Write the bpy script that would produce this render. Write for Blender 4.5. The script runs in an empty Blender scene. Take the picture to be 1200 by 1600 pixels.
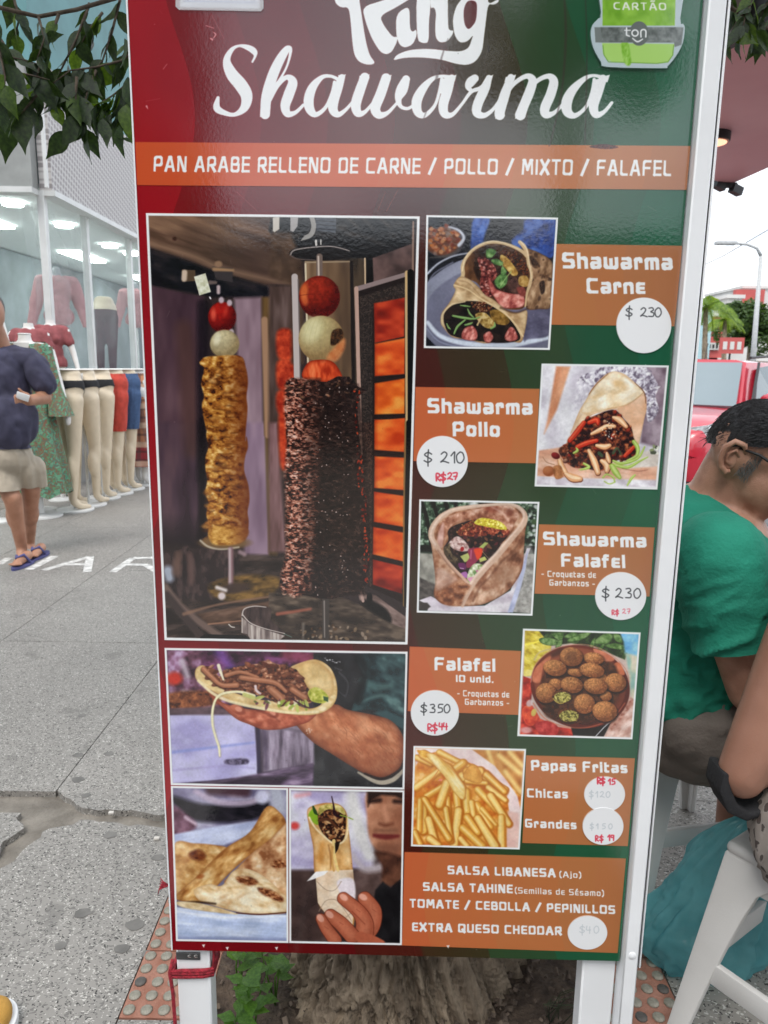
import bpy, bmesh, math, random
import numpy as np
from mathutils import Vector, Matrix, Euler, noise as mnoise
D2R = math.radians
scene = bpy.context.scene
COL = scene.collection

# ---------------------------------------------------------------- camera (1.3 m above the pavement, looking slightly down)
F_PX = 1155.0
DOWN = np.array([-0.01386914,0.98121779,0.19240399]); UPc = -DOWN
FW = np.array([0,0,1.0]); FW = FW - (FW @ UPc) * UPc; FW /= np.linalg.norm(FW); RT = np.cross(FW, UPc)
M3 = np.array([RT, FW, UPc])                       # camera (x right, y down, z forward) -> world
CAMZ = 1.3
cam_d = bpy.data.cameras.new('camera'); cam = bpy.data.objects.new('camera', cam_d); COL.objects.link(cam)
R = M3 @ np.diag([1,-1,-1.0])
cam.matrix_world = Matrix([[*R[0], 0], [*R[1], 0], [*R[2], CAMZ], [0,0,0,1]])
cam_d.sensor_fit = 'VERTICAL'; cam_d.sensor_height = 36; cam_d.sensor_width = 36; cam_d.lens = 36 * F_PX / 1600
cam_d.clip_start = .02; cam_d.clip_end = 2000
cam_d.dof.use_dof = True; cam_d.dof.focus_distance = 1.12; cam_d.dof.aperture_fstop = 12
scene.camera = cam

# ---------------------------------------------------------------- overcast daylight
world = bpy.data.worlds.new('World'); scene.world = world; world.use_nodes = True
nt = world.node_tree; nt.nodes.clear()
def wn(t, **k):
    n = nt.nodes.new(t)
    for a, b in k.items(): setattr(n, a, b)
    return n
SUN_EL, SUN_AZ = D2R(58), D2R(200)
sky = wn('ShaderNodeTexSky', sky_type='NISHITA'); sky.sun_disc = False; sky.sun_elevation = SUN_EL; sky.sun_rotation = SUN_AZ; sky.dust_density = 4; sky.air_density = 1.2
tc = wn('ShaderNodeTexCoord'); mp = wn('ShaderNodeMapping'); mp.inputs['Scale'].default_value = (1,1,2.2)
cn = wn('ShaderNodeTexNoise'); cn.inputs['Scale'].default_value = 3.4; cn.inputs['Detail'].default_value = 5; cn.inputs['Roughness'].default_value = .5
cr = wn('ShaderNodeValToRGB'); cr.color_ramp.elements[0].position = .3; cr.color_ramp.elements[0].color = (4.2,4.8,5.7,1); cr.color_ramp.elements[1].position = .72; cr.color_ramp.elements[1].color = (12.0,12.2,12.4,1)
mx = wn('ShaderNodeMix', data_type='RGBA'); mx.inputs[0].default_value = .88
bg = wn('ShaderNodeBackground'); bg.inputs['Strength'].default_value = .1; wo = wn('ShaderNodeOutputWorld')
L = nt.links.new
L(tc.outputs['Generated'], mp.inputs['Vector']); L(mp.outputs['Vector'], cn.inputs['Vector']); L(cn.outputs['Fac'], cr.inputs['Fac'])
L(sky.outputs[0], mx.inputs[6]); L(cr.outputs[0], mx.inputs[7]); L(mx.outputs[2], bg.inputs['Color']); L(bg.outputs[0], wo.inputs['Surface'])
sd = bpy.data.lights.new('sun', 'SUN'); sd.energy = 1.0; sd.angle = D2R(25); sd.color = (1,.97,.93)
so = bpy.data.objects.new('sun', sd); COL.objects.link(so)
sdir = Vector((math.sin(SUN_AZ) * math.cos(SUN_EL), math.cos(SUN_AZ) * math.cos(SUN_EL), math.sin(SUN_EL)))
so.rotation_euler = (-sdir).to_track_quat('-Z', 'Y').to_euler()
scene.view_settings.view_transform = 'Standard'; scene.view_settings.look = 'None'; scene.view_settings.gamma = 1
scene.view_settings.use_curve_mapping = False; scene.view_settings.exposure = 1.05
scene.cycles.max_bounces = 7; scene.cycles.transparent_max_bounces = 12
scene.cycles.use_denoising = True

# ---------------------------------------------------------------- geometry helpers
def ray(px, py):
    d = M3 @ np.array([(px - 600) / F_PX, (py - 800) / F_PX, 1.0]); return d
def at_y(px, py, Y):           # point seen at that direction, Y metres ahead of the camera
    d = ray(px, py); t = Y / d[1]; return Vector((d[0] * t, Y, CAMZ + d[2] * t))
def at_z(px, py, z=0.0):       # ... on the horizontal plane z
    d = ray(px, py); t = (z - CAMZ) / d[2]; return Vector((d[0] * t, d[1] * t, z))
def at_x(px, py, x):
    d = ray(px, py); t = x / d[0]; return Vector((x, d[1] * t, CAMZ + d[2] * t))
BY, BA = 1.05, D2R(-.8216)     # the board: distance, yaw
BU = np.array([math.cos(BA), math.sin(BA), 0.0]); BN = np.array([math.sin(BA), -math.cos(BA), 0.0]); BO = np.array([0, BY, 0.0])
def board_sz(px, py):
    d = ray(px, py); o = np.array([0,0, CAMZ]); t = ((BO - o) @ BN) / (d @ BN); p = o + d * t
    return float((p - BO) @ BU), float(p[2])
def board_pt(s, z, off=0.0):
    return Vector(BO + BU * s + np.array([0,0, z]) + BN * off)
def project(P):                # (N,3) world -> pixels
    q = (P - np.array([0,0, CAMZ])) @ M3
    return 600 + F_PX * q[...,0] / q[...,2], 800 + F_PX * q[...,1] / q[...,2]

def tag(o, label=None, cat=None, group=None, kind=None):
    if label: o['label'] = label
    if cat: o['category'] = cat
    if group: o['group'] = group
    if kind: o['kind'] = kind
    return o
def thing(name, loc, label, cat, group=None, rz=0):
    o = bpy.data.objects.new(name, None); COL.objects.link(o); o.location = loc; o.rotation_euler = (0,0, rz); o.empty_display_size = .1
    return tag(o, label, cat, group)
def link(name, me, mat=None, parent=None, kind=None):
    o = bpy.data.objects.new(name, me); COL.objects.link(o)
    if mat is not None and not me.materials: me.materials.append(mat)
    if parent is not None:
        o.parent = parent
    if kind: o['kind'] = kind
    return o
def W(o, parent):              # object built in world coordinates put under a parent
    o.parent = parent
    m = Matrix.Identity(4); q = parent
    chain = []
    while q is not None: chain.append(q); q = q.parent
    for q in reversed(chain): m = m @ Matrix.LocRotScale(q.location, q.rotation_euler, q.scale)
    inv = m.inverted()
    o.matrix_local = inv @ Matrix.LocRotScale(o.location, o.rotation_euler, o.scale)
    return o
class MB:
    """collects faces, becomes one mesh"""
    def __init__(s): s.v = []; s.f = []; s.m = []
    def add(s, vs, fs, mi=0):
        b = len(s.v); s.v += [tuple(v) for v in vs]; s.f += [tuple(i + b for i in f) for f in fs]; s.m += [mi] * len(fs); return s
    def box(s, c, d, rot=None, mi=0):
        x, y, z = d[0] / 2, d[1] / 2, d[2] / 2
        P = [Vector(p) for p in ((-x,-y,-z),(x,-y,-z),(x,y,-z),(-x,y,-z),(-x,-y,z),(x,-y,z),(x,y,z),(-x,y,z))]
        if rot is not None: P = [rot @ p for p in P]
        return s.add([p + Vector(c) for p in P], [(0,3,2,1),(4,5,6,7),(0,1,5,4),(1,2,6,5),(2,3,7,6),(3,0,4,7)], mi)
    def span(s, a, b, w, h, up=(0,0,1), mi=0):
        a = Vector(a); b = Vector(b); d = b - a; L_ = d.length; z = d.normalized(); x = z.cross(Vector(up))
        if x.length < 1e-4: x = z.cross(Vector((1,0,0)))
        x.normalize(); y = z.cross(x)
        return s.box((a + b) / 2,(w, h, L_), Matrix((x, y, z)).transposed(), mi)
    def tube(s, pts, r, n=8, cap=True, mi=0):
        pts = [Vector(p) for p in pts]; rs = r if isinstance(r, (list, tuple)) else [r] * len(pts)
        vs = []; fs = []; ref = None
        for i, p in enumerate(pts):
            t = (pts[min(i + 1, len(pts) - 1)] - pts[max(i - 1,0)]).normalized()
            if ref is None: ref = t.cross(Vector((0,0,1)) if abs(t.z) < .9 else Vector((1,0,0))).normalized()
            x = (ref - t * ref.dot(t)).normalized(); y = t.cross(x); ref = x
            for k in range(n):
                a = 2 * math.pi * k / n; vs.append(p + (x * math.cos(a) + y * math.sin(a)) * rs[i])
        for i in range(len(pts) - 1):
            for k in range(n): a, b = i * n + k, i * n + (k + 1) % n; fs.append((a, b, b + n, a + n))
        if cap: fs.append(tuple(range(n - 1,-1,-1))); fs.append(tuple(range((len(pts) - 1) * n, len(pts) * n)))
        return s.add(vs, fs, mi)
    def lathe(s, c, prof, n=24, mi=0):
        vs = []; fs = []
        for r, z in prof:
            for k in range(n): a = 2 * math.pi * k / n; vs.append((c[0] + r * math.cos(a), c[1] + r * math.sin(a), c[2] + z))
        for i in range(len(prof) - 1):
            for k in range(n): a, b = i * n + k, i * n + (k + 1) % n; fs.append((a, b, b + n, a + n))
        fs.append(tuple(range(n - 1,-1,-1))); fs.append(tuple(range((len(prof) - 1) * n, len(prof) * n)))
        return s.add(vs, fs, mi)
    def prism(s, poly2, z0, z1, mi=0):
        n = len(poly2); vs = [(p[0], p[1], z0) for p in poly2] + [(p[0], p[1], z1) for p in poly2]
        return s.add(vs, [tuple(range(n - 1,-1,-1)), tuple(range(n, 2 * n))] + [(i, (i + 1) % n, n + (i + 1) % n, n + i) for i in range(n)], mi)
    def loft(s, rings, close=True, caps=True, mi=0):
        n = len(rings[0]); vs = [p for r in rings for p in r]; fs = []
        for i in range(len(rings) - 1):
            for k in range(n if close else n - 1): a, b = i * n + k, i * n + (k + 1) % n; fs.append((a, b, b + n, a + n))
        if caps and close: fs.append(tuple(range(n - 1,-1,-1))); fs.append(tuple(range((len(rings) - 1) * n, len(rings) * n)))
        return s.add(vs, fs, mi)
    def mesh(s, name, smooth=False, bevel=0, seg=2, recalc=True):
        me = bpy.data.meshes.new(name); me.from_pydata(s.v, [], s.f)
        if s.m and max(s.m): me.polygons.foreach_set('material_index', s.m)
        bm = bmesh.new(); bm.from_mesh(me)
        if recalc: bmesh.ops.recalc_face_normals(bm, faces=bm.faces)
        if bevel:
            es = [e for e in bm.edges if len(e.link_faces) == 2 and e.calc_face_angle(0) > .5]
            bmesh.ops.bevel(bm, geom=es, offset=bevel, segments=seg, affect='EDGES', clamp_overlap=True, profile=.5)
        bm.to_mesh(me); bm.free()
        if smooth or bevel:
            me.polygons.foreach_set('use_smooth', [True] * len(me.polygons))
            if bevel or smooth == 'auto': me.set_sharp_from_angle(angle=D2R(40))
        me.update(); return me
    def build(s, name, mat, parent=None, kind=None, world=True, **k):
        mats = mat if isinstance(mat, (list, tuple)) else [mat]
        me = s.mesh(name, **k)
        for m in mats: me.materials.append(m)
        o = link(name, me)
        if parent is not None:
            if world: W(o, parent)
            else: o.parent = parent
        if kind: o['kind'] = kind
        return o

# soft bodies: overlapping primitives fused into one continuous skin by a voxel remesh
def _sphere(bm, c, r, rot=None, u=16, v=10):
    m = Matrix.Translation(Vector(c)) @ (rot.to_4x4() if rot is not None else Matrix.Identity(4)) @ Matrix.Diagonal((*r, 1))
    bmesh.ops.create_uvsphere(bm, u_segments=u, v_segments=v, radius=1, matrix=m)
def fuse(name, prims, voxel, iters=6, grow=0.0, cuts=(), disp=None, mat=None, parent=None, sub=0, local=False):
    bm = bmesh.new()
    for p in prims:
        if p[0] == 'c':
            _, a, ra, b, rb = p; a = Vector(a); b = Vector(b); ra += grow; rb += grow
            _sphere(bm, a, (ra,) * 3); _sphere(bm, b, (rb,) * 3)
            d = b - a
            if d.length > 1e-4:
                q = d.to_track_quat('Z', 'Y').to_matrix().to_4x4()
                bmesh.ops.create_cone(bm, cap_ends=True, segments=20, radius1=ra, radius2=rb, depth=d.length, matrix=Matrix.Translation((a + b) / 2) @ q)
        else:
            c, r = p[1], p[2]; rot = Euler([D2R(x) for x in p[3]]).to_matrix() if len(p) > 3 else None
            _sphere(bm, c, tuple(x + grow for x in r), rot)
    me = bpy.data.meshes.new(name); bm.to_mesh(me); bm.free()
    o = bpy.data.objects.new('tmp', me); COL.objects.link(o)
    md = o.modifiers.new('r', 'REMESH'); md.mode = 'VOXEL'; md.voxel_size = voxel
    md = o.modifiers.new('s', 'SMOOTH'); md.factor = .6; md.iterations = iters
    if sub: o.modifiers.new('u', 'SUBSURF').levels = sub
    dg = bpy.context.evaluated_depsgraph_get(); dg.update()
    out = bpy.data.meshes.new_from_object(o.evaluated_get(dg)); bpy.data.objects.remove(o); out.name = name
    if cuts:
        bm = bmesh.new(); bm.from_mesh(out)
        for co, no in cuts: bmesh.ops.bisect_plane(bm, geom=bm.verts[:] + bm.edges[:] + bm.faces[:], plane_co=co, plane_no=no, clear_outer=True)
        bm.to_mesh(out); bm.free()
    if disp:
        n = len(out.vertices); co = np.empty(n * 3, np.float32); no = np.empty(n * 3, np.float32)
        out.vertices.foreach_get('co', co); out.vertices.foreach_get('normal', no)
        co = co.reshape(-1,3); no = no.reshape(-1,3); co = disp(co, no); out.vertices.foreach_set('co', co.astype(np.float32).ravel())
    out.polygons.foreach_set('use_smooth', [True] * len(out.polygons)); out.update()
    out.materials.clear()
    if mat: out.materials.append(mat)
    ob = link(name, out)
    if parent is not None:
        if local: ob.parent = parent
        else: W(ob, parent)
    return ob
def wrinkle(amp, sx, sy, sz, seed=0, ridge=False, off=0.0):
    def f(co, no):
        n = fbm(co[:, 0] / sx + co[:, 1] / sy * .7 + 7.1 * seed, co[:, 2] / sz + co[:, 1] / sy + 3.3, seed, 3)
        n = (1 - np.abs(n * 2 - 1) * 2) if ridge else (n * 2 - 1)
        return co + no * (n * amp + off)[:, None]
    return f

# ---------------------------------------------------------------- materials
def srgb(c):
    return tuple(((x / 255) / 12.92 if x / 255 <= .04045 else ((x / 255 + .055) / 1.055) ** 2.4) for x in c)
def mat(name, col, rough=.6, var=.12, scale=20, bump=0, bscale=80, spec=.5, metal=0, col2=None, coat=0, trans=0, alpha=1, emis=None, es=0, sss=0, detail=4, stretch=None, ior=1.5, thresh=(.35,.65)):
    m = bpy.data.materials.new(name); m.use_nodes = True; t = m.node_tree; p = t.nodes['Principled BSDF']
    p.inputs['Roughness'].default_value = rough; p.inputs['Specular IOR Level'].default_value = spec; p.inputs['Metallic'].default_value = metal
    p.inputs['Coat Weight'].default_value = coat; p.inputs['Coat Roughness'].default_value = .08; p.inputs['Transmission Weight'].default_value = trans; p.inputs['Alpha'].default_value = alpha; p.inputs['IOR'].default_value = ior
    if sss: p.inputs['Subsurface Weight'].default_value = sss; p.inputs['Subsurface Scale'].default_value = .012; p.inputs['Subsurface Radius'].default_value = (1,.35,.2)
    if emis: p.inputs['Emission Color'].default_value = (*emis, 1); p.inputs['Emission Strength'].default_value = es
    tcn = t.nodes.new('ShaderNodeTexCoord'); src = tcn.outputs['Object']
    if stretch:
        mpn = t.nodes.new('ShaderNodeMapping'); mpn.inputs['Scale'].default_value = stretch; t.links.new(src, mpn.inputs['Vector']); src = mpn.outputs['Vector']
    n = t.nodes.new('ShaderNodeTexNoise'); n.inputs['Scale'].default_value = scale; n.inputs['Detail'].default_value = detail; t.links.new(src, n.inputs['Vector'])
    r = t.nodes.new('ShaderNodeValToRGB'); e = r.color_ramp.elements
    c2 = col2 if col2 else tuple(min(1, x * (1 + var)) for x in col); c1 = col if col2 else tuple(x * (1 - var) for x in col)
    e[0].position, e[1].position = thresh; e[0].color = (*c1,1); e[1].color = (*c2,1)
    t.links.new(n.outputs['Fac'], r.inputs['Fac']); t.links.new(r.outputs['Color'], p.inputs['Base Color'])
    if bump:
        b = t.nodes.new('ShaderNodeBump'); b.inputs['Strength'].default_value = bump; b.inputs['Distance'].default_value = .01
        n2 = t.nodes.new('ShaderNodeTexNoise'); n2.inputs['Scale'].default_value = bscale; n2.inputs['Detail'].default_value = 5; t.links.new(src, n2.inputs['Vector'])
        t.links.new(n2.outputs['Fac'], b.inputs['Height']); t.links.new(b.outputs['Normal'], p.inputs['Normal'])
    return m
def nodes(m): return m.node_tree, m.node_tree.nodes['Principled BSDF']

# ---------------------------------------------------------------- the printed artwork of the board
# The vinyl print is flat, so it is one picture drawn here stroke by stroke (no file is read).
class Canvas:
    def __init__(self, PX, PY, tocanvas):
        self.PX, self.PY, self.tc = PX, PY, tocanvas
        self.H, self.W = PX.shape
        self.img = np.zeros((self.H, self.W, 3), np.float32)
        self.clip = None
    def win(self, x0, y0, x1, y1):
        q = [self.tc(x, y) for x, y in ((x0, y0),(x1, y0),(x1, y1),(x0, y1))]
        c0 = max(0, int(min(a for a, b in q)) - 2); c1 = min(self.W, int(max(a for a, b in q)) + 3)
        r0 = max(0, int(min(b for a, b in q)) - 2); r1 = min(self.H, int(max(b for a, b in q)) + 3)
        return (slice(r0, max(r1, r0)), slice(c0, max(c1, c0)))
    def put(self, w, m, col, a=1.0):
        if m.size == 0: return
        if self.clip is not None: m = m * self.clip[w]
        m = (m * a)[..., None].astype(np.float32)
        c = np.asarray(col, np.float32)
        self.img[w] = self.img[w] * (1 - m) + c * m

_rs = np.random.RandomState(11)
_G = _rs.rand(8,256,256).astype(np.float32)
def vnoise(x, y, seed=0):
    g = _G[seed % 8]
    xi = np.floor(x); yi = np.floor(y)
    fx = x - xi; fy = y - yi
    fx = fx * fx * (3 - 2 * fx); fy = fy * fy * (3 - 2 * fy)
    xi = xi.astype(np.int32) & 255; yi = yi.astype(np.int32) & 255
    x2 = (xi + 1) & 255; y2 = (yi + 1) & 255
    return (g[yi, xi] * (1 - fx) + g[yi, x2] * fx) * (1 - fy) + (g[y2, xi] * (1 - fx) + g[y2, x2] * fx) * fy
def fbm(x, y, seed=0, octv=3):
    s = 0; a = 1.0; t = 0
    for k in range(octv):
        s = s + a * vnoise(x * 2 ** k + 17.3 * k, y * 2 ** k + 5.1 * k, seed + k); t += a; a *= .55
    return np.clip((s / t - .5) * 1.75 + .5,0,1)

def sd_poly(px, py, P):
    P = np.asarray(P, np.float32)
    d = np.full(px.shape, 1e9, np.float32); ins = np.zeros(px.shape, bool)
    for i in range(len(P)):
        ax, ay = P[i]; bx, by = P[(i + 1) % len(P)]
        ex, ey = bx - ax, by - ay
        L = ex * ex + ey * ey
        if L < 1e-9: continue
        wx = px - ax; wy = py - ay
        t = np.clip((wx * ex + wy * ey) / L, 0,1)
        d = np.minimum(d, (wx - ex * t) ** 2 + (wy - ey * t) ** 2)
        if ay != by:
            ins ^= ((ay > py) != (by > py)) & (px < ex * (py - ay) / (by - ay) + ax)
    d = np.sqrt(d)
    return np.where(ins, -d, d)

def smooth(pts, closed=True, n=6):
    P = [np.array(p, float) for p in pts]; m = len(P); out = []
    rng = range(m if closed else m - 1)
    for i in rng:
        if closed: a, b, c, d = P[i - 1], P[i], P[(i + 1) % m], P[(i + 2) % m]
        else: a, b, c, d = P[max(i - 1,0)], P[i], P[i + 1], P[min(i + 2, m - 1)]
        for k in range(n):
            t = k / n
            out.append(.5 * ((2 * b) + (c - a) * t + (2 * a - 5 * b + 4 * c - d) * t * t + (3 * b - a - 3 * c + d) * t ** 3))
    if not closed: out.append(P[-1])
    return out

def cut(P, k=2, q=.22):
    P = [np.array(p, float) for p in P]
    for _ in range(k):
        O = []
        for i in range(len(P)):
            a, b = P[i], P[(i + 1) % len(P)]; O += [a * (1 - q) + b * q, a * q + b * (1 - q)]
        P = O
    return P

def Z(ox, oy, s):
    def f(*pts):
        return [(ox + p[0] / s, oy + p[1] / s) + tuple(q / s for q in p[2:]) for p in pts]
    return f

def bbox(P, m=3):
    xs = [p[0] for p in P]; ys = [p[1] for p in P]
    return min(xs) - m, min(ys) - m, max(xs) + m, max(ys) + m
def cov(d, soft=1.0): return np.clip(.5 - d / soft, 0,1)

def poly(C, P, col, a=1.0, soft=1.0, sm=False):
    if sm: P = smooth(P)
    w = C.win(*bbox(P, 2 + soft))
    C.put(w, cov(sd_poly(C.PX[w], C.PY[w], P), soft), col, a)

def ramp(v, stops):
    vs = [s[0] for s in stops]
    return np.stack([np.interp(v, vs, [s[1][k] for s in stops]) for k in range(3)], -1)

def tex(C, P, stops, sx=6, sy=6, rot=0, seed=0, soft=1.2, sm=True, octv=3, a=1.0, edge=None, grad=None):
    """polygon filled with a noise driven colour ramp; edge=(px, colour) shades the rim, grad=(x0,y0,x1,y1,colour,amount)"""
    if sm: P = smooth(P)
    w = C.win(*bbox(P, 2 + soft)); X = C.PX[w]; Y = C.PY[w]
    if X.size == 0: return
    d = sd_poly(X, Y, P)
    c, s = math.cos(rot), math.sin(rot)
    v = fbm((X * c + Y * s) / sx, (-X * s + Y * c) / sy, seed, octv)
    col = ramp(v, stops)
    if grad:
        x0, y0, x1, y1, gc, ga = grad
        t = np.clip(((X - x0) * (x1 - x0) + (Y - y0) * (y1 - y0)) / ((x1 - x0) ** 2 + (y1 - y0) ** 2), 0,1) * ga
        col = col * (1 - t[..., None]) + np.array(gc) * t[..., None]
    if edge:
        e = np.clip(1 + d / edge[0], 0,1) ** 2 * (edge[2] if len(edge) > 2 else .8)
        col = col * (1 - e[..., None]) + np.array(edge[1]) * e[..., None]
    C.put(w, cov(d, soft), col, a)

def ell(C, cx, cy, rx, ry, col, rot=0, a=1.0, soft=1.0, shade=None, bump=0, seed=0, lx=-.4, ly=-.6, bs=4):
    """ellipse; shade = dark colour away from the light, bump = noise amount"""
    m = max(rx, ry) + 2 + soft
    w = C.win(cx - m, cy - m, cx + m, cy + m); X = C.PX[w] - cx; Y = C.PY[w] - cy
    if X.size == 0: return
    c, s = math.cos(rot), math.sin(rot)
    u = (X * c + Y * s) / rx; v = (-X * s + Y * c) / ry
    r = np.sqrt(u * u + v * v) + 1e-6
    d = (r - 1) * min(rx, ry)
    if shade is None and not bump: C.put(w, cov(d, soft), col, a); return
    cc = np.broadcast_to(np.asarray(col, np.float32), X.shape + (3,)).copy()
    if shade is not None:
        nz = np.sqrt(np.clip(1 - r * r, 0,1))
        l = np.clip((X / rx * lx + Y / ry * ly) * .75 + nz * .65,0,1)
        t = np.clip(1.15 - l, 0,1)[..., None]
        cc = cc * (1 - t) + np.asarray(shade) * t
    if bump:
        n = fbm(C.PX[w] / bs, C.PY[w] / bs, seed)[..., None]
        cc = cc * (1 + (n - .5) * 2 * bump)
    C.put(w, cov(d, soft), np.clip(cc, 0,255), a)

def stroke(C, P, col, w0=None, a=1.0, soft=1.0, sm=True, n=7):
    """P: (x, y, full width) points"""
    if w0 is not None: P = [(p[0], p[1], w0) for p in P]
    if sm and len(P) > 2: P = smooth(P, False, n)
    mw = max(p[2] for p in P)
    w = C.win(*bbox(P, mw / 2 + 2 + soft)); X = C.PX[w]; Y = C.PY[w]
    if X.size == 0: return
    d = np.full(X.shape, 1e9, np.float32)
    for p, q in zip(P[:-1], P[1:]):
        ex, ey = q[0] - p[0], q[1] - p[1]; L = ex * ex + ey * ey
        t = np.clip(((X - p[0]) * ex + (Y - p[1]) * ey) / max(L, 1e-6), 0,1)
        d = np.minimum(d, np.hypot(X - p[0] - ex * t, Y - p[1] - ey * t) - (p[2] + (q[2] - p[2]) * t) / 2)
    C.put(w, cov(d, soft), col, a)

def inside(pt, P):
    x, y = pt; r = False
    for i in range(len(P)):
        ax, ay = P[i][:2]; bx, by = P[i - 1][:2]
        if (ay > y) != (by > y) and x < (bx - ax) * (y - ay) / (by - ay) + ax: r = not r
    return r

def scatter(C, P, n, cols, r0, r1, elong=1.8, rot=None, seed=0, shade=None, a=1.0, soft=.9, bump=0, spread=1.5):
    """n irregular blobs inside polygon P"""
    R = random.Random(seed); x0, y0, x1, y1 = bbox(P, 0); k = 0; tries = 0
    while k < n and tries < n * 12:
        tries += 1
        p = (R.uniform(x0, x1), R.uniform(y0, y1))
        if not inside(p, P): continue
        k += 1
        r = R.uniform(r0, r1); e = R.uniform(1, elong)
        an = (rot if rot is not None else 0) + R.uniform(-spread, spread)
        ell(C, p[0], p[1], r * e, r, R.choice(cols), an, a, soft, shade, bump, k)

def blur(C, P, r, a=1.0):
    """soft focus inside polygon P"""
    w = C.win(*bbox(P, 0)); A = C.img[w].astype(np.float64).copy(); r = int(max(1, r))
    if A.size == 0: return
    B = A
    for _ in range(2):
        for ax in (0,1):
            pad = [(0,0)] * 3; pad[ax] = (r + 1, r)
            c = np.cumsum(np.pad(B, pad, mode='edge'), ax)
            B = (np.take(c, range(2 * r + 1, c.shape[ax]), ax) - np.take(c, range(0, c.shape[ax] - 2 * r - 1), ax)) / (2 * r + 1)
    C.put(w, cov(sd_poly(C.PX[w], C.PY[w], P), 2.0), B, a)

# ---- lettering: centre-line glyphs, cap height 1, x height .7; corners are rounded, ends square
GL = {
 'S': (.62, [[(.62,1),(0,1),(0,.5),(.62,.5),(.62,0),(0,0)]]),
 'h': (.5, [[(0,1),(0,0)],[(0,.7),(.5,.7),(.5,0)]]),
 'a': (.52, [[(0.04,.7),(.52,.7),(.52,0),(0,0),(0,.35),(.5,.35)]]),
 'w': (.78, [[(0,.7),(0,0),(.78,0),(.78,.7)],[(.39,.6),(.39,0)]]),
 'r': (.32, [[(0,0),(0,.7),(.34,.7),(.34,.52)]]),
 'm': (.76, [[(0,0),(0,.7),(.76,.7),(.76,0)],[(.38,.7),(.38,0)]]),
 'C': (.62, [[(.62,1),(0,1),(0,0),(.62,0)]]),
 'n': (.5, [[(0,0),(0,.7),(.5,.7),(.5,0)]]),
 'e': (.42, [[(.46,.7),(0,.7),(0,0),(.46,0)],[(0,.35),(.42,.35)]]),
 'P': (.6, [[(0,0),(0,1),(.6,1),(.6,.4),(0,.4)]]),
 'o': (.5, [[(0.25,.7),(0,.7),(0,0),(.5,0),(.5,.7),(.25,.7)]]),
 'l': (0, [[(0,1),(0,0)]]),
 'd': (.5, [[(.5,1),(.5,0),(0,0),(0,.7),(.5,.7)]]),
 'F': (.58, [[(.58,1),(0,1),(0,0)],[(0,.5),(.5,.5)]]),
 'f': (.3, [[(.32,1),(.05,1),(.05,0)],[(-.08,.66),(.28,.66)]]),
 'I': (0, [[(0,1),(0,0)]]), '1': (.0, [[(0,1),(0,0)]]),
 'O': (.7, [[(.35,1),(0,1),(0,0),(.7,0),(.7,1),(.35,1)]]),
 'u': (.48, [[(0,.7),(0,0),(.48,0),(.48,.7)]]),
 'i': (0, [[(0,.68),(0,0)],[(0,1.0),(0,.97)]]),
 '.': (0, [[(0,.0),(0,.02)]]),
 '-': (.3, [[(0,.38),(.3,.38)]]),
 'q': (.48, [[(.48,-.25),(.48,.7),(0,.7),(0,0),(.48,0)]]),
 't': (.28, [[(.0,.95),(0,0),(.28,0)],[(0,.68),(.28,.68)]]),
 's': (.42, [[(.44,.7),(0,.7),(0,.35),(.44,.35),(.44,0),(0,0)]]),
 'G': (.64, [[(.64,1),(0,1),(0,0),(.64,0),(.64,.48),(.34,.48)]]),
 'b': (.5, [[(0,1),(0,0),(.5,0),(.5,.7),(0,.7)]]),
 'z': (.42, [[(0,.7),(.44,.7),(0,0),(.44,0)]]),
 'p': (.5, [[(0,-.25),(0,.7),(.5,.7),(.5,0),(0,0)]]),
 'c': (.42, [[(.44,.7),(0,.7),(0,0),(.44,0)]]),
 'j': (.05, [[(.05,.68),(.05,-.22),(-.12,-.22)],[(.05,1.0),(.05,.97)]]),
 'A': (.72, [[(0,0),(.3,1),(.42,1),(.72,0)],[(.14,.3),(.58,.3)]]),
 'L': (.5, [[(0,1),(0,0),(.5,0)]]),
 'B': (.6, [[(0,.5),(.56,.5),(.56,1),(0,1),(0,0),(.62,0),(.62,.5)]]),
 'N': (.64, [[(0,0),(0,1),(.1,1),(.54,0),(.64,0),(.64,1)]]),
 'E': (.5, [[(.54,1),(0,1),(0,0),(.54,0)],[(0,.5),(.5,.5)]]),
 'T': (.6, [[(0,1),(.6,1)],[(.3,1),(.3,0)]]),
 'H': (.6, [[(0,1),(0,0)],[(.6,1),(.6,0)],[(0,.5),(.6,.5)]]),
 'M': (.84, [[(0,0),(.05,1),(.15,1),(.42,.3),(.69,1),(.79,1),(.84,0)]]),
 'X': (.64, [[(0,1),(.64,0)],[(.64,1),(0,0)]]),
 'R': (.6, [[(0,0),(0,1),(.6,1),(.6,.42),(0,.42)],[(.3,.42),(.6,0)]]),
 'Q': (.7, [[(.35,1),(0,1),(0,0),(.7,0),(.7,1),(.35,1)],[(.45,.3),(.7,-.05)]]),
 'U': (.62, [[(0,1),(0,0),(.62,0),(.62,1)]]),
 'D': (.64, [[(0,0),(0,1),(.64,1),(.64,0),(0,0)]]),
 '/': (.5, [[(0,-.05),(.5,1.05)]]),
 '(': (.15, [[(.18,1.05),(0,.85),(0,.1),(.18,-.15)]]), ')': (.15, [[(0,1.05),(.18,.85),(.18,.1),(0,-.15)]]),
 ' ': (.42, []),
}
GL['e2'] = (.5, [[(.5,1),(0,1),(0,0),(.5,0)],[(0,.5),(.46,.5)]])
GL['é'] = (.42, GL['e'][1] + [[(.16,.9),(.3,1.08)]])
GL['Ã'] = (.72, GL['A'][1] + [[(.16,1.32),(.3,1.4),(.42,1.3),(.56,1.38)]])
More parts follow.
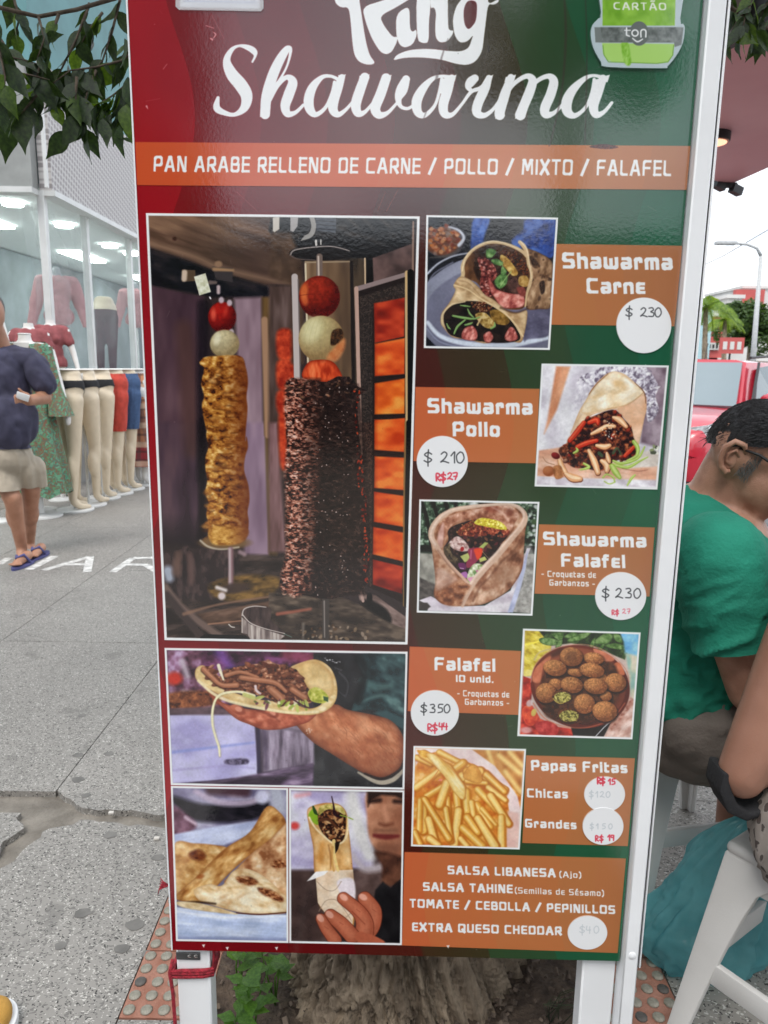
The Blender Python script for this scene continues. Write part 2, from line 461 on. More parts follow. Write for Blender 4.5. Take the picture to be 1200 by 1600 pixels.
def fillet(P, r):
    if len(P) < 3: return P
    out = [P[0]]
    for i in range(1, len(P) - 1):
        a, b, c = map(np.array, (P[i - 1], P[i], P[i + 1]))
        u = a - b; v = c - b; lu, lv = np.linalg.norm(u), np.linalg.norm(v)
        k = min(r, lu * .5 if i > 1 else lu * .9, lv * .5 if i < len(P) - 2 else lv * .9)
        p, q = b + u / lu * k, b + v / lv * k
        for t in (0,.25,.5,.75,1): out.append(tuple(p * (1 - t) ** 2 + 2 * b * t * (1 - t) + q * t * t))
    out.append(P[-1]); return out
def text(C, s, x0, y0, x1, y1, h, col, wt=.2, gap=.24, r=.2, a=1.0, ital=0., sharp=False):
    """line of print whose base line runs from (x0,y0) to (x1,y1) and whose capitals stand h high"""
    ww = wt
    adv = []; x = ww / 2
    for ch in s:
        g = GL[ch]; adv.append(x); x += g[0] + (ww + gap if ch != ' ' else .12)
    tot = x - gap - ww / 2
    ux, uy = (x1 - x0) / tot, (y1 - y0) / tot
    k = h / (1 + ww)
    vx, vy = -(y1 - y0) / max(abs(x1 - x0), 1) * -1 * k * .0 - .055 * k * ((x0 - 560) / 400), -k
    pen = ww * k / 2; penx = ww * abs(ux) / 2
    for ch, ax in zip(s, adv):
        for line in GL[ch][1]:
            L = fillet(line, .02 if sharp and ch in 'AMNXE' else r)
            Q = [(x0 + (ax + p[0] + ital * p[1]) * ux + vx * (p[1] + ww / 2), y0 + (ax + p[0]) * uy + vy * (p[1] + ww / 2)) for p in L]
            # square ends
            w = C.win(*bbox(Q, pen + penx + 2)); X = C.PX[w]; Y = C.PY[w]
            if X.size == 0: continue
            d = np.full(X.shape, 1e9, np.float32)
            for i in range(len(Q) - 1):
                p, q = Q[i], Q[i + 1]
                ex, ey = q[0] - p[0], q[1] - p[1]; L2 = math.hypot(ex, ey) + 1e-6
                if L2 < 1e-3: continue
                ex /= L2; ey /= L2
                t = (X - p[0]) * ex + (Y - p[1]) * ey; n = np.abs(-(X - p[0]) * ey + (Y - p[1]) * ex)
                hw = penx * abs(ey) + pen * abs(ex)
                e0 = hw * .92 if i == 0 else 0; e1 = hw * .92 if i == len(Q) - 2 else 0
                b = np.maximum(n - hw, np.maximum(-e0 - t, t - L2 - e1))
                d = np.minimum(d, b)
                if i: d = np.minimum(d, np.hypot(X - p[0], Y - p[1]) - hw)
            C.put(w, cov(d, .9), col, a)

WHITE = (240,242,242)
# corners of every printed photograph (outer edge of its white rim), and of the orange name panels
PHOTOS = {
 'spits': [(228,333),(656,338),(637,1007),(257,1000)],
 'kebab_hand': [(257,1012),(637,1018),(632,1233.5),(267,1226.5)],
 'flatbread': [(267,1227.5),(450.5,1231),(451,1473),(275,1470)],
 'wrap_hand': [(451.5,1231),(632,1234.5),(628,1476.5),(452,1473)],
 'beef_wrap': [(666,336),(872,340),(859,547),(662,544)],
 'chicken_wrap': [(846,568),(1045,571),(1027,765),(835,760)],
 'falafel_wrap': [(655,780),(843,784),(832,962),(651,957)],
 'falafel_bowl': [(817,982),(1001,988),(988,1155),(808,1150)],
 'fries': [(646,1165),(822,1170),(812,1327),(642,1322)],
}
BANDS = {
 'header': [(211.5,222),(1079,228),(1073,297),(214.5,289.5)],
 'carne': [(869,381),(1066,384),(1054,510),(861,507.5)],
 'pollo': [(649,604.5),(843,607.5),(837,724),(646,720.5)],
 'falafel': [(842,819),(1023,824),(1015,932),(835,927.5)],
 'ten': [(640,1010),(814,1017),(810,1117),(637,1111)],
 'fries': [(822,1180),(992,1184.5),(981,1322),(816,1317)],
 'salsa': [(632,1331),(978,1341),(965,1489),(628,1477)],
}
STICKERS = {'carne': (1005.6,508.5,43,43.5), 'pollo': (691,721,40,40), 'falafel': (969.4,931,40,37.5), 'ten': (679.4,1113.4,37.7,35.5),
 'chicas': (944.4,1240.5,32,28), 'grandes': (941.8,1290,32,29), 'cheddar': (917.6,1456.5,31,26.5)}

def inset(Q, b):
    c = np.mean(Q, 0); out = []
    n = len(Q)
    for i in range(n):
        p = np.array(Q[i], float); u = np.array(Q[(i + 1) % n]) - p; v = np.array(Q[i - 1]) - p
        out.append(tuple(p + u / np.linalg.norm(u) * b + v / np.linalg.norm(v) * b))
    return out
def frame(C, name, b=3.4):
    Q = PHOTOS[name]
    poly(C, Q, WHITE, soft=.8); I = inset(Q, b)
    w = C.win(*bbox(I, 3)); m = np.zeros((C.H, C.W), np.float32)
    m[w] = cov(sd_poly(C.PX[w], C.PY[w], I), .8)
    C.clip = m
    return I

def art_background(C):
    X, Y = C.PX, C.PY
    wave = 24 * np.sin((Y - 60) / 78.0) + 10 * np.sin(Y / 190.0) + (Y - 700) * -.02
    t = X - wave
    q = np.floor((t - 262) / 104.0)
    fr = (t - 262) / 104.0 - q
    tt = (q + .35 + .35 * fr) * 104 + 262
    stops = [(150,(160,24,38)),(262,(150,20,34)),(300,(126,20,30)),(430,(108,18,24)),(560,(88,22,22)),(660,(74,36,26)),(730,(64,52,34)),(820,(54,74,48)),(920,(42,88,62)),(1040,(34,100,72)),(1200,(30,96,68))]
    col = ramp(tt, stops)
    low = np.clip((Y - 900) / 600,0,1)[..., None]
    col = col * (1 + .10 * low * np.array([1.1,1.0,1.0]))
    n = fbm(X / 90, Y / 120,3)[..., None]
    C.img[:] = col * (.97 + .06 * n)

def art_bands(C):
    for k, Q in BANDS.items():
        w = C.win(*bbox(Q)); X, Y = C.PX[w], C.PY[w]
        wave = 24 * np.sin((Y - 60) / 78.0) + 10 * np.sin(Y / 190.0)
        t = X - wave; q = np.floor((t - 262) / 104.0); fr = (t - 262) / 104.0 - q
        tt = (q + .35 + .35 * fr) * 104 + 262
        col = ramp(tt, [(200,(204,88,50)),(600,(204,106,66)),(760,(196,120,74)),(900,(188,124,78)),(1100,(174,120,84))])
        C.put(w, cov(sd_poly(X, Y, Q), .8), col)

def art_script(C):
    A = Z(200,0,3.0); B = Z(560,0,2.7273); K = Z(500,0,4.0)
    L = [
     A((583,290,10),(596,262,14),(590,240,30),(560,222,26),(520,215,13),(485,235,22),(463,285,36),(485,345,56),(530,400,62),(556,450,56),(545,505,40),(500,537,20),(450,528,26),(416,505,34),(422,458,16)),
     A((643,536,46),(650,450,50),(680,350,50),(715,275,44),(748,228,30),(762,240,16),(745,310,11),(710,375,13),(676,420,20)),
     A((668,470,12),(700,400,24),(745,362,24),(772,385,44),(755,440,50),(737,495,46),(748,533,34),(785,527,20),(822,492,15)),
     A((985,372,18),(950,357,16),(910,362,22),(868,405,40),(848,460,48),(852,510,44),(880,537,26),(925,505,18),(955,440,16),(968,385,16)),
     A((1003,362,30),(985,410,44),(965,470,48),(962,515,44),(985,537,28),(1020,515,18),(1055,475,14)),
     A((1110,362,44),(1085,430,48),(1068,490,48),(1078,530,38),(1110,525,20),(1150,480,14)),
     B((118,333,42),(95,400,44),(72,460,44),(88,490,34),(125,480,18),(165,438,13)),
     K((538,495,50),(512,560,72),(490,615,44),(505,665,26),(550,678,22),(592,650,18)),
     B((395,330,20),(350,325,14),(310,340,22),(270,385,38),(248,435,44),(255,480,36),(285,490,22),(325,450,15),(345,390,14),(355,335,14)),
     B((398,332,30),(380,385,42),(362,445,42),(368,485,36),(400,488,20),(440,445,14),(480,392,16),(520,375,18),(552,345,16)),
     B((496,334,34),(478,350,40),(468,370,26),(482,388,16)),
     B((556,332,26),(540,375,40),(510,440,42),(505,480,38),(535,492,24),(570,470,16),(600,430,14)),
     B((650,330,30),(625,400,42),(604,470,44),(602,490,44)),
     B((612,430,12),(660,360,18),(715,325,22),(742,342,36),(730,390,42),(705,450,42),(690,490,46)),
     B((700,430,12),(750,355,18),(805,325,22),(832,345,38),(820,400,42),(795,460,42),(800,488,34),(835,480,18),(880,435,13)),
     B((1045,332,18),(1000,322,14),(960,338,22),(912,385,38),(888,435,46),(892,478,40),(925,492,22),(970,455,15),(995,395,15),(1005,338,14)),
     B((1042,335,34),(1020,395,42),(1002,450,42),(1012,488,32),(1045,478,18),(1080,438,14)),
    ]
    for s in L: stroke(C, s, WHITE)
    for Q in [A((620,510),(666,510),(663,540),(618,549)), A((985,352),(1022,348),(1010,380),(985,390)), A((1085,355),(1133,348),(1125,375),(1080,385)),
              B((98,330),(142,318),(135,345),(95,350)), B((380,328),(418,318),(412,345),(380,348)), B((545,330),(575,318),(565,350),(540,352)),
              B((628,328),(672,318),(664,345),(622,350)), B((352,335),(392,330),(380,380),(352,400),(340,390)), B((1000,340),(1040,332),(1020,390),(1002,420),(992,400)), B((583,480),(622,480),(625,495),(583,507)), B((670,480),(710,480),(712,495),(667,507)), B((1028,330),(1072,318),(1062,350),(1028,350))]:
        poly(C, Q, WHITE)
    for Q in [K((150,-120),(235,-120),(245,-10),(262,100),(285,250),(310,345),(345,390),(330,404),(285,404),(240,385),(212,340),(200,250),(190,120),(178,45),(130,48),(95,20),(90,-20),(130,-60)),
              K((262,42),(400,0),(500,-40),(600,-120),(680,-120),(600,-30),(480,45),(374,100),(400,160),(455,232),(485,228),(482,262),(450,325),(415,342),(375,325),(322,240),(285,140)),
              K((475,85),(560,33),(562,150),(566,188),(582,198),(602,182),(606,222),(580,280),(530,300),(495,280),(475,220)),
              K((600,0),(600,-60),(690,-60),(690,50),(715,48),(725,80),(720,150),(720,230),(745,267),(795,262),(830,215),(835,190),(815,190),(800,175),(800,-60),(600,-60)),
              K((600,-60),(690,-60),(690,60),(681,130),(681,268),(640,271),(605,250)),
              K((690,-60),(800,-60),(800,40),(740,60),(705,35),(690,60))]:
        poly(C, cut(Q), WHITE)
    for Q in [K((880,0),(940,-70),(1050,-70),(1048,30),(1120,-10),(1115,15),(1085,30),(1050,25),(1035,150),(1025,230),(1015,320),(975,385),(920,408),(850,400),(750,370),(620,358),(520,362),(453,380),(480,340),(560,310),(680,303),(800,318),(880,322),(930,300),(950,240),(958,220),(920,262),(870,268),(838,215),(828,120),(850,40))]:
        poly(C, cut(Q), WHITE)
    C2 = K((905,40),(925,8),(960,5),(980,30),(975,120),(950,165),(925,180),(905,150),(898,90))
    w = C.win(*bbox(C2)); poly(C, C2,(96,26,34), sm=True)

def art_text(C):
    W_ = WHITE
    text(C, 'PAN ARABE RELLENO DE CARNE / POLLO / MIXTO / FALAFEL', 240,268.5,1048,275.5,25, W_, wt=.19, gap=.22, r=.2, sharp=True)
    text(C, 'Shawarma', 879,419.5,1051,422,25, W_, wt=.25, gap=.17); text(C, 'Carne', 917,458.5,1008,459.5,24, W_, wt=.25, gap=.17)
    text(C, 'Shawarma', 668,645.5,832,648,23.5, W_, wt=.25, gap=.17); text(C, 'Pollo', 707.5,681.5,781,682.5,23, W_, wt=.25, gap=.17)
    text(C, 'Shawarma', 849,851.5,1010,855.5,21, W_, wt=.25, gap=.17); text(C, 'Falafel', 877,885,977,887.5,20.5, W_, wt=.25, gap=.17)
    text(C, '- Croquetas de', 846,900.8,931,903,9.5, W_, wt=.2, gap=.22); text(C, 'Garbanzos -', 858.5,914.7,929.5,916.5,9.5, W_, wt=.2, gap=.22)
    text(C, 'Falafel', 679,1047,774,1049.5,20.5, W_, wt=.25, gap=.17); text(C, 'IO unid.', 712.5,1065.3,771,1067,11, W_, wt=.25, gap=.2)
    text(C, '- Croquetas de', 714.5,1087.5,795.5,1089.8,9.5, W_, wt=.2, gap=.22); text(C, 'Garbanzos -', 726.5,1101,795.5,1102.8,9.5, W_, wt=.2, gap=.22)
    text(C, 'Papas Fritas', 830,1203.5,980,1208,16.5, W_, wt=.26, gap=.18)
    text(C, 'Chicas', 823.5,1245.5,887,1247.5,14, W_, wt=.25, gap=.2); text(C, 'Grandes', 820.5,1292.5,900.5,1295.5,13.5, W_, wt=.25, gap=.2)
    text(C, 'SALSA LIBANESA', 699.5,1365.5,868,1370.5,13.5, W_, wt=.25, gap=.2); text(C, '(Ajo)', 874,1370.5,908,1371.5,9.5, W_, wt=.17, gap=.24)
    text(C, 'SALSA TAHINE', 661,1391.5,801,1395.5,13.5, W_, wt=.25, gap=.2); text(C, '(Semillas de Sésamo)', 804.5,1395.5,943.5,1400,9.5, W_, wt=.17, gap=.24)
    text(C, 'TOMATE / CEBOLLA / PEPINILLOS', 640,1417.5,961,1428,13.5, W_, wt=.25, gap=.2)
    text(C, 'EXTRA QUESO CHEDDAR', 644,1454.5,877.5,1461,13.5, W_, wt=.25, gap=.2)

INK = (52,54,58); RED = (226,60,84); GHOST = (206,212,216)
def pen(C, pts, col, w, a=1.0): stroke(C, pts, col, w, a=a, soft=.9)
def digit(C, ch, x, y, s, col, w, a=1.0):
    D = {'$': [[(.9,.2),(.5,.05),(.1,.25),(.5,.5),(.9,.72),(.5,.95),(.05,.8)],[(.55,-.2),(.48,.5),(.5,1.3)]],
         '2': [[(.1,.2),(.45,0),(.75,.2),(.5,.6),(.05,.92),(.35,.85),(.95,1.0)]],
         '3': [[(.15,.05),(.6,.0),(.75,.25),(.4,.45),(.8,.6),(.7,.95),(.1,.95)]],
         '0': [[(.5,0),(.1,.35),(.2,.9),(.6,1.0),(.95,.6),(.8,.12),(.5,0)]],
         '1': [[(.2,.35),(.6,0),(.58,.5),(.6,1)]],
         '5': [[(.85,0),(.3,.02),(.22,.4),(.7,.45),(.75,.85),(.15,1)]],
         '7': [[(.1,.05),(.85,.05),(.5,1)],[(.25,.55),(.8,.5)]],
         '4': [[(.2,0),(.15,.55),(.85,.55)],[(.7,.1),(.68,1.05)]],
         '9': [[(.8,.1),(.3,.05),(.2,.4),(.7,.45),(.8,.1),(.75,1.0)]],
         'R': [[(.2,1),(.2,0),(.75,.1),(.65,.45),(.2,.5),(.85,1)]]}
    for L in D[ch]: pen(C, [(x + p[0] * s * .8, y + p[1] * s) for p in L], col, w, a)
def art_stickers(C):
    for k, (cx, cy, rx, ry) in STICKERS.items():
        ell(C, cx, cy, rx, ry, (243,244,245), soft=.8)
    def num(s, xs, y, h, col, w, a=1.0):
        for ch, x in zip(s, xs): digit(C, ch, x, y, h, col, w, a)
    num('$230', (977,1000,1012,1022), 481,14, INK, 1.7);
    num('$210', (662,688,702,712), 706,17, INK, 1.8); num('R$', (680,688), 740,11, RED, 2.4); num('27', (699,707), 738.5,10.5, RED, 2.3)
    num('$230', (940,961,976,989), 919,15, INK, 1.7); num('R$', (955,961), 953,7, RED, 1.8,.8); num('27', (972,979), 951,7, RED, 1.4,.6)
    num('$350', (657,671,683,693), 1100,13, INK, 1.6); num('R$', (667,675), 1131,11, RED, 2.0); num('44', (685,692), 1129,10, RED, 2.0)
    num('R$', (932,938), 1215,9, RED, 2.2); num('15', (949,955), 1216.5,8.5, RED, 2.0)
    num('$120', (920,929,937,946), 1236,9, GHOST, 1.4); num('$150', (921,930,940,950), 1286,8, GHOST, 1.4)
    num('R', (929,), 1305,8, RED, 2.0); num('$', (936,), 1305,8, RED, 1.8); num('19', (948,953), 1303.5,8.5, RED, 2.0)
    num('$40', (905,915,927), 1446,11, GHOST, 1.3)

def art_extras(C):
    # paper card in its sleeve
    poly(C, [(270,-120),(418,-120),(418,22),(270,20)], (214,216,224), a=0)
    poly(C, [(281,-90),(406,-90),(406,14),(281,12)], (224,226,234), soft=.8)
    stroke(C, [(289,2,1.4),(398,4,1.4)], (110,122,186)); stroke(C, [(289,2,1.2),(287,-40,1.2)], (110,122,186)); stroke(C, [(398,4,1.2),(399,-40,1.2)], (110,122,186))
    # green sign
    so = smooth([(940,-60),(1062,-60),(1062,30),(1066,38),(1069,45),(1066,68),(1056,88),(1042,105),(1034,108),(948,106),(938,98),(926,76),(922,55),(925,40),(934,30),(938,20)], True, 3)
    poly(C, so, (190,204,208), soft=.9)
    K = Z(900,0,4.0)
    poly(C, K((163,-60),(618,-60),(612,165),(163,165)),(134,184,60)); tex(C, K((163,-60),(618,-60),(612,165),(163,165)), [(0,(118,170,50)),(1,(158,204,84))], 20,20,0,2,1, sm=False)
    poly(C, K((160,275),(612,280),(600,350),(570,395),(520,402),(240,395),(190,380),(165,340)),(176,216,120), sm=False); stroke(C, K((165,290,5),(172,350,5),(200,392,5),(500,402,5),(570,392,5),(600,350,5),(606,290,5)),(120,166,70), sm=False)
    tex(C, K((280,270),(320,270),(340,400),(300,400)), [(0,(120,176,50)),(1,(170,214,110))], 4,8,.3,3,3)
    poly(C, K((112,176),(668,176),(655,285),(612,300),(608,272),(160,272),(118,270)),(128,134,132)); tex(C, K((150,176),(660,176),(650,270),(160,270)), [(0,(92,98,96)),(1,(150,156,154))], 9,9,0,5,1, sm=False)
    ell(C, *K((390,215))[0], 15,19,(112,118,116))
    text(C, 'CARTÃO', *K((232,66))[0], *K((560,70))[0], 11.5,(232,238,226), wt=.17, gap=.26, r=.4)
    Tn = K((312,180,9),(312,225,9),(330,232,8)); stroke(C, Tn, WHITE, sm=False); stroke(C, K((300,195,7),(335,195,7)), WHITE)
    for a, b, in ((365,212),):
        P = [(a + 19 * math.cos(t), b + 19 * math.sin(t), 9) for t in np.linspace(0,6.3,14)]; stroke(C, K(*P), WHITE)
    stroke(C, K((402,236,9),(402,200,9),(418,190,9),(432,200,9),(432,236,9)), WHITE); stroke(C, K((350,245,7),(380,266,9),(412,250,7)), WHITE)
    # chips, scratches and drips in the laminate
    for q in (((322,40,1.2),(334,44,1)),((333,50,1),(337,54,2.4),(333,60,1)),((329,60,2.2),(332,62,3)),((255,108,.8),(261,100,.8)),((229,166,3),(231,170,1))): stroke(C, list(q),(222,150,150), a=.9)
    for q in (((330,22,1),(350,60,1)),((228,158,.8),(250,154,.8)),((590,330,.9),(602,300,.9)),((604,330,.9),(622,296,.9)),((370,300,.8),(402,330,.8)),((1012,322,.6),(1026,330,.6))): stroke(C, list(q),(206,140,130), a=.35)
    tex(C, [(923,228),(945,225),(966,230),(950,233),(925,231)], [(0,(120,70,50)),(.5,(90,44,40)),(1,(60,36,34))], 3,1.5,0,3,.8)
    for q in (((882,0,3),(884,60,4),(878,140,3),(862,215,3),(858,228,2)),((915,0,2),(917,90,2.4),(914,225,2)),((700,60,1),(690,90,3),(680,130,4),(664,180,2),(655,200,1))): stroke(C, list(q),(70,50,48), a=.5, soft=1.6)
    stroke(C, [(763,72,2),(764,80,2)], (40,30,32));
    Rr_ = random.Random(1)
    for i in range(160):
        x = Rr_.uniform(215,1080); y = Rr_.uniform(0,1490)
        if Rr_.random() < .6: ell(C, x, y, Rr_.uniform(.3,.8), Rr_.uniform(.3,.8), Rr_.choice([(225,215,205),(40,34,34)]), 0, Rr_.uniform(.2,.6))
        else:
            a = Rr_.uniform(0,3.1); l = Rr_.uniform(3,12); stroke(C, [(x, y, .5),(x + l * math.cos(a), y + l * math.sin(a), .4)], (230,205,195), a=Rr_.uniform(.08,.25))
    for x, y in ((318,1479),(355,1483),(432,1483),(531,1494),(700,1480)): poly(C, [(x - 2.5, y - 3),(x + 2.5, y - 3.5),(x + .5, y + 2)], (235,228,222))

def art_spits(C):
    I = frame(C, 'spits', 4.2)
    A = Z(220,320,4.4444); B = Z(420,320,4.4444); D = Z(220,660,4.4444); E = Z(420,660,4.4444)
    poly(C, I, (58,46,46))
    # hood, brushed brown steel
    tex(C, A((40,60),(1090,60),(1090,560),(900,640),(560,480),(330,380),(40,290)), [(0,(84,62,50)),(.5,(116,88,72)),(1,(150,118,94))], 60,10,.35,1,8, grad=A((300,100),(900,500))[0] + A((600,500))[0] + ((70,54,48), .75), sm=False)
    stroke(C, A((60,80,60),(500,110,50),(800,180,44),(1067,230,30)),(176,140,112), a=.45, soft=14)
    stroke(C, A((60,270,40),(350,350,36),(560,440,34),(900,520,30),(1067,540,20)),(168,136,112), a=.6, soft=9)
    ell(C, *A((236,236))[0], 3.6,3.4,(70,44,36), soft=2)
    tex(C, A((60,300),(330,395),(480,450),(860,560),(1067,560),(1067,640),(700,640),(500,640),(60,560)), [(0,(14,14,22)),(.6,(26,26,34)),(1,(48,42,46))], 30,12,.3,2,6, sm=False)
    # back wall, purple-brown
    tex(C, A((60,560),(440,640),(440,1600),(440,1900),(110,1900)), [(0,(66,46,56)),(.5,(84,60,70)),(1,(104,78,86))], 30,90,0,3,6, sm=False)
    tex(C, D((118,0),(400,0),(420,900),(150,900)), [(0,(60,44,54)),(.5,(80,60,72)),(1,(98,74,82))], 22,90,0,4,8, sm=False, grad=(250,800,250,860,(30,24,28),1))
    stroke(C, A((300,860,120),(330,1200,130),(360,1700,120)),(96,66,52), a=.45, soft=16)
    stroke(C, A((440,700,90),(430,1200,80),(420,1900,60)) , (26,20,28), a=.8, soft=10)
    stroke(C, D((430,0,60),(430,500,50),(420,850,60)),(24,18,24), a=.9, soft=8)
    # pale panel right of the left spit
    tex(C, A((650,650),(840,640),(850,1600),(700,1600)) + [], [(0,(136,112,122)),(.6,(160,136,146)),(1,(184,160,160))], 20,80,0,5,7, sm=False)
    tex(C, D((700,0),(870,0),(900,930),(720,930)), [(0,(128,104,122)),(.6,(154,130,148)),(1,(176,150,160))], 20,80,0,6,7, sm=False)
    tex(C, D((860,0),(940,0),(950,950),(890,950)), [(0,(70,54,34)),(1,(120,96,60))], 8,90,0,2,5, sm=False)
    tex(C, A((840,640),(930,640),(940,1600),(860,1600)), [(0,(78,58,36)),(1,(122,94,56))], 8,80,0,2,5, sm=False)
    stroke(C, A((860,800,46),(885,1600,44)),(176,140,112), a=.9, soft=3)
    tex(C, B((0,560),(160,560),(190,1900),(0,1900)), [(0,(60,46,40)),(.5,(84,66,60)),(1,(120,100,96))], 14,70,0,3,6, sm=False)
    tex(C, E((0,0),(60,0),(120,900),(0,900)), [(0,(100,72,70)),(1,(150,116,118))], 12,60,0,5,6, sm=False)
    for y0, y1 in ((880,1060),(1090,1270),(1300,1440)):
        tex(C, B((60,y0),(165,y0),(170,y1),(66,y1)), [(0,(150,40,24)),(1,(214,84,48))], 8,8,0,1,6)
    tex(C, B((70,1440),(130,1440),(130,1800),(80,1800)), [(0,(170,50,28)),(1,(220,90,50))], 8,8,0,1,6)
    # dark upper middle: hood shadow, pulley
    tex(C, B((20,80),(1020,90),(1010,260),(720,380),(560,400),(160,400),(0,180)), [(0,(12,12,14)),(.5,(28,27,29)),(1,(60,54,50))], 40,10,.2,4,4, sm=False)
    tex(C, B((20,180),(150,190),(240,400),(240,1100),(160,1100),(160,560),(0,500)), [(0,(66,50,40)),(1,(104,82,66))], 20,20,0,2,8, sm=False)
    poly(C, B((325,84),(468,96),(468,196),(330,180)),(84,88,96));
    for y in (110,138,166): stroke(C, B((330,y,7),(466,y+10,7)),(48,50,56))
    for x in (560,660,780): stroke(C, B((x,100,26),(x+70,170,12)),(96,84,70), a=.5, soft=5)
    poly(C, B((28,90),(75,80),(74,170),(40,192),(28,180)),(206,200,190))
    poly(C, B((150,85),(205,80),(200,150),(170,190),(150,180)),(176,172,170))
    stroke(C, B((300,90,34),(312,150,34),(290,210,34),(215,240,26)),(160,156,152)); stroke(C, B((215,240,20),(260,170,26),(250,110,30)),(26,26,30))
    ell(C, *B((360,335))[0], 48,12.5,(30,26,26)); stroke(C, B((150,350,9),(180,315,9),(300,296,8),(440,290,8),(560,320,7)),(170,160,156)); stroke(C, B((150,350,7),(200,375,6),(330,385,5)),(110,96,92))
    stroke(C, B((328,250,16),(330,280,14)),(220,216,210)); stroke(C, B((362,245,10),(362,275,10)),(200,196,190))
    # steel panels behind the main spit
    tex(C, B((250,390),(570,385),(580,1260),(270,1260)), [(0,(86,68,54)),(.5,(116,92,70)),(1,(150,124,96))], 20,120,0,3,2, sm=False)
    tex(C, B((560,370),(680,370),(690,1000),(620,1400),(575,1300)), [(0,(40,34,30)),(1,(84,70,56))], 12,90,0,5,2, sm=False)
    stroke(C, B((255,410,12),(275,1200,12)),(222,208,180)); stroke(C, B((255,400,10),(560,395,8)),(170,150,124)); stroke(C, B((180,500,44),(196,1210,40)),(196,186,182)); stroke(C, B((205,520,10),(222,1200,8)),(110,100,96))
    stroke(C, B((668,375,14),(672,560,14)),(206,180,150)); stroke(C, B((575,400,20),(590,1250,20)),(34,28,26))
    stroke(C, B((700,370,50),(700,540,50)),(16,14,14))
    tex(C, B((720,370),(1000,270),(1005,460),(730,540)), [(0,(70,56,54)),(1,(116,92,88))], 20,20,.3,2,2, sm=False)
    stroke(C, B((1003,120,14),(1000,460,14)),(150,124,110))
    # heater column
    poly(C, B((595,575),(960,465),(960,1800),(640,1800)),(36,28,26)); poly(C, E((610,0),(960,0),(945,1270),(930,1250),(690,1140)),(40,26,24))
    tex(C, B((630,640),(945,540),(945,700),(720,720),(720,1800),(650,1800)), [(0,(38,32,30)),(1,(74,62,56))], 2.2,2.2,.7,3, sm=False)
    tex(C, E((640,0),(720,0),(715,1150),(690,1130)), [(0,(44,30,28)),(1,(86,64,54))], 2.2,2.2,.7,3, sm=False)
    stroke(C, B((610,585,34),(965,480,30)),(150,132,130)); stroke(C, B((608,580,28),(640,1800,26)),(196,164,150)); stroke(C, E((625,0,24),(640,160,20)),(196,160,140))
    cells = [(B, 730,685,945,645,940,915,735,960,0),(B,735,965,945,925,942,1175,735,1190,1),(B,735,1240,945,1205,942,1450,735,1455,2),(B,735,1500,945,1480,942,1690,735,1690,1),
             (E,735,-20,945,-20,942,205,735,190,1),(E,735,235,942,245,940,470,732,455,1),(E,730,480,940,510,938,725,730,690,1),(E,725,725,938,765,935,965,722,915,1),(E,722,950,932,1000,925,1190,722,1125,0)]
    for f, *q in cells:
        k = q[8]; P = f((q[0],q[1]),(q[2],q[3]),(q[4],q[5]),(q[6],q[7]))
        st = [[(0,(120,26,14)),(.5,(168,44,24)),(1,(216,80,44))],[(0,(206,66,22)),(.5,(240,104,40)),(1,(252,150,66))],[(0,(222,90,26)),(.5,(248,130,44)),(1,(254,178,82))]][k]
        tex(C, P, [st[0], st[1], st[2]], 26,14,0,2,2.4, sm=False, octv=2, grad=(P[0][0] + 6, P[0][1], P[0][0] - 4, P[0][1], (150,40,16), .7))
    w = C.win(580,455,634,935); X, Y = C.PX[w], C.PY[w]
    if X.size:
        g = (np.sin((X + Y * .55) * 2.1) * np.sin((X * .55 - Y) * 2.1)); C.put(w, np.clip(g, 0,1) * (sd_poly(X, Y, B((725,660),(945,620),(945,1560)) + E((935,1190),(722,1125))) < 0),(70,20,10), .45)
    stroke(C, B((958,470,26),(962,1800,24)),(206,176,130)); stroke(C, E((950,0,16),(938,700,14),(940,1270,18)),(150,120,74), a=.8)
    stroke(C, B((985,470,44),(985,1800,40)),(10,8,8)); stroke(C, E((972,0,34),(960,800,32),(955,1270,30)),(12,8,8))
    # lower trays
    tex(C, D((150,830),(420,900),(1067,930),(1067,1520),(165,1500)), [(0,(38,30,28)),(.5,(62,50,46)),(1,(96,80,74))], 30,8,-.15,3,6, sm=False)
    tex(C, D((150,830),(700,900),(600,1230),(160,1230)), [(0,(34,26,28)),(.5,(56,44,44)),(1,(90,72,70))], 10,20,0,5,8, sm=False)
    stroke(C, D((190,1030,70),(200,1080,60)),(170,176,190), soft=8); stroke(C, D((260,910,50),(250,1040,60)),(120,92,80), a=.7, soft=8); stroke(C, D((340,920,40),(350,1100,50)),(110,84,78), a=.7, soft=8)
    tex(C, D((480,1120),(700,1060),(960,1080),(900,1200),(640,1240),(500,1200)), [(0,(60,46,24)),(.5,(110,84,44)),(1,(150,116,62))], 14,6,-.1,2,6)
    stroke(C, D((170,1150,60),(300,1300,50),(540,1480,50)),(120,100,92), soft=5); stroke(C, D((180,1200,60),(420,1490,60)),(70,58,56), soft=5)
    stroke(C, D((300,1330,24),(560,1260,16),(1000,1195,14)),(150,116,96), a=.8, soft=3)
    tex(C, D((390,1330),(1067,1210),(1067,1420),(470,1400)), [(0,(64,46,38)),(.5,(96,72,58)),(1,(128,100,84))], 26,8,-.15,1,3, sm=False)
    stroke(C, D((470,1400,12),(760,1370,8)),(170,128,104), a=.8); stroke(C, D((900,1330,28),(1067,1300,26)),(170,100,80), a=.7, soft=4)
    poly(C, D((410,1490),(450,1470),(740,1480),(770,1520),(420,1510)),(18,18,20))
    tex(C, E((0,1180),(480,1200),(960,1400),(960,1540),(0,1520)), [(0,(46,38,34)),(.5,(74,62,54)),(1,(118,102,88))], 24,9,.1,4,3, sm=False)
    stroke(C, E((60,1330,24),(290,1295,18)),(176,104,84), a=.8, soft=3)
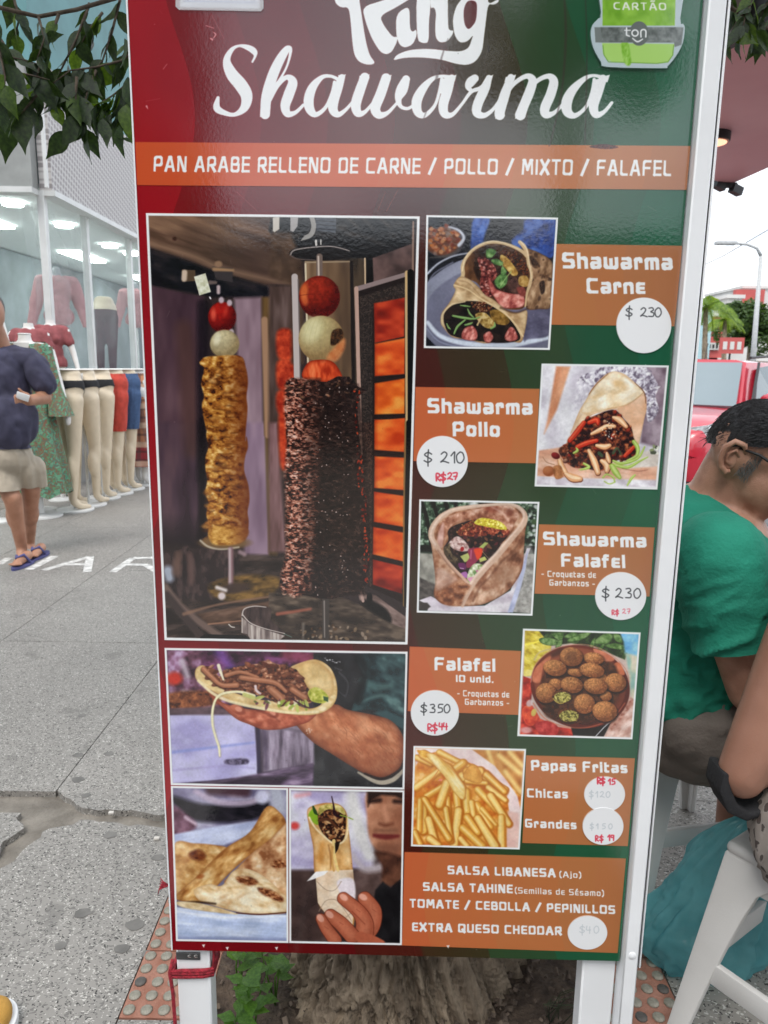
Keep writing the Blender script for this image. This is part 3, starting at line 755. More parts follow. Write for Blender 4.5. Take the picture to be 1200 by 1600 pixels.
    tex(C, E((620,1190),(740,1200),(965,1360),(960,1440),(840,1390),(640,1260)), [(0,(110,90,84)),(1,(170,146,138))], 20,8,.4,2,2, sm=False)
    tex(C, E((640,1260),(840,1390),(820,1300),(700,1230)), [(0,(14,10,10)),(1,(30,24,22))], 9,9,0,1,5)
    stroke(C, E((640,1180,16),(655,1240,20)),(190,160,150)); ell(C, *E((700,1220))[0], 4.5,9,(18,12,12))
    stroke(C, E((395,1235,50),(395,1490,46)),(74,66,62)); stroke(C, E((385,1240,10),(388,1490,8)),(160,150,144), a=.8)
    scatter(C, E((200,1380),(700,1440),(690,1510),(200,1500)), 40, [(150,126,100),(96,70,50),(180,160,140)], .8,2.6, seed=3, a=.7)
    stroke(C, E((0,1420,5),(160,1490,4)),(120,150,140)); stroke(C, E((240,1400,22),(238,1500,10)),(150,140,130), a=.6, soft=3)
    # steel scoop
    tex(C, D((700,1310),(760,1275),(870,1275),(910,1300),(900,1370),(1000,1460),(930,1515),(780,1515),(700,1460)), [(0,(56,44,44)),(1,(98,80,76))], 6,20,0,3, sm=False)
    stroke(C, D((705,1340,9),(720,1295,8),(790,1275,7),(870,1282,6)),(206,196,190)); tex(C, D((700,1350),(760,1400),(870,1440),(1000,1480),(960,1515),(770,1515),(740,1470),(700,1460)), [(0,(110,96,94)),(.5,(160,146,140)),(1,(206,196,188))], 3,30,0,5, sm=False)
    stroke(C, D((705,1330,7),(760,1390,7),(860,1430,6),(1000,1465,5)),(214,204,196)); stroke(C, D((612,1402,7),(630,1418,7),(652,1422,6)),(226,220,210))
    # ---- left spit: hook, tomato, onion, chicken column
    poly(C, A((285,450),(380,455),(380,530),(290,535)),(92,74,58)); stroke(C, A((305,470,38),(302,515,38)),(206,186,166), soft=3)
    poly(C, A((500,430),(640,440),(640,540),(520,520)),(66,60,62), soft=3); stroke(C, A((510,448,26),(640,455,18)),(166,132,100), soft=3); ell(C, *A((540,412))[0], 6,5,(150,120,96), soft=3)
    stroke(C, A((480,540,30),(520,540,24)),(150,130,120), a=.7, soft=3); stroke(C, A((540,570,26),(540,610,24)),(196,176,176), soft=3)
    tex(C, A((370,500),(450,475),(488,605),(408,630)), [(0,(196,196,164)),(.5,(222,222,200)),(1,(236,236,222))], 5,5,0,2,1, sm=False); stroke(C, A((480,642,9),(486,652,9)),(255,255,255))
    ell(C, *A((565,780))[0], 22,24,(206,40,30), 0,1,2.5,(92,12,14), .1); ell(C, *A((505,760))[0], 4,9,(240,110,84), 0,.7,4); ell(C, *A((590,740))[0], 3,8,(220,80,60), .3,.5,4)
    for x, y in ((560,662),(617,682),(630,885)): ell(C, *A((x,y))[0], 4.2,5,(206,190,196), 0,.9,2.5)
    ell(C, *A((583,965))[0], 23,22,(222,214,176), 0,1,2.5,(150,132,96), .08); ell(C, *A((530,930))[0], 5,9,(244,240,216), .2,.6,5)
    col = smooth(A((410,1090),(440,1060),(520,1050),(690,1050),(730,1130),(745,1230),(735,1330),(742,1420),(730,1560),(728,1640))
          + D((735,100),(745,170),(725,240),(718,330),(748,440),(755,540),(742,620),(750,690),(738,780),(690,835),(600,850),(500,845),(470,790),(470,700),(455,640),(470,560),(450,480),(462,400),(450,330),(450,240),(470,170),(455,90),(465,20))
          + A((455,1560),(425,1400),(440,1330),(420,1240),(440,1140),(415,1110)))
    tex(C, col, [(0,(58,26,12)),(.25,(128,72,26)),(.5,(178,118,48)),(.75,(214,162,82)),(1,(240,206,140))], 9,6.5,.2,3,2.4, sm=False, octv=3, grad=A((560,1300),(760,1300))[0] + A((745,1300))[0] + ((112,52,22), .9))
    R = random.Random(5)
    for i in range(46):
        y = 568 + i * 6.1 + R.uniform(-2,2); x = R.uniform(322,368)
        ell(C, x, y, R.uniform(5,9), R.uniform(2.5,5), R.choice([(226,176,96),(206,150,70),(238,206,140),(196,130,56)]), R.uniform(-.5,.5), .75 if x < 352 else .3,4,(150,90,36), .2, i)
        stroke(C, [(x - R.uniform(4,10), y + 5,1),(x, y + R.uniform(4,8), R.uniform(1.5,3.5)),(x + R.uniform(5,12), y + R.uniform(2,7), 1)], (92,46,16), a=.7, soft=2.5)
    ell(C, *D((580,835))[0], 40,10,(128,100,66), 0,.9,4); stroke(C, D((415,820,12),(470,862,12),(560,880,9),(680,866,9)),(206,196,176), soft=3)
    tex(C, D((475,740),(560,720),(740,740),(720,820),(640,850),(500,842)), [(0,(150,96,36)),(.5,(200,146,66)),(1,(228,184,104))], 8,5,0,1,4, grad=A((600,0),(760,0))[0] + A((750,0))[0] + ((120,60,26), .9))
    stroke(C, D((625,880,34),(628,1000,34),(625,1130,38)),(140,108,112), soft=4); stroke(C, D((618,880,14),(620,1130,14)),(206,190,190), soft=4)
    ell(C, *D((650,1150))[0], 27,8,(70,54,50), -.1,.9,5); stroke(C, D((530,1145,26),(590,1165,24)),(224,214,210), soft=4); ell(C, *D((563,1205))[0], 6,6,(220,206,206), 0,1,4)
    stroke(C, D((690,900,30),(720,915,30)),(176,150,156), a=.8, soft=4)
    # ---- main spit
    stroke(C, B((352,360,44),(352,500,44)),(120,104,96)); stroke(C, B((345,360,12),(347,500,12)),(206,190,176))
    ell(C, *B((352,640))[0], 32,33,(186,60,34), 0,1,1.4,(86,14,12), .14,2); ell(C, *B((245,600))[0], 6,12,(222,120,60), .1,.8,5); ell(C, *B((250,660))[0], 5,9,(232,130,70), -.2,.6,4)
    stroke(C, B((215,630,5),(330,620,3),(480,640,3)),(110,26,20), a=.7); stroke(C, B((300,510,4),(400,505,4),(480,570,5)),(90,20,16), a=.7)
    ell(C, *B((365,930))[0], 35.5,36,(214,208,156), 0,1,1.4,(150,124,84), .06); ell(C, *B((300,870))[0], 14,20,(232,228,186), .4,.6,10)
    for k in range(7): stroke(C, B((300+k*26,790,2),(250+k*34,930,3),(300+k*20,1060,2)),(176,164,104), a=.35)
    tex(C, B((440,880),(500,860),(520,920),(470,970),(430,970)), [(0,(40,26,18)),(1,(96,64,40))], 4,4,0,2,2); tex(C, B((400,1060),(520,930),(525,1000),(470,1085)), [(0,(206,110,60)),(1,(226,150,96))], 6,6,0,1,5, a=.75)
    tex(C, B((230,1190),(260,1110),(310,1080),(420,1080),(480,1130),(500,1220),(300,1225)), [(0,(170,50,24)),(.5,(222,92,48)),(1,(240,140,90))], 8,20,0,2, edge=(8,(130,30,14)))
    meat = B((120,1230),(160,1200),(260,1225),(400,1230),(480,1190),(560,1195),(600,1250),(680,1290),(620,1330),(610,1450),(630,1560),(625,1620)) \
         + E((620,60),(640,180),(660,300),(665,450),(690,600),(705,780),(700,950),(690,1110),(640,1170),(540,1200),(440,1225),(330,1220),(220,1190),(120,1175),(75,1120),(100,1000),(120,900),(130,780),(115,650),(130,520),(130,400),(145,300),(130,150),(120,60)) \
         + B((125,1560),(110,1400),(130,1300))
    tex(C, meat, [(0,(20,12,12)),(.45,(40,26,24)),(.75,(60,42,38)),(1,(84,62,54))], 3.2,3,0,4,1.2, sm=False)
    M = [tuple(p) for p in meat]; R = random.Random(8)
    LIT = [(206,150,124),(224,178,156),(176,112,88),(150,86,66),(240,206,190),(120,66,50)]
    strip = [(446,600),(452,592),(500,592),(508,650),(504,720),(498,790),(490,860),(486,925),(460,934),(438,920),(440,895),(447,870),(447,800),(445,740),(449,690),(444,640)]
    tex(C, strip, [(0,(16,8,8)),(.3,(52,28,24)),(.48,(112,62,50)),(.62,(170,108,88)),(.78,(214,160,138)),(1,(246,214,200))], 4.6,3.0,.15,6,7, sm=False, octv=4, grad=(462,700,506,700,(40,25,22),.97))
    tex(C, [(500,600),(560,600),(572,700),(576,800),(570,930),(500,930)], [(0,(22,13,12)),(.5,(40,27,24)),(.75,(60,43,38)),(1,(92,70,60))], 5,3.4,.2,2,5, sm=False, octv=4, a=.75)
    for i in range(330):
        y = R.uniform(592,932); xl = 446 + 2 * math.sin(y / 17.) - (6 if y > 890 else 0)
        u = R.random() ** 1.4; x = xl + u * (56 if y < 820 else 44)
        r = R.uniform(.8,2.4); c = R.choice(LIT) if u < .6 else R.choice(LIT[2:4] + LIT[5:])
        stroke(C, [(x, y, r * .5),(x + r * 1.4, y + R.uniform(-1,1), r),(x + r * 3, y + R.uniform(-1,1.6), r * .4)], c, a=.8 * (1 - u * .5))
    for i in range(240):
        y = R.uniform(596,930); x = R.uniform(446,520); r = R.uniform(2,6)
        stroke(C, [(x, y, .5),(x + r, y + R.uniform(-1.5,1.5), R.uniform(.9,2.0)),(x + r * 2.2, y + R.uniform(-2,2), .5)], (22,11,10), a=.75)
    for i in range(190):
        x = R.uniform(486,568); y = R.uniform(600,925)
        if not inside((x, y), M): continue
        stroke(C, [(x, y, .6),(x + R.uniform(3,7), y - R.uniform(0,2), R.uniform(.8,2.0)),(x + R.uniform(8,13), y + R.uniform(-1,3), .5)], R.choice([(70,54,48),(84,66,58),(44,30,28),(24,14,14)]), a=.6)
    for i in range(70):
        x = R.uniform(490,545); y = R.uniform(600,930)
        ell(C, x, y, R.uniform(.5,1.2), R.uniform(.4,.9),(230,214,206), R.uniform(0,3), .9)
    for i in range(120):
        y = R.uniform(610,925); x = 562 + (y - 600) * .043 - R.uniform(0,9) + (3 if y > 760 else 0)
        if inside((x, y), M): ell(C, x, y, R.uniform(.8,2), R.uniform(1,3), R.choice([(196,60,30),(150,36,22),(226,90,50),(96,24,18)]), R.uniform(-.5,.5), .75)
    for i in range(26):
        x = R.uniform(450,560); y = R.uniform(596,625); ell(C, x, y, R.uniform(3,7), R.uniform(1.5,3), R.choice([(92,66,50),(130,96,70),(70,46,38),(176,130,100)]), R.uniform(-.8,.8), .8,1,(36,20,18), .3, i)
    C.clip = None

def art_kebab(C):
    I = frame(C, 'kebab_hand', 3.4); F = Z(250,1000,3.0)
    poly(C, I, (60,48,64))
    tex(C, F((30,40),(200,40),(330,160),(330,330),(40,330)), [(0,(60,36,50)),(.4,(120,76,96)),(.7,(160,120,150)),(1,(200,176,206))], 14,14,0,2,8, sm=False)
    ell(C, *F((68,180))[0], 12,10,(210,60,44), 0,1,7); stroke(C, F((105,100,30),(130,170,26)),(206,196,206), a=.8, soft=7); stroke(C, F((110,240,20),(160,250,20)),(206,196,200), a=.7, soft=6)
    tex(C, F((40,250),(250,240),(270,300),(45,320)), [(0,(70,36,26)),(.5,(130,74,46)),(1,(176,110,70))], 5,5,0,4,5)
    tex(C, F((200,40),(760,55),(760,130),(600,120),(400,110),(200,160)), [(0,(40,20,36)),(.5,(86,44,70)),(1,(140,80,130))], 14,10,0,5,7, sm=False)
    stroke(C, F((280,60,50),(330,120,40)),(120,80,170), a=.6, soft=10); stroke(C, F((600,60,70),(720,90,50)),(150,64,80), a=.6, soft=10)
    # apron / dark cook
    tex(C, F((720,60),(1155,70),(1145,700),(720,690)), [(0,(26,24,28)),(.6,(44,44,48)),(1,(64,64,66))], 26,26,0,1,3, sm=False)
    tex(C, F((930,70),(1155,75),(1148,430),(1010,330),(900,330),(940,240),(950,150)), [(0,(24,36,40)),(.45,(44,66,70)),(.8,(70,98,100)),(1,(104,134,132))], 22,14,.6,3,4)
    stroke(C, F((950,190,30),(1010,220,36),(1080,215,24)),(90,124,122), a=.7, soft=6); stroke(C, F((940,290,12),(1040,260,20),(1120,300,16)),(96,128,126), a=.7, soft=5)
    stroke(C, F((930,90,40),(960,150,30),(930,280,40)),(18,22,26), a=.8, soft=7); poly(C, F((1000,340),(1060,330),(1150,370),(1146,420)),(56,84,88), soft=3)
    stroke(C, F((840,150,10),(880,200,8),(870,260,8),(840,240,6)),(86,84,88), a=.7, soft=3); stroke(C, F((820,130,8),(850,140,8)),(110,108,110), a=.6, soft=3)
    # counter, lavender white
    tex(C, F((45,350),(440,330),(458,600),(455,640),(58,672)), [(0,(176,170,214)),(.5,(200,196,230)),(1,(216,214,240))], 50,40,0,3,3, sm=False)
    tex(C, F((40,322),(260,310),(330,330),(440,350),(40,350)), [(0,(70,54,60)),(1,(110,88,96))], 14,8,0,4,4, sm=False)
    stroke(C, F((60,525,14),(440,480,10)),(150,158,216), a=.9, soft=4); stroke(C, F((60,610,10),(300,590,8),(440,600,8)),(170,160,206), a=.7, soft=4)
    tex(C, F((310,560),(405,555),(408,580),(315,582)), [(0,(50,40,66)),(1,(130,120,150))], 4,4,0,1,3); poly(C, F((455,420),(470,420),(472,620),(456,620)),(56,46,74), soft=3)
    tex(C, F((470,400),(720,440),(722,580),(480,620)), [(0,(96,84,100)),(.5,(150,136,154)),(1,(190,178,196))], 8,40,0,2,5, sm=False); stroke(C, F((490,430,20),(500,600,16)),(90,76,100), a=.7, soft=6); stroke(C, F((560,400,30),(700,420,24)),(200,186,200), a=.6, soft=7)
    tex(C, F((200,668),(440,630),(720,575),(716,690),(300,680)), [(0,(60,48,64)),(.6,(120,100,126)),(1,(170,150,176))], 30,9,-.12,6,4, sm=False)
    poly(C, F((200,676),(470,636),(600,640),(560,690)),(50,40,52), a=.8, soft=6)
    # arm
    arm = F((600,340),(720,330),(820,300),(880,325),(1000,350),(1080,375),(1130,430),(1146,500),(1140,570),(1110,620),(1040,645),(960,625),(880,580),(800,530),(720,480),(650,410))
    tex(C, arm, [(0,(176,104,70)),(.5,(206,134,94)),(1,(228,164,124))], 18,10,.7,3,1.4, edge=(15,(104,52,34),.8), grad=F((900,380),(1000,640))[0] + F((880,620))[0] + ((140,72,44), .6))
    R = random.Random(3)
    for i in range(190):
        x = R.uniform(800,1140); y = R.uniform(330,640)
        if not inside(F((x, y))[0], arm): continue
        p, q = F((x, y),(x + R.uniform(8,24), y + R.uniform(14,34))); stroke(C, [(p[0], p[1], .5),((p[0] + q[0]) / 2 + 1.5,(p[1] + q[1]) / 2,.8),(q[0], q[1], .4)], (126,66,40), a=.4)
    ell(C, *F((960,400))[0], 20,9,(236,176,136), .5,.5,9)
    stroke(C, F((930,620,10),(1020,665,20),(1090,655,22),(1140,610,16)),(176,166,150), soft=2); stroke(C, F((960,625,8),(1040,648,10),(1120,610,10),(1144,560,8)),(40,22,20), soft=3)
    hand = F((230,240),(290,290),(400,320),(640,340),(740,330),(700,380),(640,400),(560,418),(480,418),(420,395),(360,370),(300,320),(250,280))
    tex(C, hand, [(0,(170,84,60)),(.5,(204,116,88)),(1,(228,150,120))], 12,8,.3,2,1.2, edge=(8,(120,50,34),.8))
    for x, y, rx, ry, ro in ((365,325,13,7,.4),(525,345,11,6,.3)): ell(C, *F((x,y))[0], rx, ry, (214,130,100), ro, 1,2,(160,80,58)); ell(C, *F((x+4,y-2))[0], rx*.45, ry*.55,(232,160,134), ro, .9,1.5)
    stroke(C, F((290,300,8),(380,370,6),(470,400,6)),(130,60,42), a=.5, soft=3); stroke(C, F((460,330,10),(520,350,8),(560,380,6)),(120,52,38), a=.6, soft=3)
    # pita and filling
    tex(C, F((165,170),(172,130),(210,120),(260,170),(300,220),(360,250),(480,280),(600,290),(700,320),(760,290),(700,230),(640,160),(610,130),(660,105),(730,90),(790,120),(820,170),(832,240),(815,300),(760,340),(680,352),(560,340),(440,318),(340,290),(250,240),(190,205)), [(0,(206,170,110)),(.5,(232,206,150)),(1,(248,234,196))], 18,9,.3,4,1, edge=(4,(190,140,80),.7))
    tex(C, F((620,140),(670,105),(740,100),(800,150),(815,230),(780,280),(720,260),(680,200)), [(0,(214,180,120)),(1,(240,214,160))], 12,12,0,5,3, edge=(10,(196,150,90),.7))
    stroke(C, F((180,190,12),(250,250,14),(340,290,14),(480,320,14),(620,340,12),(740,335,12)),(246,232,190), a=.9, soft=2)
    fill = F((205,130),(240,125),(280,170),(310,140),(400,118),(520,108),(620,130),(650,150),(690,220),(710,290),(640,295),(560,300),(500,270),(380,240),(310,238),(250,190))
    tex(C, fill, [(0,(44,20,16)),(.3,(104,56,38)),(.6,(156,98,70)),(.85,(196,142,110)),(1,(224,182,150))], 5,3.5,.2,5,1.2)
    scatter(C, fill, 130, [(150,92,62),(176,116,84),(196,140,108),(116,62,42),(84,40,30),(210,166,136)], 2,4.6,2.8,.2,7,(90,46,32), .95,.9,.25,.9)
    for q in (((205,135,24),(240,170,22),(290,210,20),(360,210,26)),((310,165,20),(380,150,16),(460,175,12)),((380,175,22),(450,185,24),(540,200,22),(590,240,16)),((520,230,34),(565,270,36),(570,290,24)),((620,230,26),(680,270,28))):
        stroke(C, F(*[(a, b + 5, c + 5) for a, b, c in q]),(70,34,24), a=.8, soft=2); stroke(C, F(*q),(170,110,78), soft=2); stroke(C, F(*[(a, b - 3, c * .4) for a, b, c in q]),(206,150,118), a=.8, soft=2.5)
    scatter(C, F((440,260),(600,280),(700,300),(690,325),(560,320),(440,300)), 34, [(196,206,110),(150,170,70),(236,232,196),(96,110,50),(110,60,80)], 1,2.6,3,.2,9, None, .9)
    tex(C, F((695,240),(730,220),(770,240),(790,270),(770,295),(720,290),(700,270)), [(0,(150,160,50)),(.5,(206,206,90)),(1,(236,232,150))], 5,5,0,2); poly(C, F((765,262),(790,268),(788,290),(768,282)),(66,96,60))
    stroke(C, F((620,275,8),(660,300,6),(700,318,4)),(70,26,40)); stroke(C, F((448,215,12),(452,235,12),(470,250,10)),(224,206,206))
    stroke(C, F((275,118,16),(285,150,14),(298,185,8)),(240,232,206));
    stroke(C, F((440,265,16),(380,245,12),(310,248,12),(270,270,12),(250,320,12),(248,390,12),(262,450,11),(278,500,11),(282,545,9)),(150,130,90), a=.5, soft=3)
    stroke(C, F((440,262,18),(380,243,12),(310,246,11),(268,268,11),(248,320,11),(246,390,11),(260,450,10),(276,500,10),(280,542,8)),(240,234,196)); stroke(C, F((395,255,18),(440,270,18)),(206,206,130))
    for i in range(12): ell(C, *F((775+i*6+R.uniform(-4,4), 88+i*1.6+R.uniform(-5,5)))[0], R.uniform(.5,1.6), R.uniform(.5,1.1),(240,240,240))
    for i in range(9): ell(C, *F((700+R.uniform(-14,14), 425+R.uniform(-14,14)))[0], R.uniform(.5,1.2), .7,(236,220,206))
    blur(C, I, 1,.55); grain(C, I, .03)
    C.clip = None

def art_flatbread(C):
    I = frame(C, 'flatbread', 3.2); F = Z(250,1210,3.0)
    poly(C, I, (120,116,140))
    tex(C, F((50,50),(600,60),(600,330),(60,330)), [(0,(96,90,118)),(.5,(140,134,162)),(1,(190,186,206))], 40,20,.3,2,8, sm=False)
    tex(C, F((60,100),(230,140),(500,120),(470,200),(300,225),(150,210),(60,130)), [(0,(24,24,30)),(1,(50,46,54))], 20,8,.2,3,8)
    stroke(C, F((170,80,26),(280,130,30),(420,130,28),(500,90,30)),(196,180,200), a=.85, soft=6); stroke(C, F((240,70,50),(400,80,50)),(70,40,46), a=.8, soft=9); ell(C, *F((480,105))[0], 11,11,(206,206,226), 0,.9,6)
    tex(C, F((60,150),(120,180),(170,230),(140,270),(60,280)), [(0,(90,50,70)),(1,(150,110,130))], 12,12,0,2,7); stroke(C, F((120,200,16),(165,230,14)),(226,206,220), a=.8, soft=4)
    stroke(C, F((540,60,70),(560,150,70)),(186,190,200), a=.8, soft=12)
    tex(C, F((60,280),(250,245),(460,215),(480,260),(300,330),(60,340)), [(0,(176,184,214)),(1,(216,222,242))], 40,10,-.2,3,4, sm=False)
    tex(C, F((75,620),(300,650),(596,655),(598,775),(80,770)), [(0,(170,184,214)),(.5,(196,208,234)),(1,(222,230,246))], 50,9,.05,4,3, sm=False)
    stroke(C, F((80,640,10),(300,668,10),(596,662,8)),(236,240,250), a=.8, soft=3); stroke(C, F((80,765,16),(596,772,16)),(140,150,186), a=.8, soft=4)
    b1 = F((66,330),(160,322),(260,330),(320,350),(300,430),(180,520),(90,560),(66,560))
    tex(C, b1, [(0,(176,124,70)),(.45,(214,170,110)),(1,(240,212,164))], 14,10,.3,1,2.5, edge=(6,(170,110,60),.7)); tex(C, F((135,370),(180,350),(215,375),(200,400),(150,395)), [(0,(80,34,24)),(1,(140,76,40))], 6,4,0,2,5)
    b2 = F((80,560),(180,470),(300,350),(420,270),(500,150),(560,175),(590,230),(540,290),(460,350),(360,430),(260,530),(190,600),(90,590))
    tex(C, b2, [(0,(150,96,50)),(.4,(196,146,86)),(.75,(226,186,126)),(1,(240,212,160))], 10,20,.9,3,2, edge=(7,(150,96,52),.75))
    tex(C, F((596,220),(520,300),(440,360),(370,430),(300,500),(330,560),(500,640),(598,640)), [(0,(150,96,62)),(.4,(206,160,118)),(.8,(232,200,160)),(1,(244,222,192))], 14,12,-.4,5,2, edge=(7,(160,110,70),.6), sm=False)
    b3 = F((160,540),(230,512),(290,520),(340,455),(400,440),(480,470),(560,540),(598,580),(598,645),(470,655),(350,640),(240,610),(180,585))
    tex(C, b3, [(0,(206,170,120)),(.4,(232,208,168)),(1,(250,240,214))], 18,10,.3,2,1.6, edge=(6,(196,156,110),.7))
    for q in (F((360,480),(420,478),(460,505),(420,520),(370,505)), F((460,530),(520,540),(580,580),(560,595),(480,560)), F((520,410),(580,400),(596,430),(540,440))):
        tex(C, q, [(0,(84,44,30)),(.5,(150,90,56)),(1,(206,160,116))], 5,3,.3,4,4)
    ell(C, *F((190,478))[0], 6,3.5,(170,96,50), -.3,.8,3); R = random.Random(4)
    for i in range(26):
        x, y = R.uniform(100,590), R.uniform(340,600); p = F((x, y))[0]
        if C.PX.size: ell(C, p[0], p[1], R.uniform(3,8), R.uniform(1.5,3), R.choice([(176,120,70),(196,140,86)]), R.uniform(-1,.2), .4,4)
    stroke(C, F((80,600,10),(180,598,10),(260,605,8)),(50,34,26), a=.9, soft=3); tex(C, F((80,595),(190,603),(330,640),(350,655),(120,625)), [(0,(206,176,130)),(1,(240,222,186))], 10,5,.2,3,2)
    stroke(C, F((360,648,6),(470,655,7),(596,645,6)),(90,50,40), a=.9)
    blur(C, I, 1,.55); grain(C, I, .03)
    C.clip = None

def art_wraphand(C):
    I = frame(C, 'wrap_hand', 3.2); F = Z(250,1210,3.0)
    poly(C, I, (84,70,70))
    tex(C, F((605,70),(980,80),(1000,440),(605,450)), [(0,(170,160,196)),(.5,(206,200,222)),(1,(232,232,238))], 34,30,0,2,8, sm=False)
    ell(C, *F((632,240))[0], 7,6,(214,70,66), 0,.9,5); stroke(C, F((640,100,20),(700,90,16)),(220,150,150), a=.7, soft=6); stroke(C, F((620,400,60),(700,420,50)),(150,140,180), a=.6, soft=10)
    stroke(C, F((900,100,60),(930,250,70),(980,380,60)),(226,224,220), a=.9, soft=12)
    tex(C, F((605,450),(1060,440),(1060,790),(608,775)), [(0,(60,46,44)),(.6,(84,66,62)),(1,(108,88,84))], 30,30,0,5,7, sm=False)
    stroke(C, F((905,380,30),(960,440,34),(1050,430,40)),(196,186,190), a=.8, soft=8)
    # man out of focus: an everyday face
    tex(C, F((975,80),(1140,85),(1140,390),(1070,385),(1010,345),(980,290),(970,200)), [(0,(170,116,90)),(.6,(200,146,116)),(1,(222,172,144))], 26,26,0,3,5, grad=F((1040,200),(1140,250))[0] + F((1140,230))[0] + ((140,86,64), .7))
    poly(C, F((970,75),(1142,78),(1142,120),(1100,100),(1040,96),(990,120),(975,150)),(52,36,32), soft=5)
    for q in (F((985,125,20),(1030,120,22)), F((1100,125,20),(1140,128,20))): stroke(C, q, (44,28,26), a=.85, soft=5)
    stroke(C, F((1050,150,16),(1062,210,18)),(216,160,130), a=.6, soft=6); stroke(C, F((1030,230,12),(1060,238,16),(1090,230,12)),(120,70,52), a=.8, soft=5)
    stroke(C, F((1005,285,18),(1060,292,26),(1115,288,16)),(120,52,50), a=.95, soft=4); stroke(C, F((1010,262,14),(1110,262,14)),(120,80,62), a=.6, soft=6); stroke(C, F((1030,345,40),(1100,350,40)),(120,80,64), a=.6, soft=9)
    tex(C, F((1010,360),(1140,392),(1140,500),(1045,520),(1040,430)), [(0,(70,44,36)),(1,(130,86,66))], 20,20,0,2,6)
    tex(C, F((1010,540),(1045,500),(1080,530),(1140,480),(1130,790),(1000,785),(985,690)), [(0,(26,24,26)),(1,(44,42,44))], 20,20,0,2,4, sm=False)
    # wrap
    w = F((690,170),(720,145),(780,132),(840,140),(875,180),(885,260),(895,350),(905,460),(914,590),(905,715),(860,700),(780,650),(742,600),(735,500),(722,440),(718,340),(700,250))
    tex(C, w, [(0,(196,146,86)),(.4,(224,180,120)),(1,(242,214,166))], 14,20,0,3,1.2, edge=(6,(170,110,60),.7))
    tex(C, F((728,460),(800,450),(905,445),(914,590),(900,718),(850,695),(775,650),(740,600)), [(0,(206,176,146)),(.5,(228,204,176)),(1,(244,228,206))], 22,16,.2,4,1, sm=False)
    tex(C, F((830,500),(905,490),(912,590),(860,580)), [(0,(222,210,216)),(1,(240,232,236))], 10,10,0,1,3)
    poly(C, F((688,500),(730,455),(790,450),(770,470),(720,490)),(236,234,232))
    tex(C, F((735,190),(780,160),(860,165),(872,210),(866,290),(840,320),(800,310),(760,270),(740,225)), [(0,(30,18,16)),(.5,(76,44,32)),(.8,(150,100,66)),(1,(206,160,110))], 3.5,4.5,.3,5,1)
    scatter(C, F((745,200),(860,180),(868,280),(820,310),(770,270)), 46, [(60,30,22),(150,96,60),(206,160,110),(40,22,20),(226,190,140)], 1,2.4,3,.9,5, None, .9)
    tex(C, F((750,150),(800,138),(850,150),(870,190),(820,165),(780,165),(745,190)), [(0,(150,140,70)),(.5,(206,190,110)),(1,(236,222,160))], 5,5,0,2); poly(C, F((695,195),(715,160),(735,175),(742,230),(725,230)),(140,176,50), soft=1.6, sm=True); stroke(C, F((718,150,10),(728,175,16),(735,185,8)),(50,80,40))
    stroke(C, F((805,102,4),(815,150,8),(820,185,14),(850,200,8)),(50,28,36)); stroke(C, F((845,190,5),(880,200,6),(905,210,4)),(150,176,70)); stroke(C, F((745,215,12),(790,210,16),(830,250,10)),(96,58,40))
    stroke(C, F((700,200,8),(725,245,8),(770,290,8),(810,320,9),(850,320,8),(878,280,7),(880,200,6)),(244,226,184)); stroke(C, F((815,310,16),(818,380,14),(835,450,10)),(232,206,140)); stroke(C, F((808,340,14),(805,400,12),(815,450,10)),(206,160,96)); poly(C, F((820,320),(845,310),(835,350),(822,370)),(40,30,24))
    stroke(C, F((790,330,6),(800,380,10),(800,440,6)),(150,96,50), a=.6, soft=2); stroke(C, F((760,330,30),(750,400,26)),(206,140,66), a=.5, soft=6)
    for q in (F((735,500,4),(780,540,4),(820,540,4),(850,500,4)), F((745,640,4),(780,590,4),(830,590,4),(870,640,4),(900,690,3)), F((830,700,4),(870,670,4),(905,640,3))): stroke(C, q, (176,150,130), a=.8)
    # fingers
    sk = [(0,(170,88,62)),(.5,(200,116,86)),(1,(224,150,118))]
    for q in (F((960,580,62),(1005,640,66),(990,720,70),(930,760,80)), F((860,580,56),(930,640,64),(960,700,80),(950,770,90)), F((800,660,58),(850,700,66),(900,755,70)), F((755,675,46),(780,720,54),(820,775,60))):
        stroke(C, [(a, b, c + 1.6) for a, b, c in q], (96,40,28), soft=1.4); stroke(C, q, (176,98,72), soft=1.6); stroke(C, [(a - 1, b - 1.2, c * .55) for a, b, c in q], (206,128,98), a=.7, soft=6); stroke(C, [(q[1][0] - 3, q[1][1] - 3,1),(q[1][0] + 3, q[1][1] + 1,1)], (136,66,48), a=.5)
    for x, y, r in ((952,574,.5),(862,575,.6),(795,655,.7),(752,672,.9)): ell(C, *F((x,y))[0], 7,4.6,(232,176,156), r, .9,1.6)
    stroke(C, F((940,760,50),(1000,780,50),(1040,790,30)),(190,106,78), soft=2); stroke(C, F((900,640,5),(960,700,5)),(140,66,48), a=.6)
    blur(C, I, 1,.55); grain(C, I, .03)
    C.clip = None

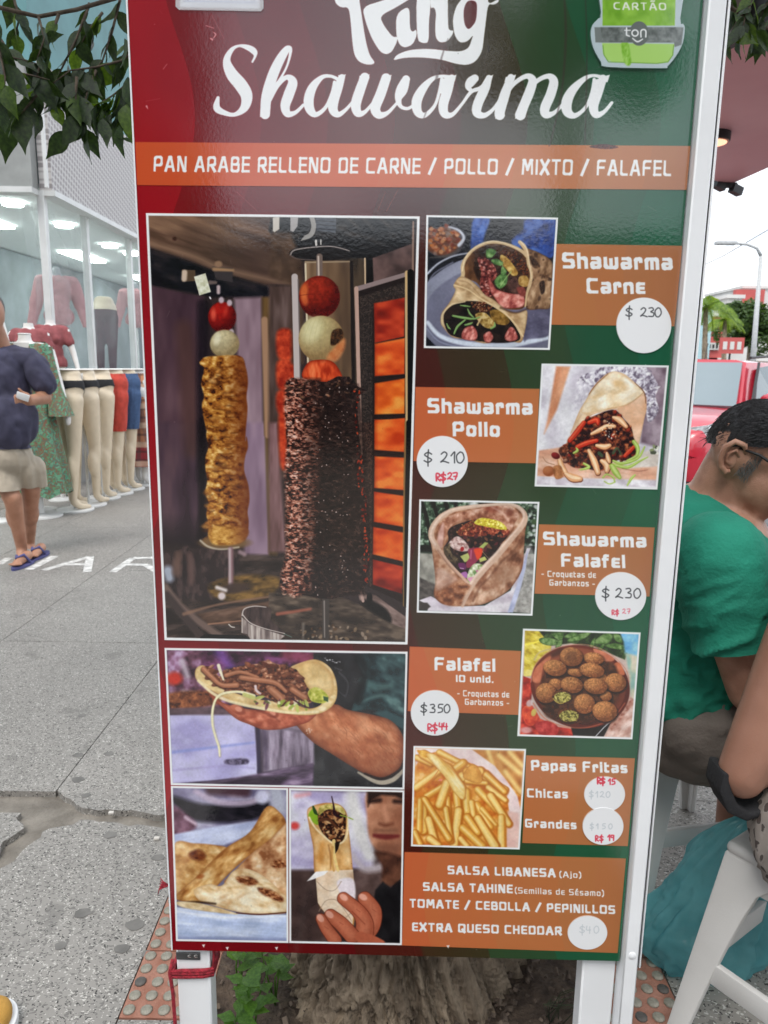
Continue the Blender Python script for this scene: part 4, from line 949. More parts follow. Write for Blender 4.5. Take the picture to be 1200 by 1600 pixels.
def art_beef(C):
    I = frame(C, 'beef_wrap', 3.4); F = Z(650,320,5.217)
    poly(C, I, (22,24,30))
    tex(C, F((100,110),(1140,115),(1120,420),(430,480),(100,560)), [(0,(12,14,20)),(1,(36,38,48))], 16,16,0,2,4, sm=False)
    tex(C, F((470,110),(600,110),(560,250),(540,330),(450,370),(450,250)), [(0,(30,54,110)),(.5,(54,88,160)),(1,(90,126,196))], 8,20,0,3,4)
    tex(C, F((900,115),(1140,120),(1120,420),(980,390),(820,350),(780,290),(870,200)), [(0,(26,44,96)),(.5,(48,78,150)),(1,(84,120,190))], 10,14,.5,4,4)
    stroke(C, F((800,300,40),(900,240,40),(1000,160,40)),(84,118,186), a=.6, soft=5)
    ell(C, *F((230,300))[0], 31,25,(70,64,70), 0,1,2.5); ell(C, *F((215,300))[0], 27,22,(110,66,46), 0,1,3); C0 = F((105,190),(260,170),(370,250),(330,350),(200,410),(105,400))
    scatter(C, C0,90, [(176,110,74),(150,76,50),(206,150,104),(110,50,36),(140,120,110),(196,120,60)], 1.4,3.4,1.5, None, 6, None, .8,2)
    stroke(C, F((270,180,14),(350,210,22),(390,270,24),(350,330,30)),(200,204,214), soft=2.5); stroke(C, F((120,430,16),(240,420,20),(350,370,16)),(90,84,80), a=.8, soft=3)
    # plate
    ell(C, *F((650,850))[0], 128,88,(176,180,196), -.12,1,1.5,(110,112,130)); ell(C, *F((650,870))[0], 112,72,(140,142,162), -.1,1,3,(104,104,124)); ell(C, *F((680,900))[0], 96,58,(118,118,140), -.1,.9,6)
    stroke(C, F((95,560,16),(180,480,14),(300,420,12),(420,395,10)),(206,210,222), soft=2.5); stroke(C, F((95,650,8),(150,560,8),(300,470,8)),(150,152,172), soft=3); stroke(C, F((95,960,30),(200,1070,36),(400,1130,40),(700,1150,44),(950,1110,38),(1090,1080,30)),(206,214,226), soft=3)
    stroke(C, F((90,1010,12),(200,1120,12),(420,1170,12)),(146,152,172), a=.8, soft=2); poly(C, F((80,1070),(160,1150),(84,1150)),(20,22,28), soft=2)
    tex(C, F((900,850),(1090,840),(1080,1060),(920,1090),(880,1100)), [(0,(76,74,96)),(1,(116,114,138))], 16,10,0,2,3)
    # rear wrap skin
    body = F((840,300),(900,350),(1000,390),(1110,470),(1110,640),(1100,830),(1000,850),(900,845),(880,700),(910,500),(880,400))
    tex(C, body, [(0,(110,80,56)),(.4,(156,122,92)),(.8,(190,156,122)),(1,(214,184,150))], 7,12,.3,3,1.2, edge=(6,(84,56,38),.8))
    scatter(C, body, 30, [(60,42,34),(84,58,42),(70,50,40)], .8,2.6,2.2,1.2,8, None, .75,1.4); tex(C, F((1005,640),(1045,620),(1050,700),(1020,730)), [(0,(40,30,28)),(1,(80,60,48))], 3,4,0,1,2); tex(C, F((920,420),(960,430),(1000,490),(950,500)), [(0,(50,36,30)),(1,(90,66,50))], 3,4,0,1,3)
    # upper mouth
    tex(C, F((430,400),(500,335),(620,310),(760,330),(880,400),(920,520),(930,640),(900,790),(860,850),(740,850),(660,800),(560,740),(500,640),(400,590),(385,500)), [(0,(30,18,14)),(1,(84,54,36))], 8,8,0,4,1, edge=(9,(150,104,66),.6))
    tex(C, F((395,470),(450,400),(480,420),(470,520),(510,640),(480,620),(400,590)), [(0,(76,48,30)),(1,(130,90,58))], 7,12,0,2,2)
    scatter(C, F((700,380),(800,370),(880,450),(920,560),(880,580),(800,480),(720,440)), 70, [(120,60,40),(170,104,60),(206,160,100),(90,40,30),(150,80,50)], 1.1,2.2,1.5, None, 3,(60,30,20), .95)
    tex(C, F((690,410),(740,430),(800,500),(830,560),(790,580),(730,520),(690,470)), [(0,(150,110,50)),(.5,(196,160,86)),(1,(226,200,130))], 5,5,0,2)
    meat = F((500,440),(560,430),(640,500),(660,580),(620,640),(650,720),(600,750),(540,740),(520,640),(530,540))
    tex(C, meat, [(0,(60,22,22)),(.5,(120,56,52)),(.8,(170,96,86)),(1,(214,160,150))], 3.5,3.5,0,5,1); scatter(C, meat, 60, [(150,70,60),(90,34,34),(206,150,140),(70,26,28)], .8,1.8,1.8, None, 3, None, .9)
    tex(C, F((590,590),(630,650),(660,690),(760,720),(860,730),(885,760),(870,830),(760,845),(690,830),(640,760),(600,690)), [(0,(150,70,66)),(.5,(206,124,112)),(1,(240,184,170))], 5,9,.8,2,1, edge=(3,(110,40,40),.8)); tex(C, F((740,600),(820,590),(850,660),(840,720),(760,700)), [(0,(54,36,34)),(1,(110,76,66))], 5,5,0,3,3)
    tex(C, F((820,680),(880,670),(895,740),(850,740)), [(0,(110,50,44)),(1,(160,84,74))], 4,4,0,2,2); tex(C, F((840,590),(900,580),(925,640),(890,670),(840,650)), [(0,(150,110,50)),(1,(210,176,110))], 4,4,0,2)
    for q in (F((570,370),(610,355),(655,380),(620,430),(575,430)), F((610,450),(660,440),(710,470),(690,500),(630,480)), F((650,600),(700,560),(745,580),(735,650),(680,685),(640,640)), F((700,500),(740,540),(720,580),(690,560))):
        tex(C, q, [(0,(66,104,54)),(.5,(110,150,86)),(1,(160,190,130))], 4,6,.6,3,1, edge=(3,(40,70,34),.7))
    stroke(C, F((690,660,6),(730,600,6),(775,545,7)),(170,196,130)); stroke(C, F((700,480,6),(720,540,5)),(150,180,110))
    stroke(C, F((320,640,14),(380,580,30),(380,500,30),(410,430,26),(480,355,26),(590,308,26),(700,312,24),(800,345,26),(870,385,26),(900,420,24)),(206,180,140)); stroke(C, F((375,540,10),(405,430,10),(480,350,10),(590,302,10),(700,306,8),(850,368,8)),(232,212,176), a=.9)
    stroke(C, F((845,305,30),(880,340,34),(905,400,26),(915,480,24),(940,560,22),(930,640,26),(905,720,20),(890,830,12)),(212,184,144)); stroke(C, F((850,300,10),(900,360,10),(925,480,8),(940,600,8)),(236,216,180), a=.9)
    # lower wrap
    low = F((305,660),(350,590),(420,600),(500,660),(560,730),(640,780),(740,860),(830,880),(900,860),(905,930),(880,1060),(855,1120),(800,1120),(700,1110),(560,1130),(430,1100),(300,1080),(230,1010),(200,960),(210,880),(270,800),(320,700))
    tex(C, low, [(0,(176,144,104)),(.5,(206,178,138)),(1,(230,208,170))], 12,8,.5,2,1, edge=(4,(140,104,70),.7))
    tex(C, F((225,930),(240,870),(330,800),(460,785),(560,800),(660,850),(760,930),(820,1010),(850,1090),(780,1120),(640,1125),(500,1110),(380,1090),(280,1060),(240,1000)), [(0,(16,12,12)),(1,(50,36,30))], 7,7,0,4,1)
    scatter(C, F((450,800),(540,790),(620,830),(600,870),(520,870),(460,840)), 50, [(150,84,50),(206,150,96),(110,50,34),(230,190,140)], 1,2,1.5, None, 5,(70,34,22), .95)
    tex(C, F((600,870),(680,860),(760,940),(730,980),(640,960)), [(0,(90,66,24)),(.5,(140,106,48)),(1,(176,140,74))], 6,6,0,3); tex(C, F((480,900),(560,880),(640,960),(640,1000),(560,1000)), [(0,(130,100,50)),(.5,(186,156,90)),(1,(220,196,140))], 4,4,0,2)
    for q in (F((370,1080),(390,1010),(460,985),(500,1040),(490,1100),(420,1105)), F((550,1060),(600,1030),(630,1080),(600,1125),(560,1115)), F((720,1080),(760,1000),(800,1010),(830,1090),(760,1115))):
        tex(C, q, [(0,(140,64,60)),(.5,(200,116,106)),(1,(236,176,164))], 3.5,5,.5,3,1, edge=(3,(96,40,38),.8))
    for q in (F((300,905,16),(380,920,22),(470,930,16),(520,915,8)), F((310,1050,14),(340,990,20),(400,940,12)), F((420,850,10),(440,890,16),(470,920,10)), F((250,970,10),(265,1000,14),(280,1015,8)), F((400,980,14),(440,970,18),(460,960,8)), F((610,1010,14),(640,990,16),(640,960,8)), F((360,820,8),(400,825,14),(440,830,8))): stroke(C, q, (110,150,80)); stroke(C, [(a, b - .5, c * .4) for a, b, c in q], (170,200,140), a=.8)
    stroke(C, F((500,980,14),(520,940,12),(550,900,8)),(214,190,140)); stroke(C, F((310,655,12),(420,690,10),(520,760,12),(640,830,14),(740,900,14),(820,990,16),(870,1070,14)),(222,198,156)); stroke(C, F((350,620,6),(430,640,6),(520,740,8)),(150,116,80), a=.6, soft=2)
    stroke(C, F((215,970,14),(215,900,14),(280,820,12),(400,790,8)),(226,204,164)); stroke(C, F((690,840,16),(800,880,14),(900,850,10)),(70,44,30), a=.7, soft=3)
    blur(C, I, 1,.3); grain(C, I, .03)
    C.clip = None

def art_chicken(C):
    I = frame(C, 'chicken_wrap', 3.2); F = Z(820,560,5.0)
    poly(C, I, (226,222,226))
    tex(C, F((130,50),(1110,60),(1040,1010),(85,1000)), [(0,(206,200,210)),(.5,(226,224,230)),(1,(244,244,246))], 24,24,0,2,3, sm=False)
    tex(C, F((245,60),(355,65),(250,400),(150,590),(175,480)), [(0,(206,140,104)),(1,(232,176,140))], 14,30,.2,3,4, sm=False)
    tex(C, F((900,62),(1110,65),(1060,700),(900,660),(930,400),(1000,300)), [(0,(120,100,112)),(.5,(150,132,144)),(1,(184,168,178))], 20,20,0,4,5, sm=False)
    foil = F((420,200),(440,140),(560,90),(640,62),(900,62),(960,80),(1040,210),(1020,300),(1045,400),(1000,480),(960,490),(940,380),(900,240),(800,130),(700,100),(600,160),(500,240))
    tex(C, foil, [(0,(110,100,116)),(.35,(176,168,182)),(.65,(222,218,228)),(1,(252,252,252))], 4,5,.4,5,2); scatter(C, foil, 90, [(255,255,255),(140,128,146),(206,200,212),(104,92,110)], .8,2.4,3, None, 4, None, .7)
    tex(C, F((380,380),(420,200),(520,220),(470,330),(400,400)), [(0,(196,190,202)),(1,(244,242,246))], 4,6,.4,3,5)
    tex(C, F((110,720),(300,690),(600,800),(1040,840),(1020,1000),(90,920)), [(0,(206,150,124)),(.5,(226,178,150)),(1,(240,204,182))], 30,12,.1,3,3, sm=False)
    tex(C, F((90,920),(300,930),(1030,950),(1026,1010),(85,1000)), [(0,(196,186,196)),(1,(240,238,242))], 16,8,.2,3,3, sm=False)
    tex(C, F((900,740),(1000,720),(1050,740),(1040,830),(920,850),(760,850)), [(0,(206,196,186)),(1,(232,226,218))], 14,8,0,2,3); scatter(C, F((970,680),(1050,670),(1040,740),(980,740)), 20, [(240,240,230),(150,160,120),(90,96,80)], 1,2.4,2, None, 3)
    # bread
    tex(C, F((660,110),(720,105),(790,130),(880,210),(935,270),(950,380),(930,480),(900,600),(885,680),(850,640),(800,500),(720,400),(600,420),(500,460),(350,600),(330,660),(380,520),(430,400),(480,320),(520,240),(590,160)), [(0,(222,190,150)),(.5,(240,218,186)),(1,(252,242,222))], 20,14,.5,4,1.2, edge=(4,(206,160,120),.7))
    tex(C, F((720,400),(800,360),(930,280),(950,380),(930,480),(885,680),(850,640),(800,500)), [(0,(222,176,140)),(1,(244,212,184))], 20,20,0,2,1.5, edge=(4,(206,160,124),.6))
    tex(C, F((660,115),(740,110),(860,200),(925,265),(800,360),(640,400),(480,430),(440,400),(500,290),(570,190)), [(0,(230,204,164)),(.5,(244,228,198)),(1,(254,248,232))], 16,10,-.4,5,1.2, edge=(4,(214,176,130),.7))
    ell(C, *F((740,200))[0], 14,6,(226,186,130), .4,.6,6); ell(C, *F((560,290))[0], 16,4,(226,190,140), -.5,.5,5)
    stroke(C, F((500,280,6),(560,200,7),(650,120,5)),(150,100,64), a=.9); stroke(C, F((860,190,5),(930,265,8),(945,350,6)),(120,76,50), a=.85); stroke(C, F((640,395,5),(800,360,6),(925,270,5)),(206,166,126), a=.9); stroke(C, F((440,440,6),(360,580,8)),(206,170,140), a=.7, soft=3)
    fl = F((470,480),(560,440),(640,410),(710,405),(780,480),(830,540),(850,620),(880,700),(850,760),(780,800),(700,790),(660,850),(580,880),(480,860),(380,850),(300,790),(265,710),(340,650),(400,560))
    tex(C, fl, [(0,(30,18,20)),(.45,(66,38,36)),(.75,(130,66,44)),(1,(196,120,80))], 5,5,0,2,1.5)
    scatter(C, fl, 70, [(176,50,34),(206,76,50),(230,160,110),(240,200,160),(60,26,30),(40,24,30),(150,40,30),(214,140,90)], 1.4,4.2,2.2, None, 6,(70,28,24), .9,.9,.2)
    for q in (F((350,640,30),(400,580,40),(460,500,30)), F((410,690,34),(480,660,36),(560,640,26)), F((500,500,26),(560,480,40),(570,510,20)), F((780,760,26),(820,720,30),(850,690,24))):
        stroke(C, [(a, b + 1, c + 1) for a, b, c in q], (110,24,18)); stroke(C, q, (204,62,40)); stroke(C, [(a - .6, b - 1, c * .35) for a, b, c in q], (240,120,84), a=.8, soft=1.5)
    for q in (F((520,590,20),(580,560,34),(640,530,34),(700,530,24)), F((500,720,30),(540,800,50),(570,890,40)), F((600,800,30),(640,830,56),(640,880,30)), F((270,790,30),(290,850,44),(320,890,30)), F((320,900,30),(370,930,60),(430,940,40)), F((690,460,20),(740,480,50),(790,530,30)), F((560,680,24),(620,690,44),(660,680,30)), F((640,740,20),(650,780,36),(660,810,20))):
        stroke(C, [(a + .4, b + 1.2, c + 1) for a, b, c in q], (110,58,36)); stroke(C, q, (226,170,122)); stroke(C, [(a - .6, b - .8, c * .45) for a, b, c in q], (250,222,186), a=.9, soft=1.6)
    scatter(C, F((600,480),(680,500),(740,600),(660,640),(600,580)), 34, [(250,246,236),(236,220,190),(30,20,24)], .5,1.1,1.5, None, 3)
    for q in (F((850,650,30),(880,700,34),(870,760,24),(800,800,20)), F((690,800,18),(760,820,24),(880,780,20),(935,690,12)), F((690,830,20),(800,850,26),(900,800,16),(960,770,8)), F((680,840,40),(710,890,50),(740,930,30)), F((610,930,14),(640,905,12),(690,930,14),(700,960,12)), F((620,960,8),(660,980,8),(705,965,8)), F((800,990,12),(830,940,20),(860,910,12)), F((460,820,16),(500,850,24),(430,870,10)), F((380,740,14),(410,720,22),(400,700,10))):
        stroke(C, q, (160,190,84)); stroke(C, [(a, b - .7, c * .45) for a, b, c in q], (216,232,150), a=.8, soft=1.4)
    for q in (F((690,740,24),(720,700,16),(750,750,14)), F((580,740,30),(600,760,26))): stroke(C, q, (70,96,70), a=.8)
    ell(C, *F((240,760))[0], 7,5,(170,46,50), .4,1,1,(90,20,26)); ell(C, *F((185,880))[0], 9,8,(206,140,96), 0,1,1.5,(150,84,50)); stroke(C, F((140,770,5),(170,810,5),(230,830,5)),(150,100,70), a=.8); tex(C, F((220,850),(280,840),(300,920),(240,940)), [(0,(140,86,50)),(1,(196,136,90))], 5,5,0,3,2)
    stroke(C, F((760,860,5),(880,880,6),(960,870,4)),(150,96,76), a=.7)
    blur(C, I, 1,.3); grain(C, I, .03)
    C.clip = None

def art_pita(C):
    I = frame(C, 'falafel_wrap', 3.2); F = Z(640,770,5.4545)
    poly(C, I, (40,54,44))
    tex(C, F((100,70),(1090,85),(1075,560),(85,480)), [(0,(16,26,22)),(.4,(44,66,50)),(.7,(96,120,96)),(1,(190,206,190))], 5,5,0,2,1.8, sm=False)
    scatter(C, F((980,90),(1085,95),(1075,500),(990,450)), 40, [(240,244,240),(170,186,170),(20,26,24),(70,96,60)], 1.2,3.2,1.6, None, 4, None, .8,2)
    for x0, x1 in ((105,150),(200,240),(305,335),(390,410)): stroke(C, F((x0,75,30),(x1,230,28),(x1 + 30,440,26)),(10,12,12), soft=1.8)
    poly(C, F((90,445),(200,450),(200,500),(90,495)),(14,16,16), soft=2); poly(C, F((980,450),(1075,450),(1072,515),(980,510)),(16,18,18), soft=2); stroke(C, F((600,85,40),(700,90,30)),(16,18,18), soft=2)
    ell(C, *F((545,95))[0], 7,3.5,(226,230,230), 0,.9,3)
    tex(C, F((85,510),(230,520),(240,900),(80,800)), [(0,(130,128,120)),(.5,(164,162,152)),(1,(190,188,178))], 14,14,0,3,3, sm=False); tex(C, F((85,720),(220,780),(210,1000),(80,990)), [(0,(60,56,54)),(1,(120,112,106))], 10,6,.5,2,3, sm=False)
    tex(C, F((930,520),(1070,520),(1045,1030),(830,1010)), [(0,(140,138,134)),(.5,(170,168,162)),(1,(196,194,188))], 5,5,0,5,2, sm=False); stroke(C, F((970,620,40),(1070,630,30)),(90,86,80), a=.5, soft=6); stroke(C, F((1010,470,60),(1050,540,50)),(206,204,198), a=.6, soft=6)
    # paper
    tex(C, F((80,915),(180,880),(300,940),(450,965),(640,960),(860,830),(1000,470),(1030,470),(900,830),(850,1020),(150,1005),(170,960)), [(0,(196,184,196)),(.5,(220,212,220)),(1,(242,238,242))], 20,14,.3,4,1.2, sm=False)
    tex(C, F((900,820),(1010,480),(990,640),(950,800),(880,1020),(835,1018)), [(0,(170,178,214)),(1,(214,218,238))], 10,24,.3,2,1.5, sm=False); poly(C, F((80,935),(150,935),(180,970),(130,1000),(80,995)),(70,62,60), soft=2)
    # pita outside
    tex(C, F((165,340),(180,280),(260,180),(400,130),(560,110),(760,92),(900,105),(970,150),(1000,230),(985,330),(975,480),(960,640),(900,760),(830,840),(720,910),(600,955),(450,965),(310,955),(240,920),(205,860),(220,760),(205,600),(185,460)),
        [(0,(110,66,44)),(.35,(160,108,80)),(.7,(200,156,126)),(1,(228,194,168))], 11,14,.4,3,1.2, edge=(5,(120,74,52),.7))
    # inside back wall
    tex(C, F((250,320),(280,240),(380,180),(560,140),(760,105),(880,130),(930,180),(900,250),(840,330),(700,300),(560,220),(400,250),(330,320),(290,420),(260,440)), [(0,(130,76,56)),(.35,(176,120,94)),(.7,(210,164,140)),(1,(236,204,186))], 9,9,.3,5,2)
    ell(C, *F((700,135))[0], 12,6,(150,70,50), .2,.6,5); ell(C, *F((850,165))[0], 6,6,(120,60,44), .2,.7,5); stroke(C, F((700,120,10),(790,170,12),(840,240,8)),(240,210,196), a=.6, soft=4); tex(C, F((235,400),(260,300),(290,260),(290,380),(270,470)), [(0,(196,150,136)),(1,(232,196,184))], 8,12,0,2,3)
    tex(C, F((330,320),(400,270),(560,230),(700,280),(850,320),(780,440),(700,560),(620,640),(540,760),(460,700),(380,640),(310,540),(290,470),(330,400)), [(0,(22,14,16)),(.6,(52,34,34)),(1,(96,66,60))], 5,5,0,4,1.4)
    tex(C, F((410,350),(440,290),(560,230),(700,260),(850,320),(800,380),(700,360),(600,370),(480,370)), [(0,(70,26,26)),(.5,(140,60,44)),(.8,(190,100,70)),(1,(226,160,120))], 3,3,.3,5,1.2)
    scatter(C, F((420,280),(560,220),(560,280),(450,350),(400,340)), 30, [(206,120,70),(170,76,50),(226,170,110),(150,130,60)], 1,2.2,1.6, None, 4,(90,40,26))
    tex(C, F((550,250),(600,215),(680,220),(780,250),(830,310),(760,310),(640,285),(570,270)), [(0,(170,150,30)),(.5,(220,206,70)),(1,(244,238,140))], 3,3,0,3,1.2); scatter(C, F((560,250),(680,225),(800,280),(700,290)), 26, [(250,244,160),(210,190,60),(190,160,40)], .7,1.6)
    scatter(C, F((450,380),(820,340),(740,480),(640,500),(480,460)), 60, [(60,26,34),(90,40,46),(30,18,22),(120,80,60),(40,24,28)], 1,3,1.8, None, 5)
    tex(C, F((330,430),(400,370),(470,410),(510,480),(460,500),(400,490),(350,460)), [(0,(150,110,104)),(.5,(206,176,170)),(1,(240,222,216))], 4,3,.5,3,1.5); ell(C, *F((448,478))[0], 2.8,3.6,(170,30,36), .3); tex(C, F((290,480),(340,430),(360,520),(420,560),(380,600),(320,560)), [(0,(50,40,34)),(.6,(96,80,60)),(1,(150,130,100))], 3,3,0,5,1.5)
    poly(C, F((430,540),(500,510),(520,570),(470,592)),(190,196,120), soft=1.4); poly(C, F((570,480),(640,420),(672,425),(620,480)),(176,190,110), soft=1.4); poly(C, F((590,560),(640,540),(660,570),(600,590)),(196,200,120), soft=1.4)
    poly(C, F((495,500),(520,470),(620,470),(610,520),(560,600),(500,640),(480,600),(510,550)),(150,56,84), soft=1.4, sm=True); poly(C, F((550,480),(615,475),(615,530),(580,570),(560,530)),(226,76,44), soft=1.6, sm=True); stroke(C, F((525,490,12),(520,560,10)),(206,120,150), a=.8, soft=1.6)
    for q, c in ((F((415,600),(470,600),(480,650),(430,650)),(110,40,96)),(F((430,690),(480,670),(500,720),(450,720)),(170,110,170))): poly(C, q, c, soft=1.4, sm=True)
    tex(C, F((490,720),(510,650),(560,600),(640,620),(650,660),(600,700),(530,770),(500,760)), [(0,(130,150,90)),(.5,(206,216,180)),(1,(250,250,236))], 4,4,0,2,1.2); scatter(C, F((500,730),(600,640),(620,680),(530,770)), 14, [(196,110,150),(110,150,90),(250,250,244),(226,160,190)], 1,2.4)
    stroke(C, F((620,500,4),(700,590,3)),(206,190,150)); stroke(C, F((430,640,5),(460,645,5)),(240,230,240))
    # rims
    stroke(C, F((240,470,40),(190,390,50),(190,310,50),(250,220,46),(360,150,40),(520,120,34),(760,98,24),(900,110,30),(975,170,40),(985,240,38),(950,300,36),(860,400,44),(760,520,50),(660,620,56),(560,740,52),(490,860,46),(450,960,30)),(214,182,160), soft=1.6)
    stroke(C, F((220,440,12),(180,370,16),(200,290,16),(280,190,14),(420,130,10),(760,94,8),(900,104,10),(970,170,14),(950,260,14),(850,380,18),(740,510,20),(640,620,20),(540,740,18),(470,880,14)),(240,220,204), a=.85, soft=3)
    stroke(C, F((240,470,40),(300,560,34),(380,650,30),(450,720,26),(500,770,20)),(210,176,154), soft=1.6); stroke(C, F((240,490,10),(320,600,8),(440,730,6)),(120,70,50), a=.6, soft=3)
    tex(C, F((240,900),(230,840),(300,820),(400,760),(500,780),(520,800),(460,900),(430,960),(310,955)), [(0,(96,54,36)),(.5,(156,96,64)),(1,(206,156,120))], 8,7,0,4,4, a=.85); tex(C, F((240,640),(330,680),(400,740),(300,800),(230,830),(225,740)), [(0,(190,150,130)),(1,(226,196,180))], 12,9,0,2,6, a=.8)
    stroke(C, F((960,380,12),(880,500,14),(780,590,14),(680,720,12),(600,800,12),(540,920,12)),(110,66,46), a=.7, soft=4); ell(C, *F((800,700))[0], 20,14,(150,104,76), -.6,.5,9)
    blur(C, I, 1,.3); grain(C, I, .03)
    C.clip = None

def art_bowl(C):
    I = frame(C, 'falafel_bowl', 3.0); F = Z(800,970,5.4545)
    poly(C, I, (206,186,176))
    tex(C, F((110,80),(340,90),(330,260),(150,470),(100,470)), [(0,(176,150,40)),(.4,(220,200,70)),(.8,(240,226,120)),(1,(250,244,180))], 12,6,.5,2,2, sm=False)
    stroke(C, F((120,200,16),(240,170,14),(330,120,14)),(250,236,90), soft=2); stroke(C, F((190,330,14),(230,270,12),(320,240,12)),(210,190,130), soft=2); ell(C, *F((150,440))[0], 9,5,(240,226,140), 0,.9,3)
    tex(C, F((230,85),(920,95),(960,180),(1000,240),(960,330),(700,220),(500,190),(330,210)), [(0,(20,34,18)),(.5,(44,66,34)),(1,(84,110,60))], 7,7,0,3,2, sm=False)
    for q in (F((235,150),(330,140),(420,190),(330,210),(250,190)), F((340,110),(440,100),(420,170),(370,150)), F((470,160),(560,110),(680,95),(600,160),(500,180)), F((690,180),(780,110),(860,120),(820,190),(740,200)), F((780,210),(900,190),(1000,240),(900,245)), F((650,240),(680,160),(710,150),(700,210),(665,250)), F((440,130),(520,90),(560,120),(480,150)), F((860,110),(920,120),(940,190),(880,170)), F((720,260),(760,200),(790,200),(750,270)), F((370,230),(390,170),(430,160),(420,210))):
        tex(C, q, [(0,(60,96,40)),(.5,(104,140,76)),(1,(150,180,116))], 5,4,.5,4,1.2, edge=(2.5,(36,56,26),.7))
    tex(C, F((920,100),(1090,105),(1070,330),(960,270),(950,180)), [(0,(90,150,206)),(.5,(120,186,226)),(1,(160,214,230))], 14,12,0,2,4, sm=False); tex(C, F((960,270),(1075,300),(1050,700),(1010,640),(1000,450)), [(0,(150,190,180)),(.5,(200,206,180)),(1,(226,216,196))], 9,16,0,3,4, sm=False)
    tex(C, F((1000,640),(1055,680),(1020,1000),(790,985),(840,880),(960,780)), [(0,(190,140,126)),(.5,(220,184,170)),(1,(240,216,206))], 12,8,-.5,4,2, sm=False); tex(C, F((840,840),(1000,680),(1030,700),(960,800),(850,930)), [(0,(130,60,46)),(1,(210,160,140))], 4,4,0,2,3, a=.7)
    tex(C, F((95,470),(180,500),(160,700),(240,830),(380,900),(520,920),(520,980),(70,965)), [(0,(130,30,24)),(.4,(190,50,38)),(.8,(226,86,64)),(1,(240,150,120))], 9,9,.5,5,2, sm=False)
    tex(C, F((85,750),(150,720),(220,800),(180,890),(110,870)), [(0,(196,50,34)),(1,(240,110,70))], 6,6,0,1,1.5); ell(C, *F((185,780))[0], 4,6,(220,206,110), .3,.9,1.5); ell(C, *F((150,700))[0], 5,6,(226,214,214), .8,.8,2.5); ell(C, *F((120,930))[0], 9,5,(220,176,176), 0,.8,3)
    tex(C, F((200,880),(300,850),(390,900),(370,970),(240,965)), [(0,(170,40,40)),(1,(220,90,84))], 6,6,0,3,1.5); poly(C, F((500,900),(800,880),(840,870),(780,985),(520,975)),(26,22,22), soft=2); stroke(C, F((710,985,8),(790,900,8),(850,850,6)),(220,222,226))
    ell(C, *F((580,560))[0], 78,64.5,(140,66,44), .22,1,1.2,(96,36,26)); ell(C, *F((578,548))[0], 72,58,(176,98,66), .22,1,1.6,(120,58,40)); ell(C, *F((580,580))[0], 63,49,(104,52,36), .22,1,4)
    stroke(C, F((160,520,8),(200,370,7),(330,250,6),(500,205,6),(650,205,6),(820,270,6),(960,400,7),(1000,520,7)),(206,140,120), a=.9); stroke(C, F((180,700,8),(280,830,8),(450,900,8),(650,905,8),(850,830,8),(960,700,7)),(206,116,84), a=.8, soft=2)
    tex(C, F((790,450),(900,350),(960,450),(900,460)), [(0,(196,110,74)),(1,(214,130,92))], 9,9,0,2,1.5); tex(C, F((690,240),(780,260),(870,320),(840,345),(760,330)), [(0,(190,110,80)),(1,(214,136,104))], 9,9,0,2,1.5); tex(C, F((175,510),(200,400),(320,300),(320,340),(260,420),(240,520)), [(0,(196,112,80)),(1,(220,146,112))], 9,9,0,2,2)
    for q in (F((350,290,40),(420,260,50)), F((520,840,40),(640,860,50),(760,830,36))): stroke(C, q, (50,24,18), a=.6, soft=5)
    tex(C, F((270,470),(560,400),(860,360),(900,640),(700,840),(400,850),(260,760)), [(0,(54,30,20)),(1,(104,62,40))], 6,6,0,3,5)
    balls = [(540,440,70,34),(370,540,60,50),(800,640,50,44),(770,490,40,40),(695,320,88,52),(505,305,98,82),(365,400,100,70),(680,420,106,62),(880,525,92,80),(508,545,96,70),(710,555,102,68),(290,615,90,86),(615,705,90,86),(790,770,106,88)]
    for i, (x, y, rx, ry) in enumerate(balls):
        p = F((x, y))[0]; ell(C, p[0] + 1.2, p[1] + 2.2, rx / 5.45 + .8, ry / 5.45 + .8,(26,14,10), .15,.7,3)
        ell(C, p[0], p[1], rx / 5.45, ry / 5.45,(228,166,104), .15,1,1,(134,80,46), .2, i, bs=1.9)
    R = random.Random(9)
    for i in range(260):
        x, y, rx, ry = R.choice(balls[4:]); a = R.uniform(0,6.3); r = R.random() ** .5 * .85
        ell(C, *F((x + math.cos(a) * rx * r, y + math.sin(a) * ry * r))[0], R.uniform(.4,1.0), R.uniform(.3,.8), R.choice([(230,180,120),(110,58,32),(84,44,24),(214,156,96)]), R.uniform(0,3), .6)
    ell(C, *F((500,300))[0], 9,8,(84,46,28), .3,.5,5)
    for cx, cy, rx, ry in ((430,650,80,56),(485,810,92,60)):
        p = F((cx, cy))[0]; ell(C, p[0], p[1], rx / 5.45 + 1.5, ry / 5.45 + 1.5,(120,70,38), .1,1,1,(70,36,20), .3, bs=1.5); P = [(p[0] + math.cos(t) * rx / 6.0, p[1] + math.sin(t) * ry / 6.6) for t in np.linspace(0,6,14)]
        tex(C, P, [(0,(70,62,30)),(.4,(130,124,60)),(.7,(190,180,96)),(1,(232,222,140))], 2.2,2.0,.4,5,1)
    stroke(C, F((350,660,8),(380,690,10),(430,700,8),(480,640,8)),(226,210,110), a=.8); stroke(C, F((430,800,6),(480,830,8),(550,850,6)),(226,214,120), a=.8)
    blur(C, I, 1,.3); grain(C, I, .03)
    C.clip = None

